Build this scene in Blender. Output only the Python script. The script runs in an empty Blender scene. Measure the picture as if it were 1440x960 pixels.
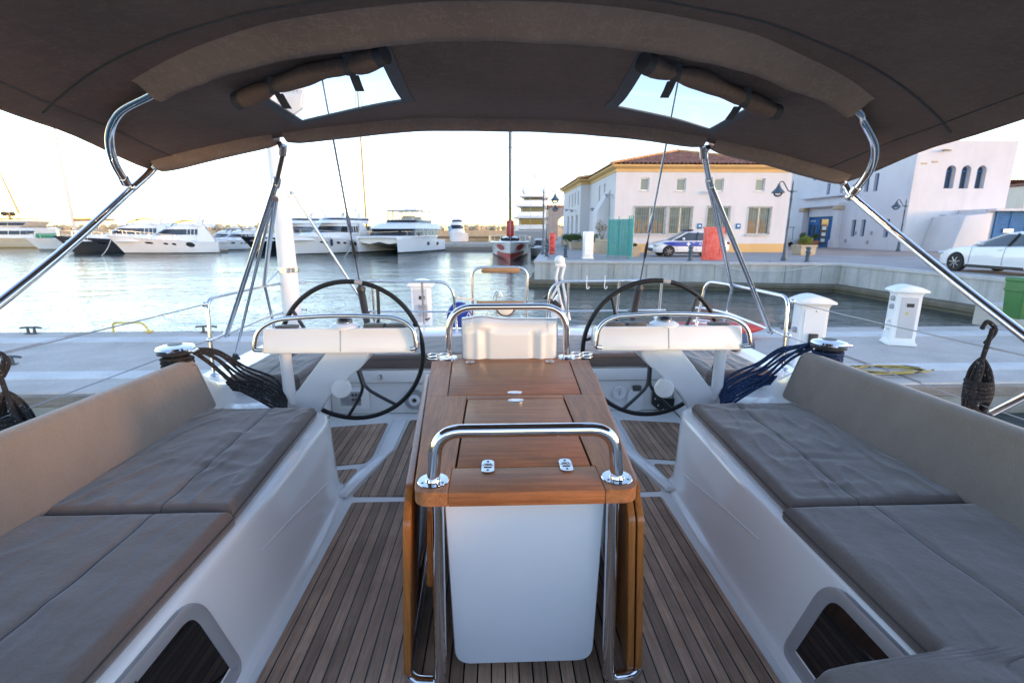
import bpy, bmesh, math, random
from mathutils import Vector, Matrix, Euler, noise
R = math.radians
V = Vector
random.seed(7)
scn = bpy.context.scene
COL = scn.collection

# ------------------------------------------------------------------ camera
EYE = 2.7                      # eye height above the water
CX = -0.07                     # eye position left of the yacht's centreline
cam_d = bpy.data.cameras.new('camera')
cam = bpy.data.objects.new('camera', cam_d)
COL.objects.link(cam)
cam.location = (CX, 0, EYE)
cam.rotation_euler = (R(90 - 12.8), 0, R(-2.0))
cam_d.lens = 17.0
cam_d.sensor_width = 36
cam_d.clip_start = 0.02
cam_d.clip_end = 6000
cam_d.dof.use_dof = True
cam_d.dof.focus_distance = 1.7
cam_d.dof.aperture_fstop = 5.0
scn.camera = cam

# surveying helpers: where a sight line from the eye meets a plane of the world
_TH, _YA = R(12.8), R(2.0)
def sight(u, v):
    x, y, z = u - 720, 480 - v, 680
    f = z * math.cos(_TH) + y * math.sin(_TH)
    up = y * math.cos(_TH) - z * math.sin(_TH)
    return V((x * math.cos(_YA) + f * math.sin(_YA), f * math.cos(_YA) - x * math.sin(_YA), up))
def atY(u, v, y):
    r = sight(u, v); return V((CX, 0, EYE)) + r * (y / r.y)
def atZ(u, v, z):
    r = sight(u, v); return V((CX, 0, EYE)) + r * ((z - EYE) / r.z)
def atX(u, v, x):
    r = sight(u, v); return V((CX, 0, EYE)) + r * ((x - CX) / r.x)

# ------------------------------------------------------------------ mesh builder
class MB:
    def __init__(s):
        s.bm = bmesh.new()
    def add(s, verts, faces, mi=0):
        vs = [s.bm.verts.new(v) for v in verts]
        for f in faces:
            try:
                fc = s.bm.faces.new([vs[i] for i in f]); fc.material_index = mi
            except ValueError:
                pass
        return s
    def poly(s, pts, mi=0):
        return s.add(pts, [list(range(len(pts)))], mi)
    def box(s, c, d, rot=None, mi=0):
        x, y, z = d[0] / 2, d[1] / 2, d[2] / 2
        vs = [V((a * x, b * y, e * z)) for a in (-1, 1) for b in (-1, 1) for e in (-1, 1)]
        if rot is not None:
            m = rot if isinstance(rot, Matrix) else Euler(rot).to_matrix()
            vs = [m @ v for v in vs]
        vs = [v + V(c) for v in vs]
        return s.add(vs, [(0, 1, 3, 2), (4, 6, 7, 5), (0, 4, 5, 1), (2, 3, 7, 6), (0, 2, 6, 4), (1, 5, 7, 3)], mi)
    def merge(s, bm2, mat=None, mi=0):
        m = {}
        for v in bm2.verts:
            m[v] = s.bm.verts.new(mat @ v.co if mat is not None else v.co)
        for f in bm2.faces:
            try:
                nf = s.bm.faces.new([m[v] for v in f.verts]); nf.material_index = mi
            except ValueError:
                pass
        bm2.free()
        return s
    def rbox(s, c, d, r=.01, seg=2, rot=None, mi=0, zonly=False):
        b = bmesh.new()
        bmesh.ops.create_cube(b, size=1)
        for v in b.verts:
            v.co = V((v.co.x * d[0], v.co.y * d[1], v.co.z * d[2]))
        es = [e for e in b.edges if (not zonly) or abs((e.verts[0].co - e.verts[1].co).normalized().z) > .9]
        bmesh.ops.bevel(b, geom=es, offset=r, segments=seg, profile=.5, affect='EDGES')
        m = Matrix.Translation(V(c))
        if rot is not None:
            m = m @ (rot.to_4x4() if isinstance(rot, Matrix) else Euler(rot).to_matrix().to_4x4())
        return s.merge(b, m, mi)
    def prism(s, pts, ext, mi=0, bev=0, seg=2):
        b = bmesh.new()
        ext = V(ext); n = len(pts)
        a = [b.verts.new(V(p)) for p in pts]; c = [b.verts.new(V(p) + ext) for p in pts]
        b.faces.new(a[::-1]); b.faces.new(c)
        for i in range(n):
            b.faces.new((a[i], a[(i + 1) % n], c[(i + 1) % n], c[i]))
        bmesh.ops.recalc_face_normals(b, faces=b.faces)
        if bev:
            bmesh.ops.bevel(b, geom=list(b.edges), offset=bev, segments=seg, profile=.5, affect='EDGES')
        return s.merge(b, None, mi)
    def tube(s, pts, r, n=10, closed=False, caps=True, mi=0, flat=None):
        pts = [V(p) for p in pts]; m = len(pts)
        rs = r if isinstance(r, (list, tuple)) else [r] * m
        tang = []
        for i in range(m):
            a = pts[(i - 1) % m] if (closed or i > 0) else pts[i]
            b = pts[(i + 1) % m] if (closed or i < m - 1) else pts[i]
            t = b - a
            tang.append(t.normalized() if t.length > 1e-9 else V((0, 0, 1)))
        up = V((0, 0, 1)) if abs(tang[0].z) < .9 else V((1, 0, 0))
        nrm = (up - tang[0] * up.dot(tang[0])).normalized()
        rings = []
        for i in range(m):
            nrm = nrm - tang[i] * nrm.dot(tang[i])
            nrm = nrm.normalized() if nrm.length > 1e-6 else tang[i].orthogonal().normalized()
            bn = tang[i].cross(nrm)
            k = 1 if flat is None else flat
            rings.append([pts[i] + nrm * math.cos(2 * math.pi * j / n) * rs[i] * k + bn * math.sin(2 * math.pi * j / n) * rs[i] for j in range(n)])
        return s.loft(rings, True, caps and not closed, closed, mi)
    def loft(s, rings, ring_closed=True, caps=False, closed=False, mi=0):
        n = len(rings[0]); vs = [v for r_ in rings for v in r_]; fs = []
        m = len(rings)
        for i in range(m if closed else m - 1):
            for j in range(n if ring_closed else n - 1):
                a = i * n + j; b = i * n + (j + 1) % n
                c = ((i + 1) % m) * n + (j + 1) % n; d = ((i + 1) % m) * n + j
                fs.append((a, b, c, d))
        if caps:
            fs.append(tuple(range(n))[::-1]); fs.append(tuple((m - 1) * n + j for j in range(n)))
        return s.add(vs, fs, mi)
    def lathe(s, prof, c=(0, 0, 0), rot=None, n=20, mi=0):
        rings = []
        m = None
        if rot is not None:
            m = rot if isinstance(rot, Matrix) else Euler(rot).to_matrix()
        for (r, z) in prof:
            ring = [V((r * math.cos(2 * math.pi * j / n), r * math.sin(2 * math.pi * j / n), z)) for j in range(n)]
            if m is not None: ring = [m @ p for p in ring]
            rings.append([p + V(c) for p in ring])
        return s.loft(rings, True, True, False, mi)
    def cyl(s, a, b, r, n=12, mi=0):
        return s.tube([a, b], r, n, mi=mi)
    def grid(s, f, nu, nv, mi=0, skip=None):
        vs = [V(f(i / nu, j / nv)) for i in range(nu + 1) for j in range(nv + 1)]
        fs = [(i * (nv + 1) + j, (i + 1) * (nv + 1) + j, (i + 1) * (nv + 1) + j + 1, i * (nv + 1) + j + 1)
              for i in range(nu) for j in range(nv) if not (skip and skip((i + .5) / nu, (j + .5) / nv))]
        return s.add(vs, fs, mi)
    def ball(s, c, r, seg=12, mi=0, rot=None):
        r = (r, r, r) if isinstance(r, (int, float)) else r
        b = bmesh.new()
        bmesh.ops.create_uvsphere(b, u_segments=seg, v_segments=max(6, seg // 2), radius=1)
        m = Matrix.Translation(V(c))
        if rot is not None: m = m @ Euler(rot).to_matrix().to_4x4()
        return s.merge(b, m @ Matrix.Diagonal((r[0], r[1], r[2], 1)), mi)

def fillet(pts, r, n=6, closed=False):
    pts = [V(p) for p in pts]; out = []; m = len(pts)
    rr = r if isinstance(r, (list, tuple)) else [r] * m
    for i in range(m):
        if not closed and i in (0, m - 1):
            out.append(pts[i]); continue
        p = pts[i]; a = pts[(i - 1) % m] - p; b = pts[(i + 1) % m] - p
        k = min(rr[i], a.length * .49, b.length * .49)
        if k < 1e-6:
            out.append(p); continue
        pa = p + a.normalized() * k; pb = p + b.normalized() * k
        for j in range(n + 1):
            t = j / n
            out.append(pa * (1 - t) ** 2 + p * 2 * t * (1 - t) + pb * t * t)
    return out
def spline(pts, n=8, closed=False):
    pts = [V(p) for p in pts]; m = len(pts); out = []
    for i in range(m if closed else m - 1):
        g = lambda k: pts[k % m] if closed else pts[max(0, min(m - 1, k))]
        p0, p1, p2, p3 = g(i - 1), g(i), g(i + 1), g(i + 2)
        for j in range(n):
            t = j / n
            out.append(.5 * (2 * p1 + (p2 - p0) * t + (2 * p0 - 5 * p1 + 4 * p2 - p3) * t * t + (3 * p1 - p0 - 3 * p2 + p3) * t ** 3))
    if not closed: out.append(pts[-1])
    return out
def arc(c, r, a0, a1, n, ax='xz', sy=1):
    out = []
    for i in range(n + 1):
        a = R(a0 + (a1 - a0) * i / n)
        p, q = r * math.cos(a), r * math.sin(a) * sy
        d = {'xz': V((p, 0, q)), 'xy': V((p, q, 0)), 'yz': V((0, p, q))}[ax]
        out.append(V(c) + d)
    return out
def lerp(a, b, t): return a + (b - a) * t

WL = {}
def tag(o, label=None, cat=None, group=None, kind=None):
    if label: o['label'] = label
    if cat: o['category'] = cat
    if group: o['group'] = group
    if kind: o['kind'] = kind
    return o
def thing(name, label, cat, loc=(0, 0, 0), group=None):
    o = bpy.data.objects.new(name, None); COL.objects.link(o)
    o.empty_display_size = .1
    o.location = loc; WL[o.name] = V(loc)
    return tag(o, label, cat, group)
def obj(name, mb, m, parent=None, loc=None, sharp=38, label=None, kind=None):
    """link one mesh; its vertices are given in world coordinates"""
    bm = mb.bm
    base = WL[parent.name] if parent is not None else V(loc if loc is not None else (0, 0, 0))
    if base.length > 0:
        bmesh.ops.translate(bm, vec=-base, verts=bm.verts)
    bmesh.ops.recalc_face_normals(bm, faces=bm.faces)
    me = bpy.data.meshes.new(name)
    bm.to_mesh(me); bm.free()
    for x in (m if isinstance(m, (list, tuple)) else [m]): me.materials.append(x)
    if sharp:
        me.polygons.foreach_set('use_smooth', [True] * len(me.polygons))
        me.set_sharp_from_angle(angle=R(sharp))
    o = bpy.data.objects.new(name, me); COL.objects.link(o)
    if parent is not None:
        o.parent = parent; WL[o.name] = WL[parent.name]
    else:
        o.location = base; WL[o.name] = base
    if label: o['label'] = label
    if kind: o['kind'] = kind
    return o
def solo(name, mb, m, label, cat, loc=(0, 0, 0), group=None, sharp=38):
    return tag(obj(name, mb, m, None, loc, sharp), label, cat, group)
def dup(root, loc, rotz=0, label=None, group=None, scale=None):
    def rec(o, par):
        c = o.copy(); COL.objects.link(c)
        if par is not None: c.parent = par
        for ch in o.children: rec(ch, c)
        return c
    r = rec(root, None)
    r.location = loc; r.rotation_euler = (0, 0, rotz)
    if scale: r.scale = scale
    if label: r['label'] = label
    if group: r['group'] = group
    WL[r.name] = V(loc)
    return r
def text_mb(s, size, origin, xdir, ydir, depth=.002, align='CENTER'):
    """letters as a mesh, laid along xdir with ydir up"""
    cu = bpy.data.curves.new('t', 'FONT'); cu.body = s; cu.size = size; cu.extrude = depth
    cu.align_x = align; cu.align_y = 'CENTER'
    ob = bpy.data.objects.new('t', cu); COL.objects.link(ob)
    bpy.context.view_layer.update()
    dg = bpy.context.evaluated_depsgraph_get()
    me = ob.evaluated_get(dg).to_mesh()
    x = V(xdir).normalized(); y = V(ydir).normalized(); z = x.cross(y)
    mb = MB()
    mb.add([V(origin) + x * v.co.x + y * v.co.y + z * v.co.z for v in me.vertices], [tuple(p.vertices) for p in me.polygons])
    ob.evaluated_get(dg).to_mesh_clear()
    bpy.data.objects.remove(ob); bpy.data.curves.remove(cu)
    return mb

# ------------------------------------------------------------------ materials
class NT:
    def __init__(s, name):
        s.m = bpy.data.materials.new(name); s.m.use_nodes = True
        s.t = s.m.node_tree; s.n = s.t.nodes
        s.b = s.n['Principled BSDF']; s.out = s.n['Material Output']
        s.tc = s.n.new('ShaderNodeTexCoord')
    def new(s, ty, **k):
        n = s.n.new(ty)
        for a, b in k.items():
            if a.startswith('i_'):
                key = a[2:]
                n.inputs[int(key) if key.isdigit() else key.replace('_', ' ')].default_value = b
            else: setattr(n, a, b)
        return n
    def l(s, a, b): s.t.links.new(a, b)
    def obj(s, scale=(1, 1, 1), rot=(0, 0, 0), out='Object'):
        mp = s.new('ShaderNodeMapping'); mp.inputs['Scale'].default_value = scale; mp.inputs['Rotation'].default_value = rot
        s.l(s.tc.outputs[out], mp.inputs['Vector']); return mp.outputs['Vector']
    def noise(s, vec, scale, detail=4, rough=.55):
        n = s.new('ShaderNodeTexNoise'); n.inputs['Scale'].default_value = scale
        n.inputs['Detail'].default_value = detail; n.inputs['Roughness'].default_value = rough
        s.l(vec, n.inputs['Vector']); return n.outputs['Fac']
    def ramp(s, fac, stops, interp='LINEAR'):
        r = s.new('ShaderNodeValToRGB'); r.color_ramp.interpolation = interp
        e = r.color_ramp.elements
        while len(e) < len(stops): e.new(.5)
        for i, (p, c) in enumerate(stops):
            e[i].position = p; e[i].color = (*c, 1) if len(c) == 3 else c
        s.l(fac, r.inputs['Fac']); return r.outputs['Color']
    def mix(s, fac, a, b, mode='MIX'):
        n = s.new('ShaderNodeMix'); n.data_type = 'RGBA'; n.blend_type = mode
        for sock, val in ((n.inputs['Factor'], fac), (n.inputs['A'], a), (n.inputs['B'], b)):
            pass
        fi, ai, bi = n.inputs[0], n.inputs[6], n.inputs[7]
        for sock, val in ((fi, fac), (ai, a), (bi, b)):
            if hasattr(val, 'is_linked') or isinstance(val, bpy.types.NodeSocket): s.l(val, sock)
            elif isinstance(val, (int, float)): sock.default_value = val
            else: sock.default_value = (*val, 1) if len(val) == 3 else val
        return n.outputs[2]
    def math(s, op, a, b=None):
        n = s.new('ShaderNodeMath'); n.operation = op
        for i, val in enumerate((a, b)):
            if val is None: continue
            if isinstance(val, (int, float)): n.inputs[i].default_value = val
            else: s.l(val, n.inputs[i])
        return n.outputs[0]
    def sep(s, vec):
        n = s.new('ShaderNodeSeparateXYZ'); s.l(vec, n.inputs[0]); return n.outputs
    def bump(s, h, strength=.3, dist=.01, prev=None):
        n = s.new('ShaderNodeBump'); n.inputs['Strength'].default_value = strength; n.inputs['Distance'].default_value = dist
        s.l(h, n.inputs['Height'])
        if prev is not None: s.l(prev, n.inputs['Normal'])
        s.l(n.outputs[0], s.b.inputs['Normal']); return n.outputs[0]
    def set(s, **k):
        for a, v in k.items():
            key = {'col': 'Base Color', 'rough': 'Roughness', 'metal': 'Metallic', 'coat': 'Coat Weight', 'coatr': 'Coat Roughness',
                   'spec': 'Specular IOR Level', 'sheen': 'Sheen Weight', 'emit': 'Emission Color', 'es': 'Emission Strength', 'alpha': 'Alpha', 'ior': 'IOR', 'trans': 'Transmission Weight', 'aniso': 'Anisotropic'}[a]
            sock = s.b.inputs[key]
            if isinstance(v, bpy.types.NodeSocket): s.l(v, sock)
            elif isinstance(v, (tuple, list)): sock.default_value = (*v, 1) if len(v) == 3 else v
            else: sock.default_value = v
        return s
def sc(c, k): return tuple(x * k for x in c)
def plain(name, col, rough=.5, var=.1, vs=4.0, bump=0, bs=150, bd=.002, metal=0, coat=0, spec=.5, rvar=.06, sheen=0):
    t = NT(name); o = t.obj()
    f = t.noise(o, vs, 5)
    t.set(col=t.ramp(f, [(.25, sc(col, 1 - var)), (.75, sc(col, 1 + var))]), metal=metal, coat=coat, spec=spec, coatr=.06, sheen=sheen)
    f2 = t.noise(o, vs * 3.1, 4)
    mr = t.new('ShaderNodeMapRange'); mr.inputs[3].default_value = max(.02, rough - rvar); mr.inputs[4].default_value = min(1, rough + rvar)
    t.l(f2, mr.inputs[0]); t.set(rough=mr.outputs[0])
    if bump: t.bump(t.noise(o, bs, 3), bump, bd)
    return t.m
M = {}
M['gel'] = plain('white gelcoat', (.80, .80, .79), .15, .02, 2.0, .02, 6, .003, coat=.4, rvar=.04)
M['gelmat'] = plain('white nonskid gelcoat', (.76, .76, .745), .42, .04, 3.0, .25, 260, .001)
M['wpaint'] = plain('white enamel', (.79, .80, .80), .3, .03, 3.0)
M['alu'] = plain('satin white aluminium', (.70, .72, .75), .22, .03, 3.0, coat=.3)
M['steel'] = plain('polished stainless steel', (.72, .72, .73), .09, .03, 4.0, metal=1, rvar=.012)
M['steelb'] = plain('brushed stainless steel', (.64, .64, .65), .22, .03, 4.0, metal=1, rvar=.02)
M['portal'] = plain('satin silver frame', (.46, .47, .49), .22, .02, 9, metal=.35, rvar=.0)
M['black'] = plain('black leather wrap', (.009, .009, .0095), .45, .2, 40, .25, 420, .001, spec=.35)
M['blackp'] = plain('black plastic', (.02, .02, .022), .45, .15, 12)
M['darkg'] = plain('dark grey plastic', (.07, .075, .08), .5, .1, 12)
M['greyp'] = plain('grey plastic', (.33, .34, .36), .5, .06, 12)
M['rubber'] = plain('black rubber', (.018, .018, .019), .7, .2, 20)
M['canvas_in'] = None

def fabric(name, col, weave=900, wr=.0, warm=None):
    t = NT(name); o = t.obj()
    f = t.noise(o, 5, 5, .6)
    fine = t.noise(o, 420, 2)
    c = t.mix(.5, t.ramp(f, [(.3, sc(col, .86)), (.7, sc(col, 1.12))]), t.ramp(fine, [(.35, sc(col, .7)), (.65, sc(col, 1.3))]))
    t.set(col=c, rough=.92, spec=.2, sheen=.45)
    s = t.sep(o)
    wx = t.math('SINE', t.math('MULTIPLY', s[0], weave * 2)); wy = t.math('SINE', t.math('MULTIPLY', s[1], weave * 2))
    wz = t.math('SINE', t.math('MULTIPLY', s[2], weave * 2))
    h = t.math('ADD', t.math('MULTIPLY', wx, wy), wz)
    n1 = t.bump(h, .18, .0012)
    big = t.noise(o, 7, 4, .6)
    t.bump(big, .35, .02, n1)
    return t.m
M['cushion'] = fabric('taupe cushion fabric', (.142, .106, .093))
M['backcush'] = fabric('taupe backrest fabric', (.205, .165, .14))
M['canvas'] = None
def canvas_mat(name, col):
    t = NT(name); o = t.obj()
    f = t.noise(o, 2.2, 5, .6)
    cr = t.noise(t.obj((1, 3.2, 1), (0, 0, .5)), 7, 6, .65)
    crl = t.ramp(cr, [(.485, (0, 0, 0)), (.5, (1, 1, 1)), (.515, (0, 0, 0))])
    cr2 = t.noise(t.obj((3, 1, 1), (0, 0, -.4)), 6, 6, .65)
    crl2 = t.ramp(cr2, [(.49, (0, 0, 0)), (.5, (1, 1, 1)), (.51, (0, 0, 0))])
    base = t.ramp(f, [(.3, sc(col, .85)), (.7, sc(col, 1.15))])
    c = t.mix(t.math('MULTIPLY', crl, .3), base, sc(col, 1.9))
    c = t.mix(t.math('MULTIPLY', crl2, .28), c, sc(col, 1.8))
    t.set(col=c, rough=.85, spec=.25)
    n1 = t.bump(t.noise(o, 500, 2), .25, .001)
    t.bump(t.noise(o, 4, 5, .6), .35, .03, n1)
    return t.m
M['canvas'] = canvas_mat('brown acrylic canvas', (.205, .142, .117))
M['sleeve'] = canvas_mat('brown canvas sleeve', (.30, .225, .19))
M['webbing'] = plain('dark grey webbing', (.075, .08, .085), .8, .1, 30, .3, 500)
M['binding'] = plain('grey binding tape', (.13, .14, .145), .8, .1, 30, .3, 500)

def wood(name, c1, c2, axis=1, coat=0, rough=.4, scale=1.0):
    t = NT(name)
    st = [9, 9, 9]; st[axis] = .55
    o = t.obj(tuple(x * scale for x in st))
    f = t.noise(o, 6, 8, .62)
    st2 = [60, 60, 60]; st2[axis] = 1.6
    f2 = t.noise(t.obj(tuple(x * scale for x in st2)), 5, 4, .6)
    pores = t.noise(t.obj(tuple((22 if i == axis else 190) * scale for i in range(3))), 3, 2)
    c = t.ramp(f, [(.33, sc(c1, .8)), (.5, tuple((a + b) / 2 for a, b in zip(c1, c2))), (.67, sc(c2, 1.08))])
    blot = t.noise(t.obj(), 3.1, 5, .65)
    c = t.mix(1.0, c, t.ramp(blot, [(.35, (.74, .72, .72)), (.65, (1.12, 1.1, 1.08))]), 'MULTIPLY')
    c = t.mix(.45, c, t.ramp(f2, [(.3, sc(c1, .75)), (.7, sc(c2, 1.15))]))
    c = t.mix(t.math('MULTIPLY', t.ramp(pores, [(.58, (0, 0, 0)), (.68, (1, 1, 1))]), .4), c, sc(c1, .5))
    t.set(col=c, rough=rough, coat=coat, coatr=.12, spec=.4)
    t.bump(f2, .12, .002)
    return t.m
M['mahog'] = wood('varnished mahogany across', (.29, .085, .028), (.52, .18, .062), 0, .06, .5)
M['mahogy'] = wood('varnished mahogany along', (.31, .10, .036), (.54, .20, .072), 1, .06, .5)
M['mahogz'] = wood('varnished mahogany upright', (.33, .095, .022), (.54, .18, .045), 2, .4, .3)
M['mahogx'] = wood('varnished mahogany edge', (.34, .12, .03), (.54, .21, .06), 0, .4, .3)
M['teakgrip'] = wood('bare teak grip', (.33, .17, .08), (.5, .29, .15), 0, 0, .6)

def teak_deck():
    t = NT('caulked teak deck')
    o = t.obj(); s = t.sep(o)
    u = t.math('DIVIDE', t.math('ADD', s[0], 20.013), .048)
    fr = t.math('FRACT', u); idx = t.math('FLOOR', u)
    comb = t.new('ShaderNodeCombineXYZ'); t.l(idx, comb.inputs[0])
    wn = t.new('ShaderNodeTexWhiteNoise'); wn.noise_dimensions = '3D'; t.l(comb.outputs[0], wn.inputs['Vector'])
    mv = t.new('ShaderNodeVectorMath'); mv.operation = 'MULTIPLY_ADD'
    t.l(wn.outputs['Color'], mv.inputs[0]); mv.inputs[1].default_value = (9, 9, 9)
    t.l(t.obj((55, 2.4, 20)), mv.inputs[2])
    g = t.noise(mv.outputs[0], 1.6, 7, .62)
    g2 = t.noise(t.obj((300, 7, 100)), 1.2, 3)
    c1, c2 = (.30, .162, .105), (.64, .405, .28)
    c = t.ramp(g, [(.25, c1), (.75, c2)])
    c = t.mix(.35, c, t.ramp(g2, [(.3, sc(c1, .75)), (.7, sc(c2, 1.1))]))
    tint = t.math('ADD', t.math('MULTIPLY', wn.outputs['Value'], .62), .66)
    tc = t.new('ShaderNodeCombineXYZ')
    for i in range(3): t.l(tint, tc.inputs[i])
    c = t.mix(1.0, c, tc.outputs[0], 'MULTIPLY')
    edge = t.math('ABSOLUTE', t.math('SUBTRACT', fr, .5))
    caulk = t.ramp(edge, [(.435, (0, 0, 0)), (.447, (1, 1, 1))])
    c = t.mix(caulk, c, (.008, .008, .009))
    # grime patches where feet and water have darkened the wood
    st = t.ramp(t.noise(t.obj((1, 1, 1)), 3.5, 6, .65), [(.4, (1, 1, 1)), (.72, (.62, .58, .55))])
    c = t.mix(1.0, c, st, 'MULTIPLY')
    t.set(col=c, rough=t.mix(caulk, (.62, .62, .62), (.35, .35, .35)), spec=.35)
    n1 = t.bump(t.math('MULTIPLY', caulk, -1), .5, .002)
    t.bump(g, .3, .002, n1)
    return t.m
M['teak'] = teak_deck()
def glassy(name, col, rough=.03):
    t = NT(name); t.set(col=col, rough=rough, spec=.7, coat=.3)
    return t.m
M['darkglass'] = glassy('dark tinted glass', (.012, .013, .015))
M['winglass'] = glassy('window glass', (.06, .075, .085), .05)
def clear_vinyl():
    t = NT('clear vinyl')
    tr = t.new('ShaderNodeBsdfTransparent'); tr.inputs[0].default_value = (.93, .95, .965, 1)
    gl = t.new('ShaderNodeBsdfGlossy'); gl.inputs['Roughness'].default_value = .12
    fr = t.new('ShaderNodeFresnel'); fr.inputs[0].default_value = 1.35
    mx = t.new('ShaderNodeMixShader'); t.l(t.math('MULTIPLY', fr.outputs[0], .3), mx.inputs[0]); t.l(tr.outputs[0], mx.inputs[1]); t.l(gl.outputs[0], mx.inputs[2])
    t.l(mx.outputs[0], t.out.inputs['Surface'])
    return t.m
M['vinyl'] = clear_vinyl()
def rope_mat(name, col):
    t = NT(name); o = t.obj()
    w = t.noise(t.obj((1, 1, 1)), 260, 2)
    v = t.new('ShaderNodeTexVoronoi'); v.inputs['Scale'].default_value = 190; t.l(o, v.inputs['Vector'])
    fl = t.noise(o, 90, 1)
    c = t.ramp(w, [(.35, sc(col, .6)), (.65, sc(col, 1.6))])
    c = t.mix(t.ramp(fl, [(.66, (0, 0, 0)), (.70, (1, 1, 1))]), c, tuple(min(.5, x * 5 + .04) for x in col))
    t.set(col=c, rough=.85, spec=.2)
    t.bump(v.outputs['Distance'], .7, .003)
    return t.m
M['ropek'] = rope_mat('black braided rope', (.022, .021, .023))
M['ropeb'] = rope_mat('blue braided rope', (.009, .028, .075))
M['ropey'] = rope_mat('yellow rope', (.45, .33, .10))
M['ropew'] = rope_mat('white rope', (.6, .6, .58))
M['wire'] = plain('steel wire', (.42, .42, .43), .35, .05, 10, metal=1)
M['coverd'] = plain('dark stay cover', (.05, .045, .047), .6, .15, 12)
M['red'] = plain('red enamel', (.55, .035, .03), .4, .1, 6)
M['blue'] = plain('blue pvc', (.01, .045, .30), .5, .1, 6)
M['bluel'] = plain('light blue deck', (.12, .25, .45), .5, .08, 4)
# =====================================================================  OWN YACHT
SOLE = 1.2
yacht = thing('sailing_yacht', 'white sailing yacht with teak cockpit floor and cream benches, moored stern to the pontoon', 'yacht', (0, 2, 1.2))

# hull: lofted sections, open on top
def hull_half(y):
    t = max(0, min(1, (y + 4) / 9.05))
    return lerp(2.05, 2.27, t)
mb = MB(); rings = []
for y in [-4, -3, -2, -1, 0, 1, 2, 3, 4, 4.6, 5.0, 5.06]:
    h = hull_half(y); dz = 1.66
    prof = [(h, dz), (h + .01, 1.45), (h, .9), (h - .06, .35), (h - .3, .02), (h - .8, -.25)]
    rings.append([V((-x, y, z)) for x, z in prof] + [V((x, y, z)) for x, z in prof[::-1]])
mb.loft(rings, False)
mb.poly(rings[-1]); mb.poly(rings[0])
obj('hull', mb, M['gel'], yacht)

# deck moulding: coaming and side decks, lofted along the boat on each side
mb = MB()
for s in (-1, 1):
    rings = []
    def sect(y, p): rings.append([V((s * x, y, z)) for x, z in p])
    fore = lambda y: [(1.80, 1.55), (1.815, 1.70), (1.84, 1.83), (1.88, 1.865), (1.98, 1.865), (2.04, 1.83), (2.09, 1.70), (2.14, 1.665), (hull_half(y) - .02, 1.66), (hull_half(y), 1.66)]
    for y in (-4, -2, 0, 1, 2, 2.7): sect(y, fore(y))
    sect(2.9, [(1.80, 1.55), (1.815, 1.70), (1.835, 1.82), (1.88, 1.862), (1.98, 1.862), (2.04, 1.82), (2.09, 1.69), (2.14, 1.665), (2.22, 1.66), (2.245, 1.66)])
    sect(3.05, [(1.80, 1.55), (1.82, 1.64), (1.84, 1.72), (1.88, 1.76), (1.97, 1.76), (2.03, 1.73), (2.09, 1.68), (2.14, 1.665), (2.22, 1.66), (2.25, 1.66)])
    sect(3.25, [(1.80, 1.55), (1.83, 1.58), (1.86, 1.62), (1.90, 1.66), (1.96, 1.675), (2.03, 1.67), (2.09, 1.665), (2.14, 1.662), (2.23, 1.66), (2.255, 1.66)])
    sect(3.6, [(1.93, 1.55), (1.935, 1.6), (1.94, 1.645), (1.95, 1.665), (1.97, 1.675), (2.03, 1.67), (2.09, 1.665), (2.14, 1.662), (2.235, 1.66), (2.26, 1.66)])
    sect(4.6, [(1.93, 1.55), (1.935, 1.6), (1.94, 1.645), (1.95, 1.665), (1.97, 1.675), (2.03, 1.67), (2.09, 1.665), (2.14, 1.662), (2.245, 1.66), (2.265, 1.66)])
    mb.loft(rings, False)
# shelf between bench end and helm seat, where the rope tails lie
for s in (-1, 1):
    mb.prism([(s * 1.38, 2.79, 1.21), (s * 1.92, 2.79, 1.21), (s * 1.92, 3.36, 1.21), (s * 1.46, 3.36, 1.21)], (0, 0, .40), bev=.02)
# stern deck
mb.rbox((0, 4.83, 1.55), (4.44, .46, .36), .035, 3)
obj('deck_moulding', mb, M['gel'], yacht)

# cockpit floor moulding
mb = MB()
mb.box((0, 1.2, 1.15), (2.12, 3.5, .1))
mb.box((0, 3.4, 1.149), (2.9, 1.1, .1))
obj('cockpit_floor', mb, M['gelmat'], yacht)

# teak panels let into the floor
def teak(poly, z0=1.2, h=.006, label=None):
    mb = MB(); mb.prism([(x, y, z0) for x, y in poly], (0, 0, h), bev=.0015, seg=1)
    return obj('teak_panel', mb, M['teak'], yacht, label=label)
def px(pts, z=1.206): return [tuple(atZ(u, v, z)[:2]) for u, v in pts]
def rnd(pts, r, n=4): return [tuple(p[:2]) for p in fillet([(x, y, 0) for x, y in pts], r, n, True)]
teak(rnd([(-.90, .0), (.90, .0), (.885, 2.50), (-.89, 2.50)], .02))
L1 = px([(458, 601), (546, 594), (524, 640), (514, 650), (458, 655), (448, 617)])
L2 = px([(458, 662), (504, 658), (468, 698)])
L3 = px([(577, 590), (610, 590), (640, 697), (494, 697), (540, 648), (557, 630)])
for p in (L1, L2, L3):
    teak(rnd(p, .03)); teak(rnd([(-x, y) for x, y in p][::-1], .03))
# foot braces for the helmsman: low white wedges
def wedge(pts, s):
    mb = MB()
    mb.prism([(s * x, y, 1.2) for x, y in px(pts, 1.22)], (0, 0, .032), bev=.012, seg=3)
    return obj('foot_brace', mb, M['gel'], yacht)
for s in (1, -1):
    wedge([(553, 592), (573, 588), (554, 630), (489, 696), (474, 697), (509, 657), (520, 648), (530, 640)], s)

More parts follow.
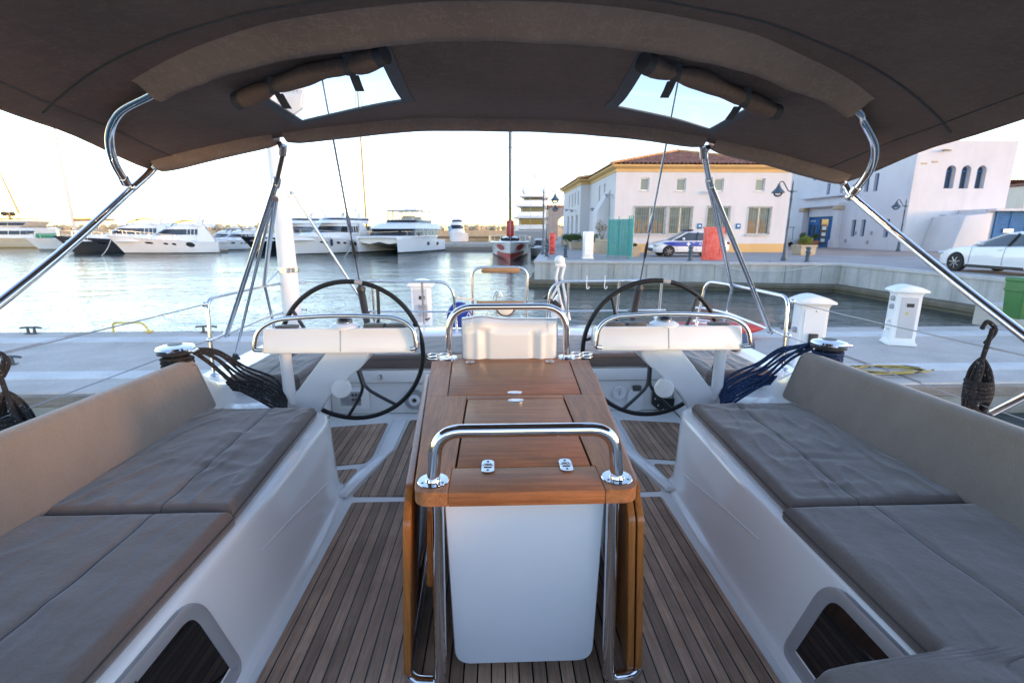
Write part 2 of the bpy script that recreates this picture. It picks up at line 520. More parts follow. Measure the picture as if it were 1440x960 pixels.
# benches
BT = 1.60
def bench(s):
    mb = MB(); rings = []
    prof = [(.925, 1.2), (.93, 1.211), (.948, 1.218), (.958, 1.228), (.966, 1.25), (.985, 1.31), (1.040, 1.565), (1.052, 1.592), (1.075, 1.602), (1.81, 1.602)]
    for y, k in ((-.6, 0), (0, 0), (1.0, 0), (2.0, .0), (2.5, .02), (2.62, .04)):
        rings.append([V((s * (x + k), y + (z - 1.2) * .42 * (y > 2.4), z)) for x, z in prof])
    mb.loft(rings, False)
    # rounded aft end going round the bench corner
    rings2 = [rings[-1]]
    for q in (.25, .5, .75, 1.0):
        a = q * math.pi / 2
        rings2.append([V((s * (abs(p.x) + .12 * (1 - math.cos(a))), p.y + .12 * math.sin(a), p.z)) for p in rings[-1][:-1]] + [V((s * 1.81, rings[-1][-1].y + .05 * math.sin(a), 1.602))])
    mb.loft(rings2, False)
    e = rings2[-1]
    mb.add(e + [V((s * 1.81, p.y, p.z)) for p in e], [(i, i + 1, len(e) + i + 1, len(e) + i) for i in range(len(e) - 1)])
    # shallow pressed line along the side
    b = obj('bench', mb, M['gel'], yacht, sharp=50)
    # portlight in the bench side: corners measured on the sloping side
    fx = lambda z: s * (.985 + (z - 1.31) * .055 / .255 - .002)
    def P(y, z, o=0): return V((fx(z) - s * o, y, z))
    out = [(1.365, 1.578), (1.432, 1.218), (.74, 1.218), (.70, 1.585)]
    o2 = fillet([(y, z, 0) for y, z in out], [.10, .06, .05, .05], 8, True)
    def shrink(pts_, d):
        r_ = []
        for i, p in enumerate(pts_):
            a = (pts_[(i + 1) % len(pts_)] - pts_[i - 1]).normalized()
            r_.append(p + V((a.y, -a.x, 0)) * d)
        return r_
    if (shrink(o2, .01)[0] - V((1.05, 1.4, 0))).length > (o2[0] - V((1.05, 1.4, 0))).length:
        ins, mid, thin = shrink(o2, -.046), shrink(o2, -.030), shrink(o2, -.006)
    else:
        ins, mid, thin = shrink(o2, .046), shrink(o2, .030), shrink(o2, .006)
    mb = MB()
    lo = lambda pts, o: [P(p.x, p.y, o) for p in pts]
    mb.loft([lo(o2, -.01), lo(o2, .010), lo(thin, .013), lo(mid, .010), lo(ins, .004), lo(ins, -.01)], True)
    f = obj('portlight_frame', mb, M['portal'], b)
    mb = MB(); mb.poly(lo(ins, .002))
    obj('portlight_glass', mb, M['darkglass'], b)
    mb = MB(); ln = [P(2.47, 1.36, .001), P(2.0, 1.425, .001), P(1.74, 1.455, .001)]
    mb.tube(ln, .0022, 6); obj('pressed_line', mb, M['gel'], b)
    mb = MB()
    for k in range(5):
        mb.box(P(1.02 + k * .013, 1.547, .0135), (.002, .008, .006 + .004 * (k % 2)))
    obj('maker_mark', mb, M['blackp'], b)
for s in (-1, 1): bench(s)
# bulkhead ahead of the cockpit with the companionway frame, behind the photographer
mb = MB()
mb.box((-1.35, -.66, 1.75), (1.1, .1, 1.1)); mb.box((1.35, -.66, 1.75), (1.1, .1, 1.1))
mb.box((0, -.66, 1.35), (1.6, .1, .3)); mb.box((0, -2.31, 1.9), (3.7, 3.2, .3))
obj('bulkhead', mb, M['gel'], yacht)

# stern seat lockers: U-shaped base
mb = MB()
mb.prism([(-1.45, 3.88, 1.2), (1.45, 3.88, 1.2), (1.45, 4.6, 1.2), (-1.45, 4.6, 1.2)], (0, 0, .40), bev=.018)
for s in (-1, 1):
    mb.prism([(s * 1.45, 3.37, 1.2), (s * 1.93, 3.37, 1.2), (s * 1.93, 4.6, 1.2), (s * 1.45, 4.6, 1.2)], (0, 0, .40), bev=.018)
lock = obj('stern_locker', mb, M['gel'], yacht)
# locker front panels: proud upper lid and a recessed seam
for s in (-1, 1):
    mb = MB()
    mb.rbox((s * .93, 3.869, 1.535), (.96, .026, .105), .008, 2)
    l = obj('locker_lid', mb, M['gel'], lock)
    p = atY(535 if s < 0 else 908, 530, 3.852)
    if s < 0:
        mb = MB(); mb.lathe([(.001, 0), (.021, 0), (.023, .004), (.018, .012), (.010, .014), (.006, .009), (.001, .009)], (p.x, p.y, p.z), (R(90), 0, 0), 20)
        obj('latch', mb, M['steel'], lock)
    mb = MB()
    mb.tube([(s * 1.41, 3.874, 1.478), (s * .80, 3.874, 1.478), (s * .72, 3.874, 1.463), (s * .44, 3.874, 1.463)], .003, 6)
    obj('seam', mb, M['greyp'], lock)
# loudspeaker, left of the table foot
def disc(c, prof, n=28): return MB().lathe(prof, tuple(c), (R(90), 0, 0), n)
p = atY(583, 562, 3.86)
sp = obj('loudspeaker', disc(p, [(.002, .004), (.078, .004), (.085, .014), (.085, 0), (.09, -.005)], 32), M['greyp'], yacht)
obj('speaker_ring', disc(p, [(.046, -.004), (.046, .02), (.034, .024), (.02, .02), (.018, 0)][::1], 24), M['wpaint'], sp)
obj('speaker_cone', disc(p, [(.001, .016), (.015, .02), (.018, .012)], 20), M['blackp'], sp)
# instrument panel of switches behind the left wheel
p = atY(497, 562, 3.86)
ip = obj('switch_panel', MB().rbox((p.x, 3.865, p.z + .01), (.26, .02, .19), .01, 2), M['gel'], yacht)
obj('panel_face', MB().rbox((p.x - .02, 3.853, p.z + .012), (.17, .006, .12), .004, 1), M['steelb'], ip)
obj('gauge', disc((p.x - .06, 3.85, p.z), [(.001, .001), (.034, .001), (.036, .006), (.04, 0)], 24), M['greyp'], ip)
mb = MB()
for i in range(3):
    for j in range(2): mb.rbox((p.x + .0 + i * .028, 3.848, p.z + j * .04 + .005), (.02, .008, .02), .002, 1)
obj('switch', mb, M['darkg'], ip)
# right side: inspection cover, handheld shower, throttle plate
p = atY(871, 552, 3.87)
ic = obj('inspection_cover', disc(p, [(.001, .006), (.045, .006), (.05, .009), (.058, .006), (.06, 0)]), M['wpaint'], yacht)
obj('cover_key', MB().box((p.x, 3.86, p.z), (.006, .006, .04)), M['greyp'], ic)
p = atY(893, 562, 3.86)
sh = obj('shower_box', MB().prism([(p.x + q.x * .068, 3.875, p.z + q.y * .10) for q in fillet([(-1, -1, 0), (1, -1, 0), (1, .4, 0), (.6, 1, 0), (-.6, 1, 0), (-1, .4, 0)], .6, 5, True)], (0, -.02, 0), bev=.006), M['wpaint'], yacht)
obj('shower_lid', MB().rbox((p.x + .01, 3.858, p.z + .105), (.075, .03, .05), .01, 2), M['darkg'], sh)
p = atY(933, 563, 3.86)
tp = obj('throttle_plate', MB().prism([(p.x + a, 3.87, p.z + b) for a, b in ((-.10, .10), (-.04, .10), (.02, .02), (.13, .01), (.16, -.06), (.12, -.10), (-.02, -.10), (-.10, -.03))], (0, -.014, 0), bev=.004), M['blackp'], yacht)
for a, b in ((-.075, .08), (-.075, .02), (-.045, -.04), (0, -.08), (.10, -.08), (.12, -.03)):
    obj('screw', MB().lathe([(.001, .004), (.008, .003), (.009, 0)], (p.x + a, 3.856, p.z + b), (R(90), 0, 0), 10), M['steel'], tp)

# ------------------------------------------------------------------ cushions
def crumple(p, sc_, amp):
    return noise.noise(p * sc_) * amp
def cushion(name, x_in, x_out, y0, y1, z0, z1, label, r=.035, seam=.36, nu=100, nv=140, amp=.008, sag=.008, pucker=1.0, seed=0, group=None):
    """loose cushion; x_in and x_out are functions of y giving its plan edges"""
    mb = MB()
    q = lambda d: 0 if d >= r else r - math.sqrt(max(0, r * r - (r - d) ** 2))
    def ease(t, n):  # more rows near the edges
        return .5 - .5 * math.cos(math.pi * t) if n else t
    def top(u, v):
        uu, vv = lerp(u, ease(u, 1), .75), lerp(v, ease(v, 1), .75)
        y = lerp(y0, y1, vv); xa, xb = x_in(y), x_out(y)
        x = lerp(xa, xb, uu)
        w = abs(xb - xa); L = abs(y1 - y0)
        d = min(uu * w, (1 - uu) * w, vv * L, (1 - vv) * L)
        z = z1 - q(d)
        e = min(1, d / .05)
        P3 = V((x * 1.0 + seed * 7.3, y, seed * 3.1))
        z += e * crumple(P3, 3.2, amp) + e * crumple(P3 + V((9, 2, 1)), 9, amp * .45)
        z += e * sag * math.sin(math.pi * uu) * math.sin(math.pi * vv)
        ds = abs(uu - seam) * w
        z -= .0075 * math.exp(-(ds / .009) ** 2) * min(1, vv * 12, (1 - vv) * 12)
        # puckers running off the stitched seam
        ph = y * 30 + 2.2 * noise.noise(V((y * 6, seed, 0))) * 3 + x * 9
        z += pucker * e * .0052 * math.sin(ph) * math.exp(-(ds / .16)) * (.35 + .9 * noise.noise(V((y * 4 + seed, x * 3, 5))))
        # long soft folds running across the cloth
        fo = noise.noise(V((x * 1.6 + y * 2.6 + seed * 3, x * 9 - y * 2, seed)))
        z += pucker * e * .006 * (max(0, .32 - abs(fo)) ** 2 * 9 - .3)
        return V((x, y, z))
    mb.grid(top, nu, nv)
    # sides
    loop = [top(i / nu, 0) for i in range(nu + 1)] + [top(1, j / nv) for j in range(1, nv + 1)] + [top(1 - i / nu, 1) for i in range(1, nu + 1)] + [top(0, 1 - j / nv) for j in range(1, nv)]
    c = V((sum(p.x for p in loop) / len(loop), sum(p.y for p in loop) / len(loop), 0))
    rings = [loop]
    for t in (.25, .5, .75, 1):
        ring = []
        for i, p in enumerate(loop):
            a = loop[i - 1]; b = loop[(i + 1) % len(loop)]
            nn = V((b.y - a.y, -(b.x - a.x), 0))
            nn = nn.normalized() if nn.length > 1e-7 else V((0, 0, 0))
            if nn.dot(p - c) < 0 and False: nn = -nn
            k = .006 * math.sin(math.pi * t)
            sg = 1 if SGN > 0 else -1
            ring.append(V((p.x, p.y, lerp(p.z, z0, t))) + nn * k * sg)
        rings.append(ring)
    mb.loft(rings, True)
    mb.poly(rings[-1])
    bmesh.ops.remove_doubles(mb.bm, verts=mb.bm.verts, dist=1e-5)
    cu = solo(name, mb, M['cushion'], label, 'cushion', (x_in(y0), y0, z0), group, sharp=55)
    mb = MB()
    lp = [V((p.x, p.y, p.z - .002)) for p in rings[0][::2]]
    mb.tube([lerp(p, V((rings[2][2 * i].x, rings[2][2 * i].y, p.z)), .9) for i, p in enumerate(lp)], .0022, 5, closed=True)
    obj('edge_seam', mb, M['stitch'], cu)
    if seam < 1:
        mb = MB(); us = [j / 60 for j in range(61)]
        g = lambda t: (t - .25 * t - .0) if False else t
        uu_ = [k / 400 for k in range(401)]; ub = min(uu_, key=lambda q_: abs(lerp(q_, ease(q_, 1), .75) - seam))
        mb.tube([top(ub, v_) + V((0, 0, .0005)) for v_ in us], .0018, 5)
        obj('stitched_seam', mb, M['stitch'], cu)
    return cu
M['stitch'] = plain('dark seam thread', (.07, .062, .06), .9, .1, 30)
CT = 1.675
SGN = -1
inL = lambda y: -1.085 - .075 * max(0, (y - 1.7) / 1.1) - .03 * max(0, 1.2 - y) * 0
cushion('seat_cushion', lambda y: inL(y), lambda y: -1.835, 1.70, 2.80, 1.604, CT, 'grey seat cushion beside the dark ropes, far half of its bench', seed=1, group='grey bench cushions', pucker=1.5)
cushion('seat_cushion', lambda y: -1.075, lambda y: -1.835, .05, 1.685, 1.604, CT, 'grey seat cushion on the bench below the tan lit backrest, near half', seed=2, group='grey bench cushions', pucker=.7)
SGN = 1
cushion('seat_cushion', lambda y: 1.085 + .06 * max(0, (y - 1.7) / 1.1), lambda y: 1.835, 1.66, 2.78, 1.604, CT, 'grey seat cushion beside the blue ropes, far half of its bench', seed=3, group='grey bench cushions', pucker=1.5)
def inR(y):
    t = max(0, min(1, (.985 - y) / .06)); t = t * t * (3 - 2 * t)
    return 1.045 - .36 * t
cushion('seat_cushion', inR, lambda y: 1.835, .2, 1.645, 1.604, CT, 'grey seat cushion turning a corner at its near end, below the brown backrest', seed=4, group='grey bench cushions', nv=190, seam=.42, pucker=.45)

def backrest(s, y0, y1, label, seed):
    """tall flat cushion leaning outboard"""
    mb = MB(); th = .075; r = .03
    zb, zt = 1.652, 1.99
    def pt(u, v, k):   # u along, v up, k thickness 0..1
        L = y1 - y0; h = zt - zb
        rr = .07
        # rounded upper aft corner
        y = lerp(y0, y1, u); z = lerp(zb, zt, v)
        z += .03 * (1 - u) * v
        x = 1.765 + .085 * v
        uu = (y1 - y); vv = (zt - z)
        if uu < rr and vv < rr:
            pass
        P3 = V((y * 1.2 + seed, z, seed))
        bulge = .012 * math.sin(math.pi * min(1, max(0, v))) * math.sin(math.pi * u) ** .3
        bulge += noise.noise(P3 * 5) * .004 + .0025 * math.sin(y * 22 + 3 * noise.noise(P3 * 3)) * math.exp(-((v - 1) / .35) ** 2)
        return x, y, z, bulge
    nu, nv = 60, 16
    outline = fillet([(y0, zb, 0), (y1, zb, 0), (y1 - .03, zt - .02, 0), (y0, zt + .015, 0)], [.03, .04, .055, .03], 8, True)
    cx_ = (y0 + y1) / 2; cz_ = (zb + zt) / 2
    def inset(pts, d):
        out = []
        n = len(pts)
        for i, p in enumerate(pts):
            a = pts[i - 1]; b = pts[(i + 1) % n]
            t = (b - a); nn = V((-t.y, t.x, 0)).normalized()
            out.append(p + nn * d)
        return out
    X = lambda p, o: V((s * (1.765 + .085 * (p.y - zb) / (zt - zb) + o), p.x, p.y))
    rings = []
    for k in range(5):
        a = math.pi / 2 * k / 4
        rings.append([X(p, r * (1 - math.sin(a))) for p in inset(outline, r * (1 - math.cos(a)))][:])
    rings = [[X(p, r - r * math.sin(a)) for p in inset(outline, r - r * math.cos(a))] for a in [0, .4, .8, 1.2, math.pi / 2]]
    back = [X(p, th) for p in inset(outline, r)]
    mid = [X(p, th - r) for p in outline]
    mb.loft([back, [X(p, th - r * .3) for p in inset(outline, r * .3)], mid] + rings, True)
    mb.poly(back)
    # front face as a wrinkled grid: triangulated fan of the inner ring with subdivided rows
    inn = inset(outline, r)
    ys = [p.x for p in inn]; ya, yb = min(ys), max(ys)
    n = len(inn)
    def zr(y):  # lower and upper limits of the face at y
        zs = []
        for i in range(n):
            a, b = inn[i], inn[(i + 1) % n]
            if (a.x - y) * (b.x - y) <= 0 and abs(a.x - b.x) > 1e-9:
                zs.append(lerp(a.y, b.y, (y - a.x) / (b.x - a.x)))
        return (min(zs), max(zs)) if zs else (cz_, cz_)
    def face(u, v):
        uu = u
        y = lerp(ya + 1e-4, yb - 1e-4, uu); lo_, hi = zr(y)
        z = lerp(lo_, hi, v)
        e = min(1, 6 * min(v, 1 - v) + .0, 12 * min(u, 1 - u))
        P3 = V((y + seed * 5, z, seed))
        b = e * (.004 * math.sin(math.pi * v) + noise.noise(P3 * 4) * .006 + noise.noise(P3 * 10) * .0025)
        b += e * .0035 * math.sin(y * 26 + 6 * noise.noise(P3 * 2.5)) * (math.exp(-((1 - v) / .3)) + .6 * math.exp(-(v / .25)))
        return X(V((y, z, 0)), -b)
    mb.grid(face, 90, 20)
    # piping along the top edge
    o = solo('backrest_cushion', mb, M['backcush'], label, 'cushion', (s * 1.765, y0, zb), 'bench backrests', sharp=60)
    return o
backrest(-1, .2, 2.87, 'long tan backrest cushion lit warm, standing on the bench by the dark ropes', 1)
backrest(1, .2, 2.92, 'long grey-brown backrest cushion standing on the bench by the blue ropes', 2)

# stern seat cushion (U-shaped, in three pieces)
SGN = 1
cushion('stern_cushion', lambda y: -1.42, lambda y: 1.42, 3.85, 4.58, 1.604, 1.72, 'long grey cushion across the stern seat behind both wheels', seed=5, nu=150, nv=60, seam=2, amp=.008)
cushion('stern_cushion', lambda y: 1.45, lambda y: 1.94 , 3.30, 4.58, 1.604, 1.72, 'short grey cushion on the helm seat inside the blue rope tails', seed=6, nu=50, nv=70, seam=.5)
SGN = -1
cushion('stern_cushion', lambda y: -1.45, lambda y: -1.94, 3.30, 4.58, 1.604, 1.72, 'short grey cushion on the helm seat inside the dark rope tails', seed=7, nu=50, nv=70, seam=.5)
# =====================================================================  COCKPIT TABLE
TZ = 1.95
table = thing('cockpit_table', 'varnished mahogany cockpit table with folded side leaves, steel handrail and white pedestal', 'table', (.02, 2.0, 1.206))
tx = .02
def hw(y): return lerp(.335, .468, (y - 1.30) / 1.48)
# tabletop: a dark tray carrying side boards, rails between them and the hatch lids
mb = MB(); mb.box((tx, 2.045, TZ - .039), (.62, 1.44, .012)); top = obj('tabletop', mb, M['blackp'], table)
for s in (-1, 1):
    for o, rr in (([(s * .235, 1.295), (s * hw(1.295), 1.295), (s * hw(2.163), 2.163), (s * .2265, 2.163), (s * .2265, 1.452), (s * .235, 1.452)], [0, .05, 0, 0, 0, 0]),
                  ([(s * .3185, 2.164), (s * hw(2.164), 2.164), (s * hw(2.79), 2.79), (s * .352, 2.79)], [0, 0, .015, 0])):
        mb = MB(); mb.prism(fillet([(tx + x, y, TZ - .045) for x, y in o], rr, 6, True), (0, 0, .045), mi=0, bev=.0015, seg=1)
        obj('board', mb, M['mahogy'], top)
for o in ([(-.2335, 1.295), (.2335, 1.295), (.2335, 1.45), (-.2335, 1.45)], [(-.225, 2.113), (.225, 2.113), (.225, 2.161), (-.225, 2.161)], [(-.349, 2.752), (.349, 2.752), (.350, 2.79), (-.350, 2.79)]):
    mb = MB(); mb.prism([(tx + x, y, TZ - .0455) for x, y in o], (0, 0, .045), bev=.002); obj('board', mb, M['mahog'], top)
def hatch(o, m):
    mb = MB(); mb.prism([(tx + x, y, TZ - .022) for x, y in o], (0, 0, .0225), bev=.003)
    return obj('hatch_lid', mb, m, top)
hatch([(-.219, 1.456), (.219, 1.456), (.219, 2.107), (-.219, 2.107)], M['mahog'])
hatch([(-.312, 2.169), (.312, 2.169), (.344, 2.746), (-.344, 2.746)], M['mahog'])
def hinge(x, y, w=.042, l=.086):
    mb = MB()
    oc = fillet([(x - w / 2, y - l / 2, 0), (x + w / 2, y - l / 2, 0), (x + w / 2, y + l / 2, 0), (x - w / 2, y + l / 2, 0)], w * .48, 6, True)
    mb.prism([(p.x, p.y, TZ + .0015) for p in oc], (0, 0, .003), bev=.0008, seg=1)
    h = obj('hinge', mb, M['steel'], top)
    mb = MB(); mb.cyl((x - w * .42, y, TZ + .004), (x + w * .42, y, TZ + .004), .0042, 10); obj('hinge_pin', mb, M['steelb'], h)
    for q in (-1, 1):
        mb = MB(); mb.prism([(p.x, p.y, TZ + .0046) for p in fillet([(x - w * .3, y + q * .011 - .0045, 0), (x + w * .3, y + q * .011 - .0045, 0), (x + w * .3, y + q * .011 + .0045, 0), (x - w * .3, y + q * .011 + .0045, 0)], .004, 3, True)], (0, 0, .0004)); obj('hinge_slot', mb, M['darkg'], h)
        mb = MB(); mb.lathe([(.0005, .0012), (.0045, .001), (.005, 0)], (x, y + q * .029, TZ + .0046), n=8); obj('screw', mb, M['darkg'], h)
hinge(tx - .118, 1.453); hinge(tx + .138, 1.453)
hinge(tx - .24, 2.752, .05, .06); hinge(tx + .23, 2.752, .05, .06)
def latch(x, y):
    mb = MB()
    e = lambda a, b, z: [V((x + a * math.cos(t * math.pi / 12), y + b * math.sin(t * math.pi / 12), TZ + z)) for t in range(24)]
    mb.loft([e(.036, .022, .0), e(.036, .022, .003), e(.031, .018, .0045), e(.018, .011, .003), e(.012, .007, .0035)], True, True)
    l = obj('latch', mb, M['steel'], top)
    return l
latch(tx, 2.085); latch(tx, 2.195)
# leaves hanging at each side (the right one is folded double)
def leaf(s, off, y0, y1, z0, z1, th, m):
    mb = MB()
    x0, x1 = s * (hw(y0) + off), s * (hw(y1) + off)
    prof = [(y0, z0), (y1, z0), (y1, z1), (y0 + .10, z1), (y0, z1 - .075)]
    tilt = lambda z: s * (1.9 - z) * .045
    pts = [V((tx + lerp(x0, x1, (y - y0) / (y1 - y0)) + tilt(z), y, z)) for y, z in fillet([(a, b, 0) for a, b in prof], [.06, .06, .02, .02, .02], 5, True) for y, z in [(y, z)]] if False else \
        [V((tx + lerp(x0, x1, (p.x - y0) / (y1 - y0)) + tilt(p.y), p.x, p.y)) for p in fillet([(a, b, 0) for a, b in prof], [.06, .06, .02, .02, .02], 5, True)]
    mb.prism(pts, (s * th, 0, 0), bev=.003)
    return obj('table_leaf', mb, m, table)
leaf(-1, .014, 1.335, 2.70, 1.225, 1.898, .024, M['mahogz'])
leaf(-1, -.055, 1.42, 2.70, 1.50, 1.898, .022, M['mahogz'])
leaf(1, -.020, 1.335, 2.70, 1.225, 1.898, .022, M['mahogz'])
leaf(1, .008, 1.335, 2.70, 1.225, 1.898, .022, M['mahogz'])
# white pedestal, slightly narrower towards its foot
mb = MB(); rings = []
for t in range(9):
    z = lerp(1.262, 1.885, t / 8); w = lerp(.240, .258, t / 8)
    rings.append(fillet([(tx - w, 1.405, z), (tx + w, 1.405, z), (tx + w + .02, 2.66, z), (tx - w - .02, 2.66, z)], [.055, .055, .05, .05], 6, True))
r0 = [V((p.x * .0 + tx + (p.x - tx) * .93, 2.03 + (p.y - 2.03) * .985, 1.245)) for p in rings[0]]
mb.loft([r0] + rings, True, True)
mb2 = MB()
obj('pedestal', mb, M['alu'], table, sharp=60)
# rounded front plate of the pedestal
mb = MB()
w0, w1 = .237, .256
fr = fillet([(tx - w0, 0, 1.252), (tx + w0, 0, 1.252), (tx + w1, 0, 1.89), (tx - w1, 0, 1.89)], [.055, .055, .01, .01], 8, True)
mb.loft([[V((p.x, 1.40, p.z)) for p in fr], [V((p.x, 1.386, p.z)) for p in fr], [V((tx + (p.x - tx) * .985, 1.380, 1.57 + (p.z - 1.57) * .993)) for p in fr]], True, True)
obj('pedestal_front', mb, M['alu'], table, sharp=30)
# legs with outward feet
for s in (-1, 1):
    lx = tx + s * .275
    mb = MB()
    path = fillet([(lx, 1.362, 1.905), (lx + s * .006, 1.335, 1.226), (lx + s * .12, 1.345, 1.224), (lx + s * .155, 2.45, 1.224)], [.0, .03, .09, .0], 8)
    mb.tube(path, .021, 16)
    obj('leg', mb, M['steel'], table)
# forward handrail
hr = thing_part = None
mb = MB()
path = fillet([(tx - .285, 1.365, TZ), (tx - .272, 1.372, 2.112), (tx + .272, 1.372, 2.112), (tx + .285, 1.365, TZ)], .125, 14)
mb.tube(path, .0205, 20)
hr = obj('handrail', mb, M['steel'], table)
for s in (-1, 1):
    c = (tx + s * .285, 1.365, TZ)
    mb = MB(); mb.lathe([(.022, .012), (.024, .006), (.046, .005), (.048, .003), (.048, 0)], c, n=24)
    fl = obj('flange', mb, M['steel'], hr)
    for a in (90, 210, 330):
        obj('screw', MB().lathe([(.0005, .0015), (.004, .001), (.0048, 0)], (c[0] + .035 * math.cos(R(a)), c[1] + .035 * math.sin(R(a)), TZ + .0052), n=8), M['darkg'], hr)
# aft handrail arch over the plotter pod
mb = MB()
b0, b1 = tx - .375, tx + .345
path = fillet([(b0, 2.86, 1.93), (b0 + .01, 2.86, 2.262), (b1 - .01, 2.86, 2.262), (b1, 2.86, 1.93)], .15, 14)
mb.tube(path, .0205, 20)
ah = obj('aft_handrail', mb, M['steel'], table)
for b in (b0, b1):
    mb = MB(); mb.lathe([(.022, .02), (.024, .012), (.05, .01), (.056, .0)], (b, 2.86, 1.945), n=24); obj('flange', mb, M['steel'], ah)
mb = MB(); mb.prism([(b0 - .08, 2.80, 1.90), (b1 + .09, 2.80, 1.90), (b1 + .09, 2.98, 1.90), (b0 - .08, 2.98, 1.90)], (0, 0, .044), bev=.01)
obj('aft_shelf', mb, M['mahog'], table)
# deck light under the arch
lt = atY(711, 435, 2.86)
mb = MB()
prof = [V((lt.x + .062 * math.cos(R(a)), 2.85, lt.z + .012 + .055 * math.sin(R(a)) * (1 if a > 180 else .25))) for a in range(0, 360, 15)]
mb.prism(prof, (0, .03, 0), bev=.006)
dl = obj('deck_light', mb, M['steel'], ah)
mb = MB(); mb.prism([V((lt.x + (p.x - lt.x) * .76, 2.846, lt.z + (p.z - lt.z) * .76)) for p in prof], (0, .006, 0), bev=.002); obj('light_lens', mb, M['wpaint'], dl)
# plotter pod: moulded white housing with ribs and a raised left shoulder
mb = MB()
def pod(u, v):
    x = lerp(-.29, .285, u); z = lerp(1.945, 2.185, v)
    ex = abs(u - .5) * 2
    zt = 2.17 + .018 * math.exp(-((u - .2) / .16) ** 2)
    z = lerp(1.945, zt, v)
    y = 2.845
    edge = min(u, 1 - u) * .57; et = (1 - v) * .24
    rr = .035
    d = min(edge, et)
    y += 0 if d >= rr else rr - math.sqrt(max(0, rr * rr - (rr - d) ** 2))
    for c_, a_ in ((.16, .012), (.245, -.012), (.745, -.012), (.83, .012)):
        y -= a_ * math.exp(-((u - c_) / .03) ** 2) * min(1, max(0, (.78 - v) / .12))
    y += .022 * max(0, (v - .66)) / .34 * (1 if .1 < u < .9 else .6)
    y -= .02 * math.exp(-((u - .2) / .1) ** 2 - ((v - .86) / .1) ** 2)
    return V((tx + x, y, z))
mb.grid(pod, 72, 30)
e0 = [pod(i / 72, 1) for i in range(73)]
lft = [pod(0, j / 30) for j in range(31)]; rgt = [pod(1, j / 30) for j in range(30, -1, -1)]
loop = lft + e0[1:-1] + rgt
mb.loft([loop, [V((tx + (p.x - tx) * 1.02, p.y + .02, p.z + .006 * (p.z > 2.0))) for p in loop], [V((tx + (p.x - tx) * 1.02, 2.97, p.z + .006 * (p.z > 2.0))) for p in loop]], False)
mb.poly([V((tx + (p.x - tx) * 1.02, 2.97, p.z)) for p in loop])
bmesh.ops.remove_doubles(mb.bm, verts=mb.bm.verts, dist=1e-5)
pd = obj('plotter_pod', mb, M['gel'], table, sharp=60)
mb = MB(); mb.tube([V((p.x, p.y + .012, p.z + .004)) for p in loop], .007, 8); obj('pod_gasket', mb, M['greyp'], pd)
# wire cup holders at the aft corners
def cupholder(x, y, z):
    mb = MB()
    for zz, r_ in ((.012, .034), (.032, .034)):
        for k in (-1, 1):
            mb.tube([V((x + k * .032 + r_ * math.cos(R(a)), y + .030 * math.sin(R(a)), z + zz)) for a in range(0, 360, 20)], .0022, 7, closed=True)
    mb.cyl((x, y, z - .07), (x, y, z + .035), .0025, 8)
    return obj('cup_holder', mb, M['steel'], table)
cupholder(tx - .43, 2.80, TZ + .005); cupholder(tx + .425, 2.80, TZ + .005)

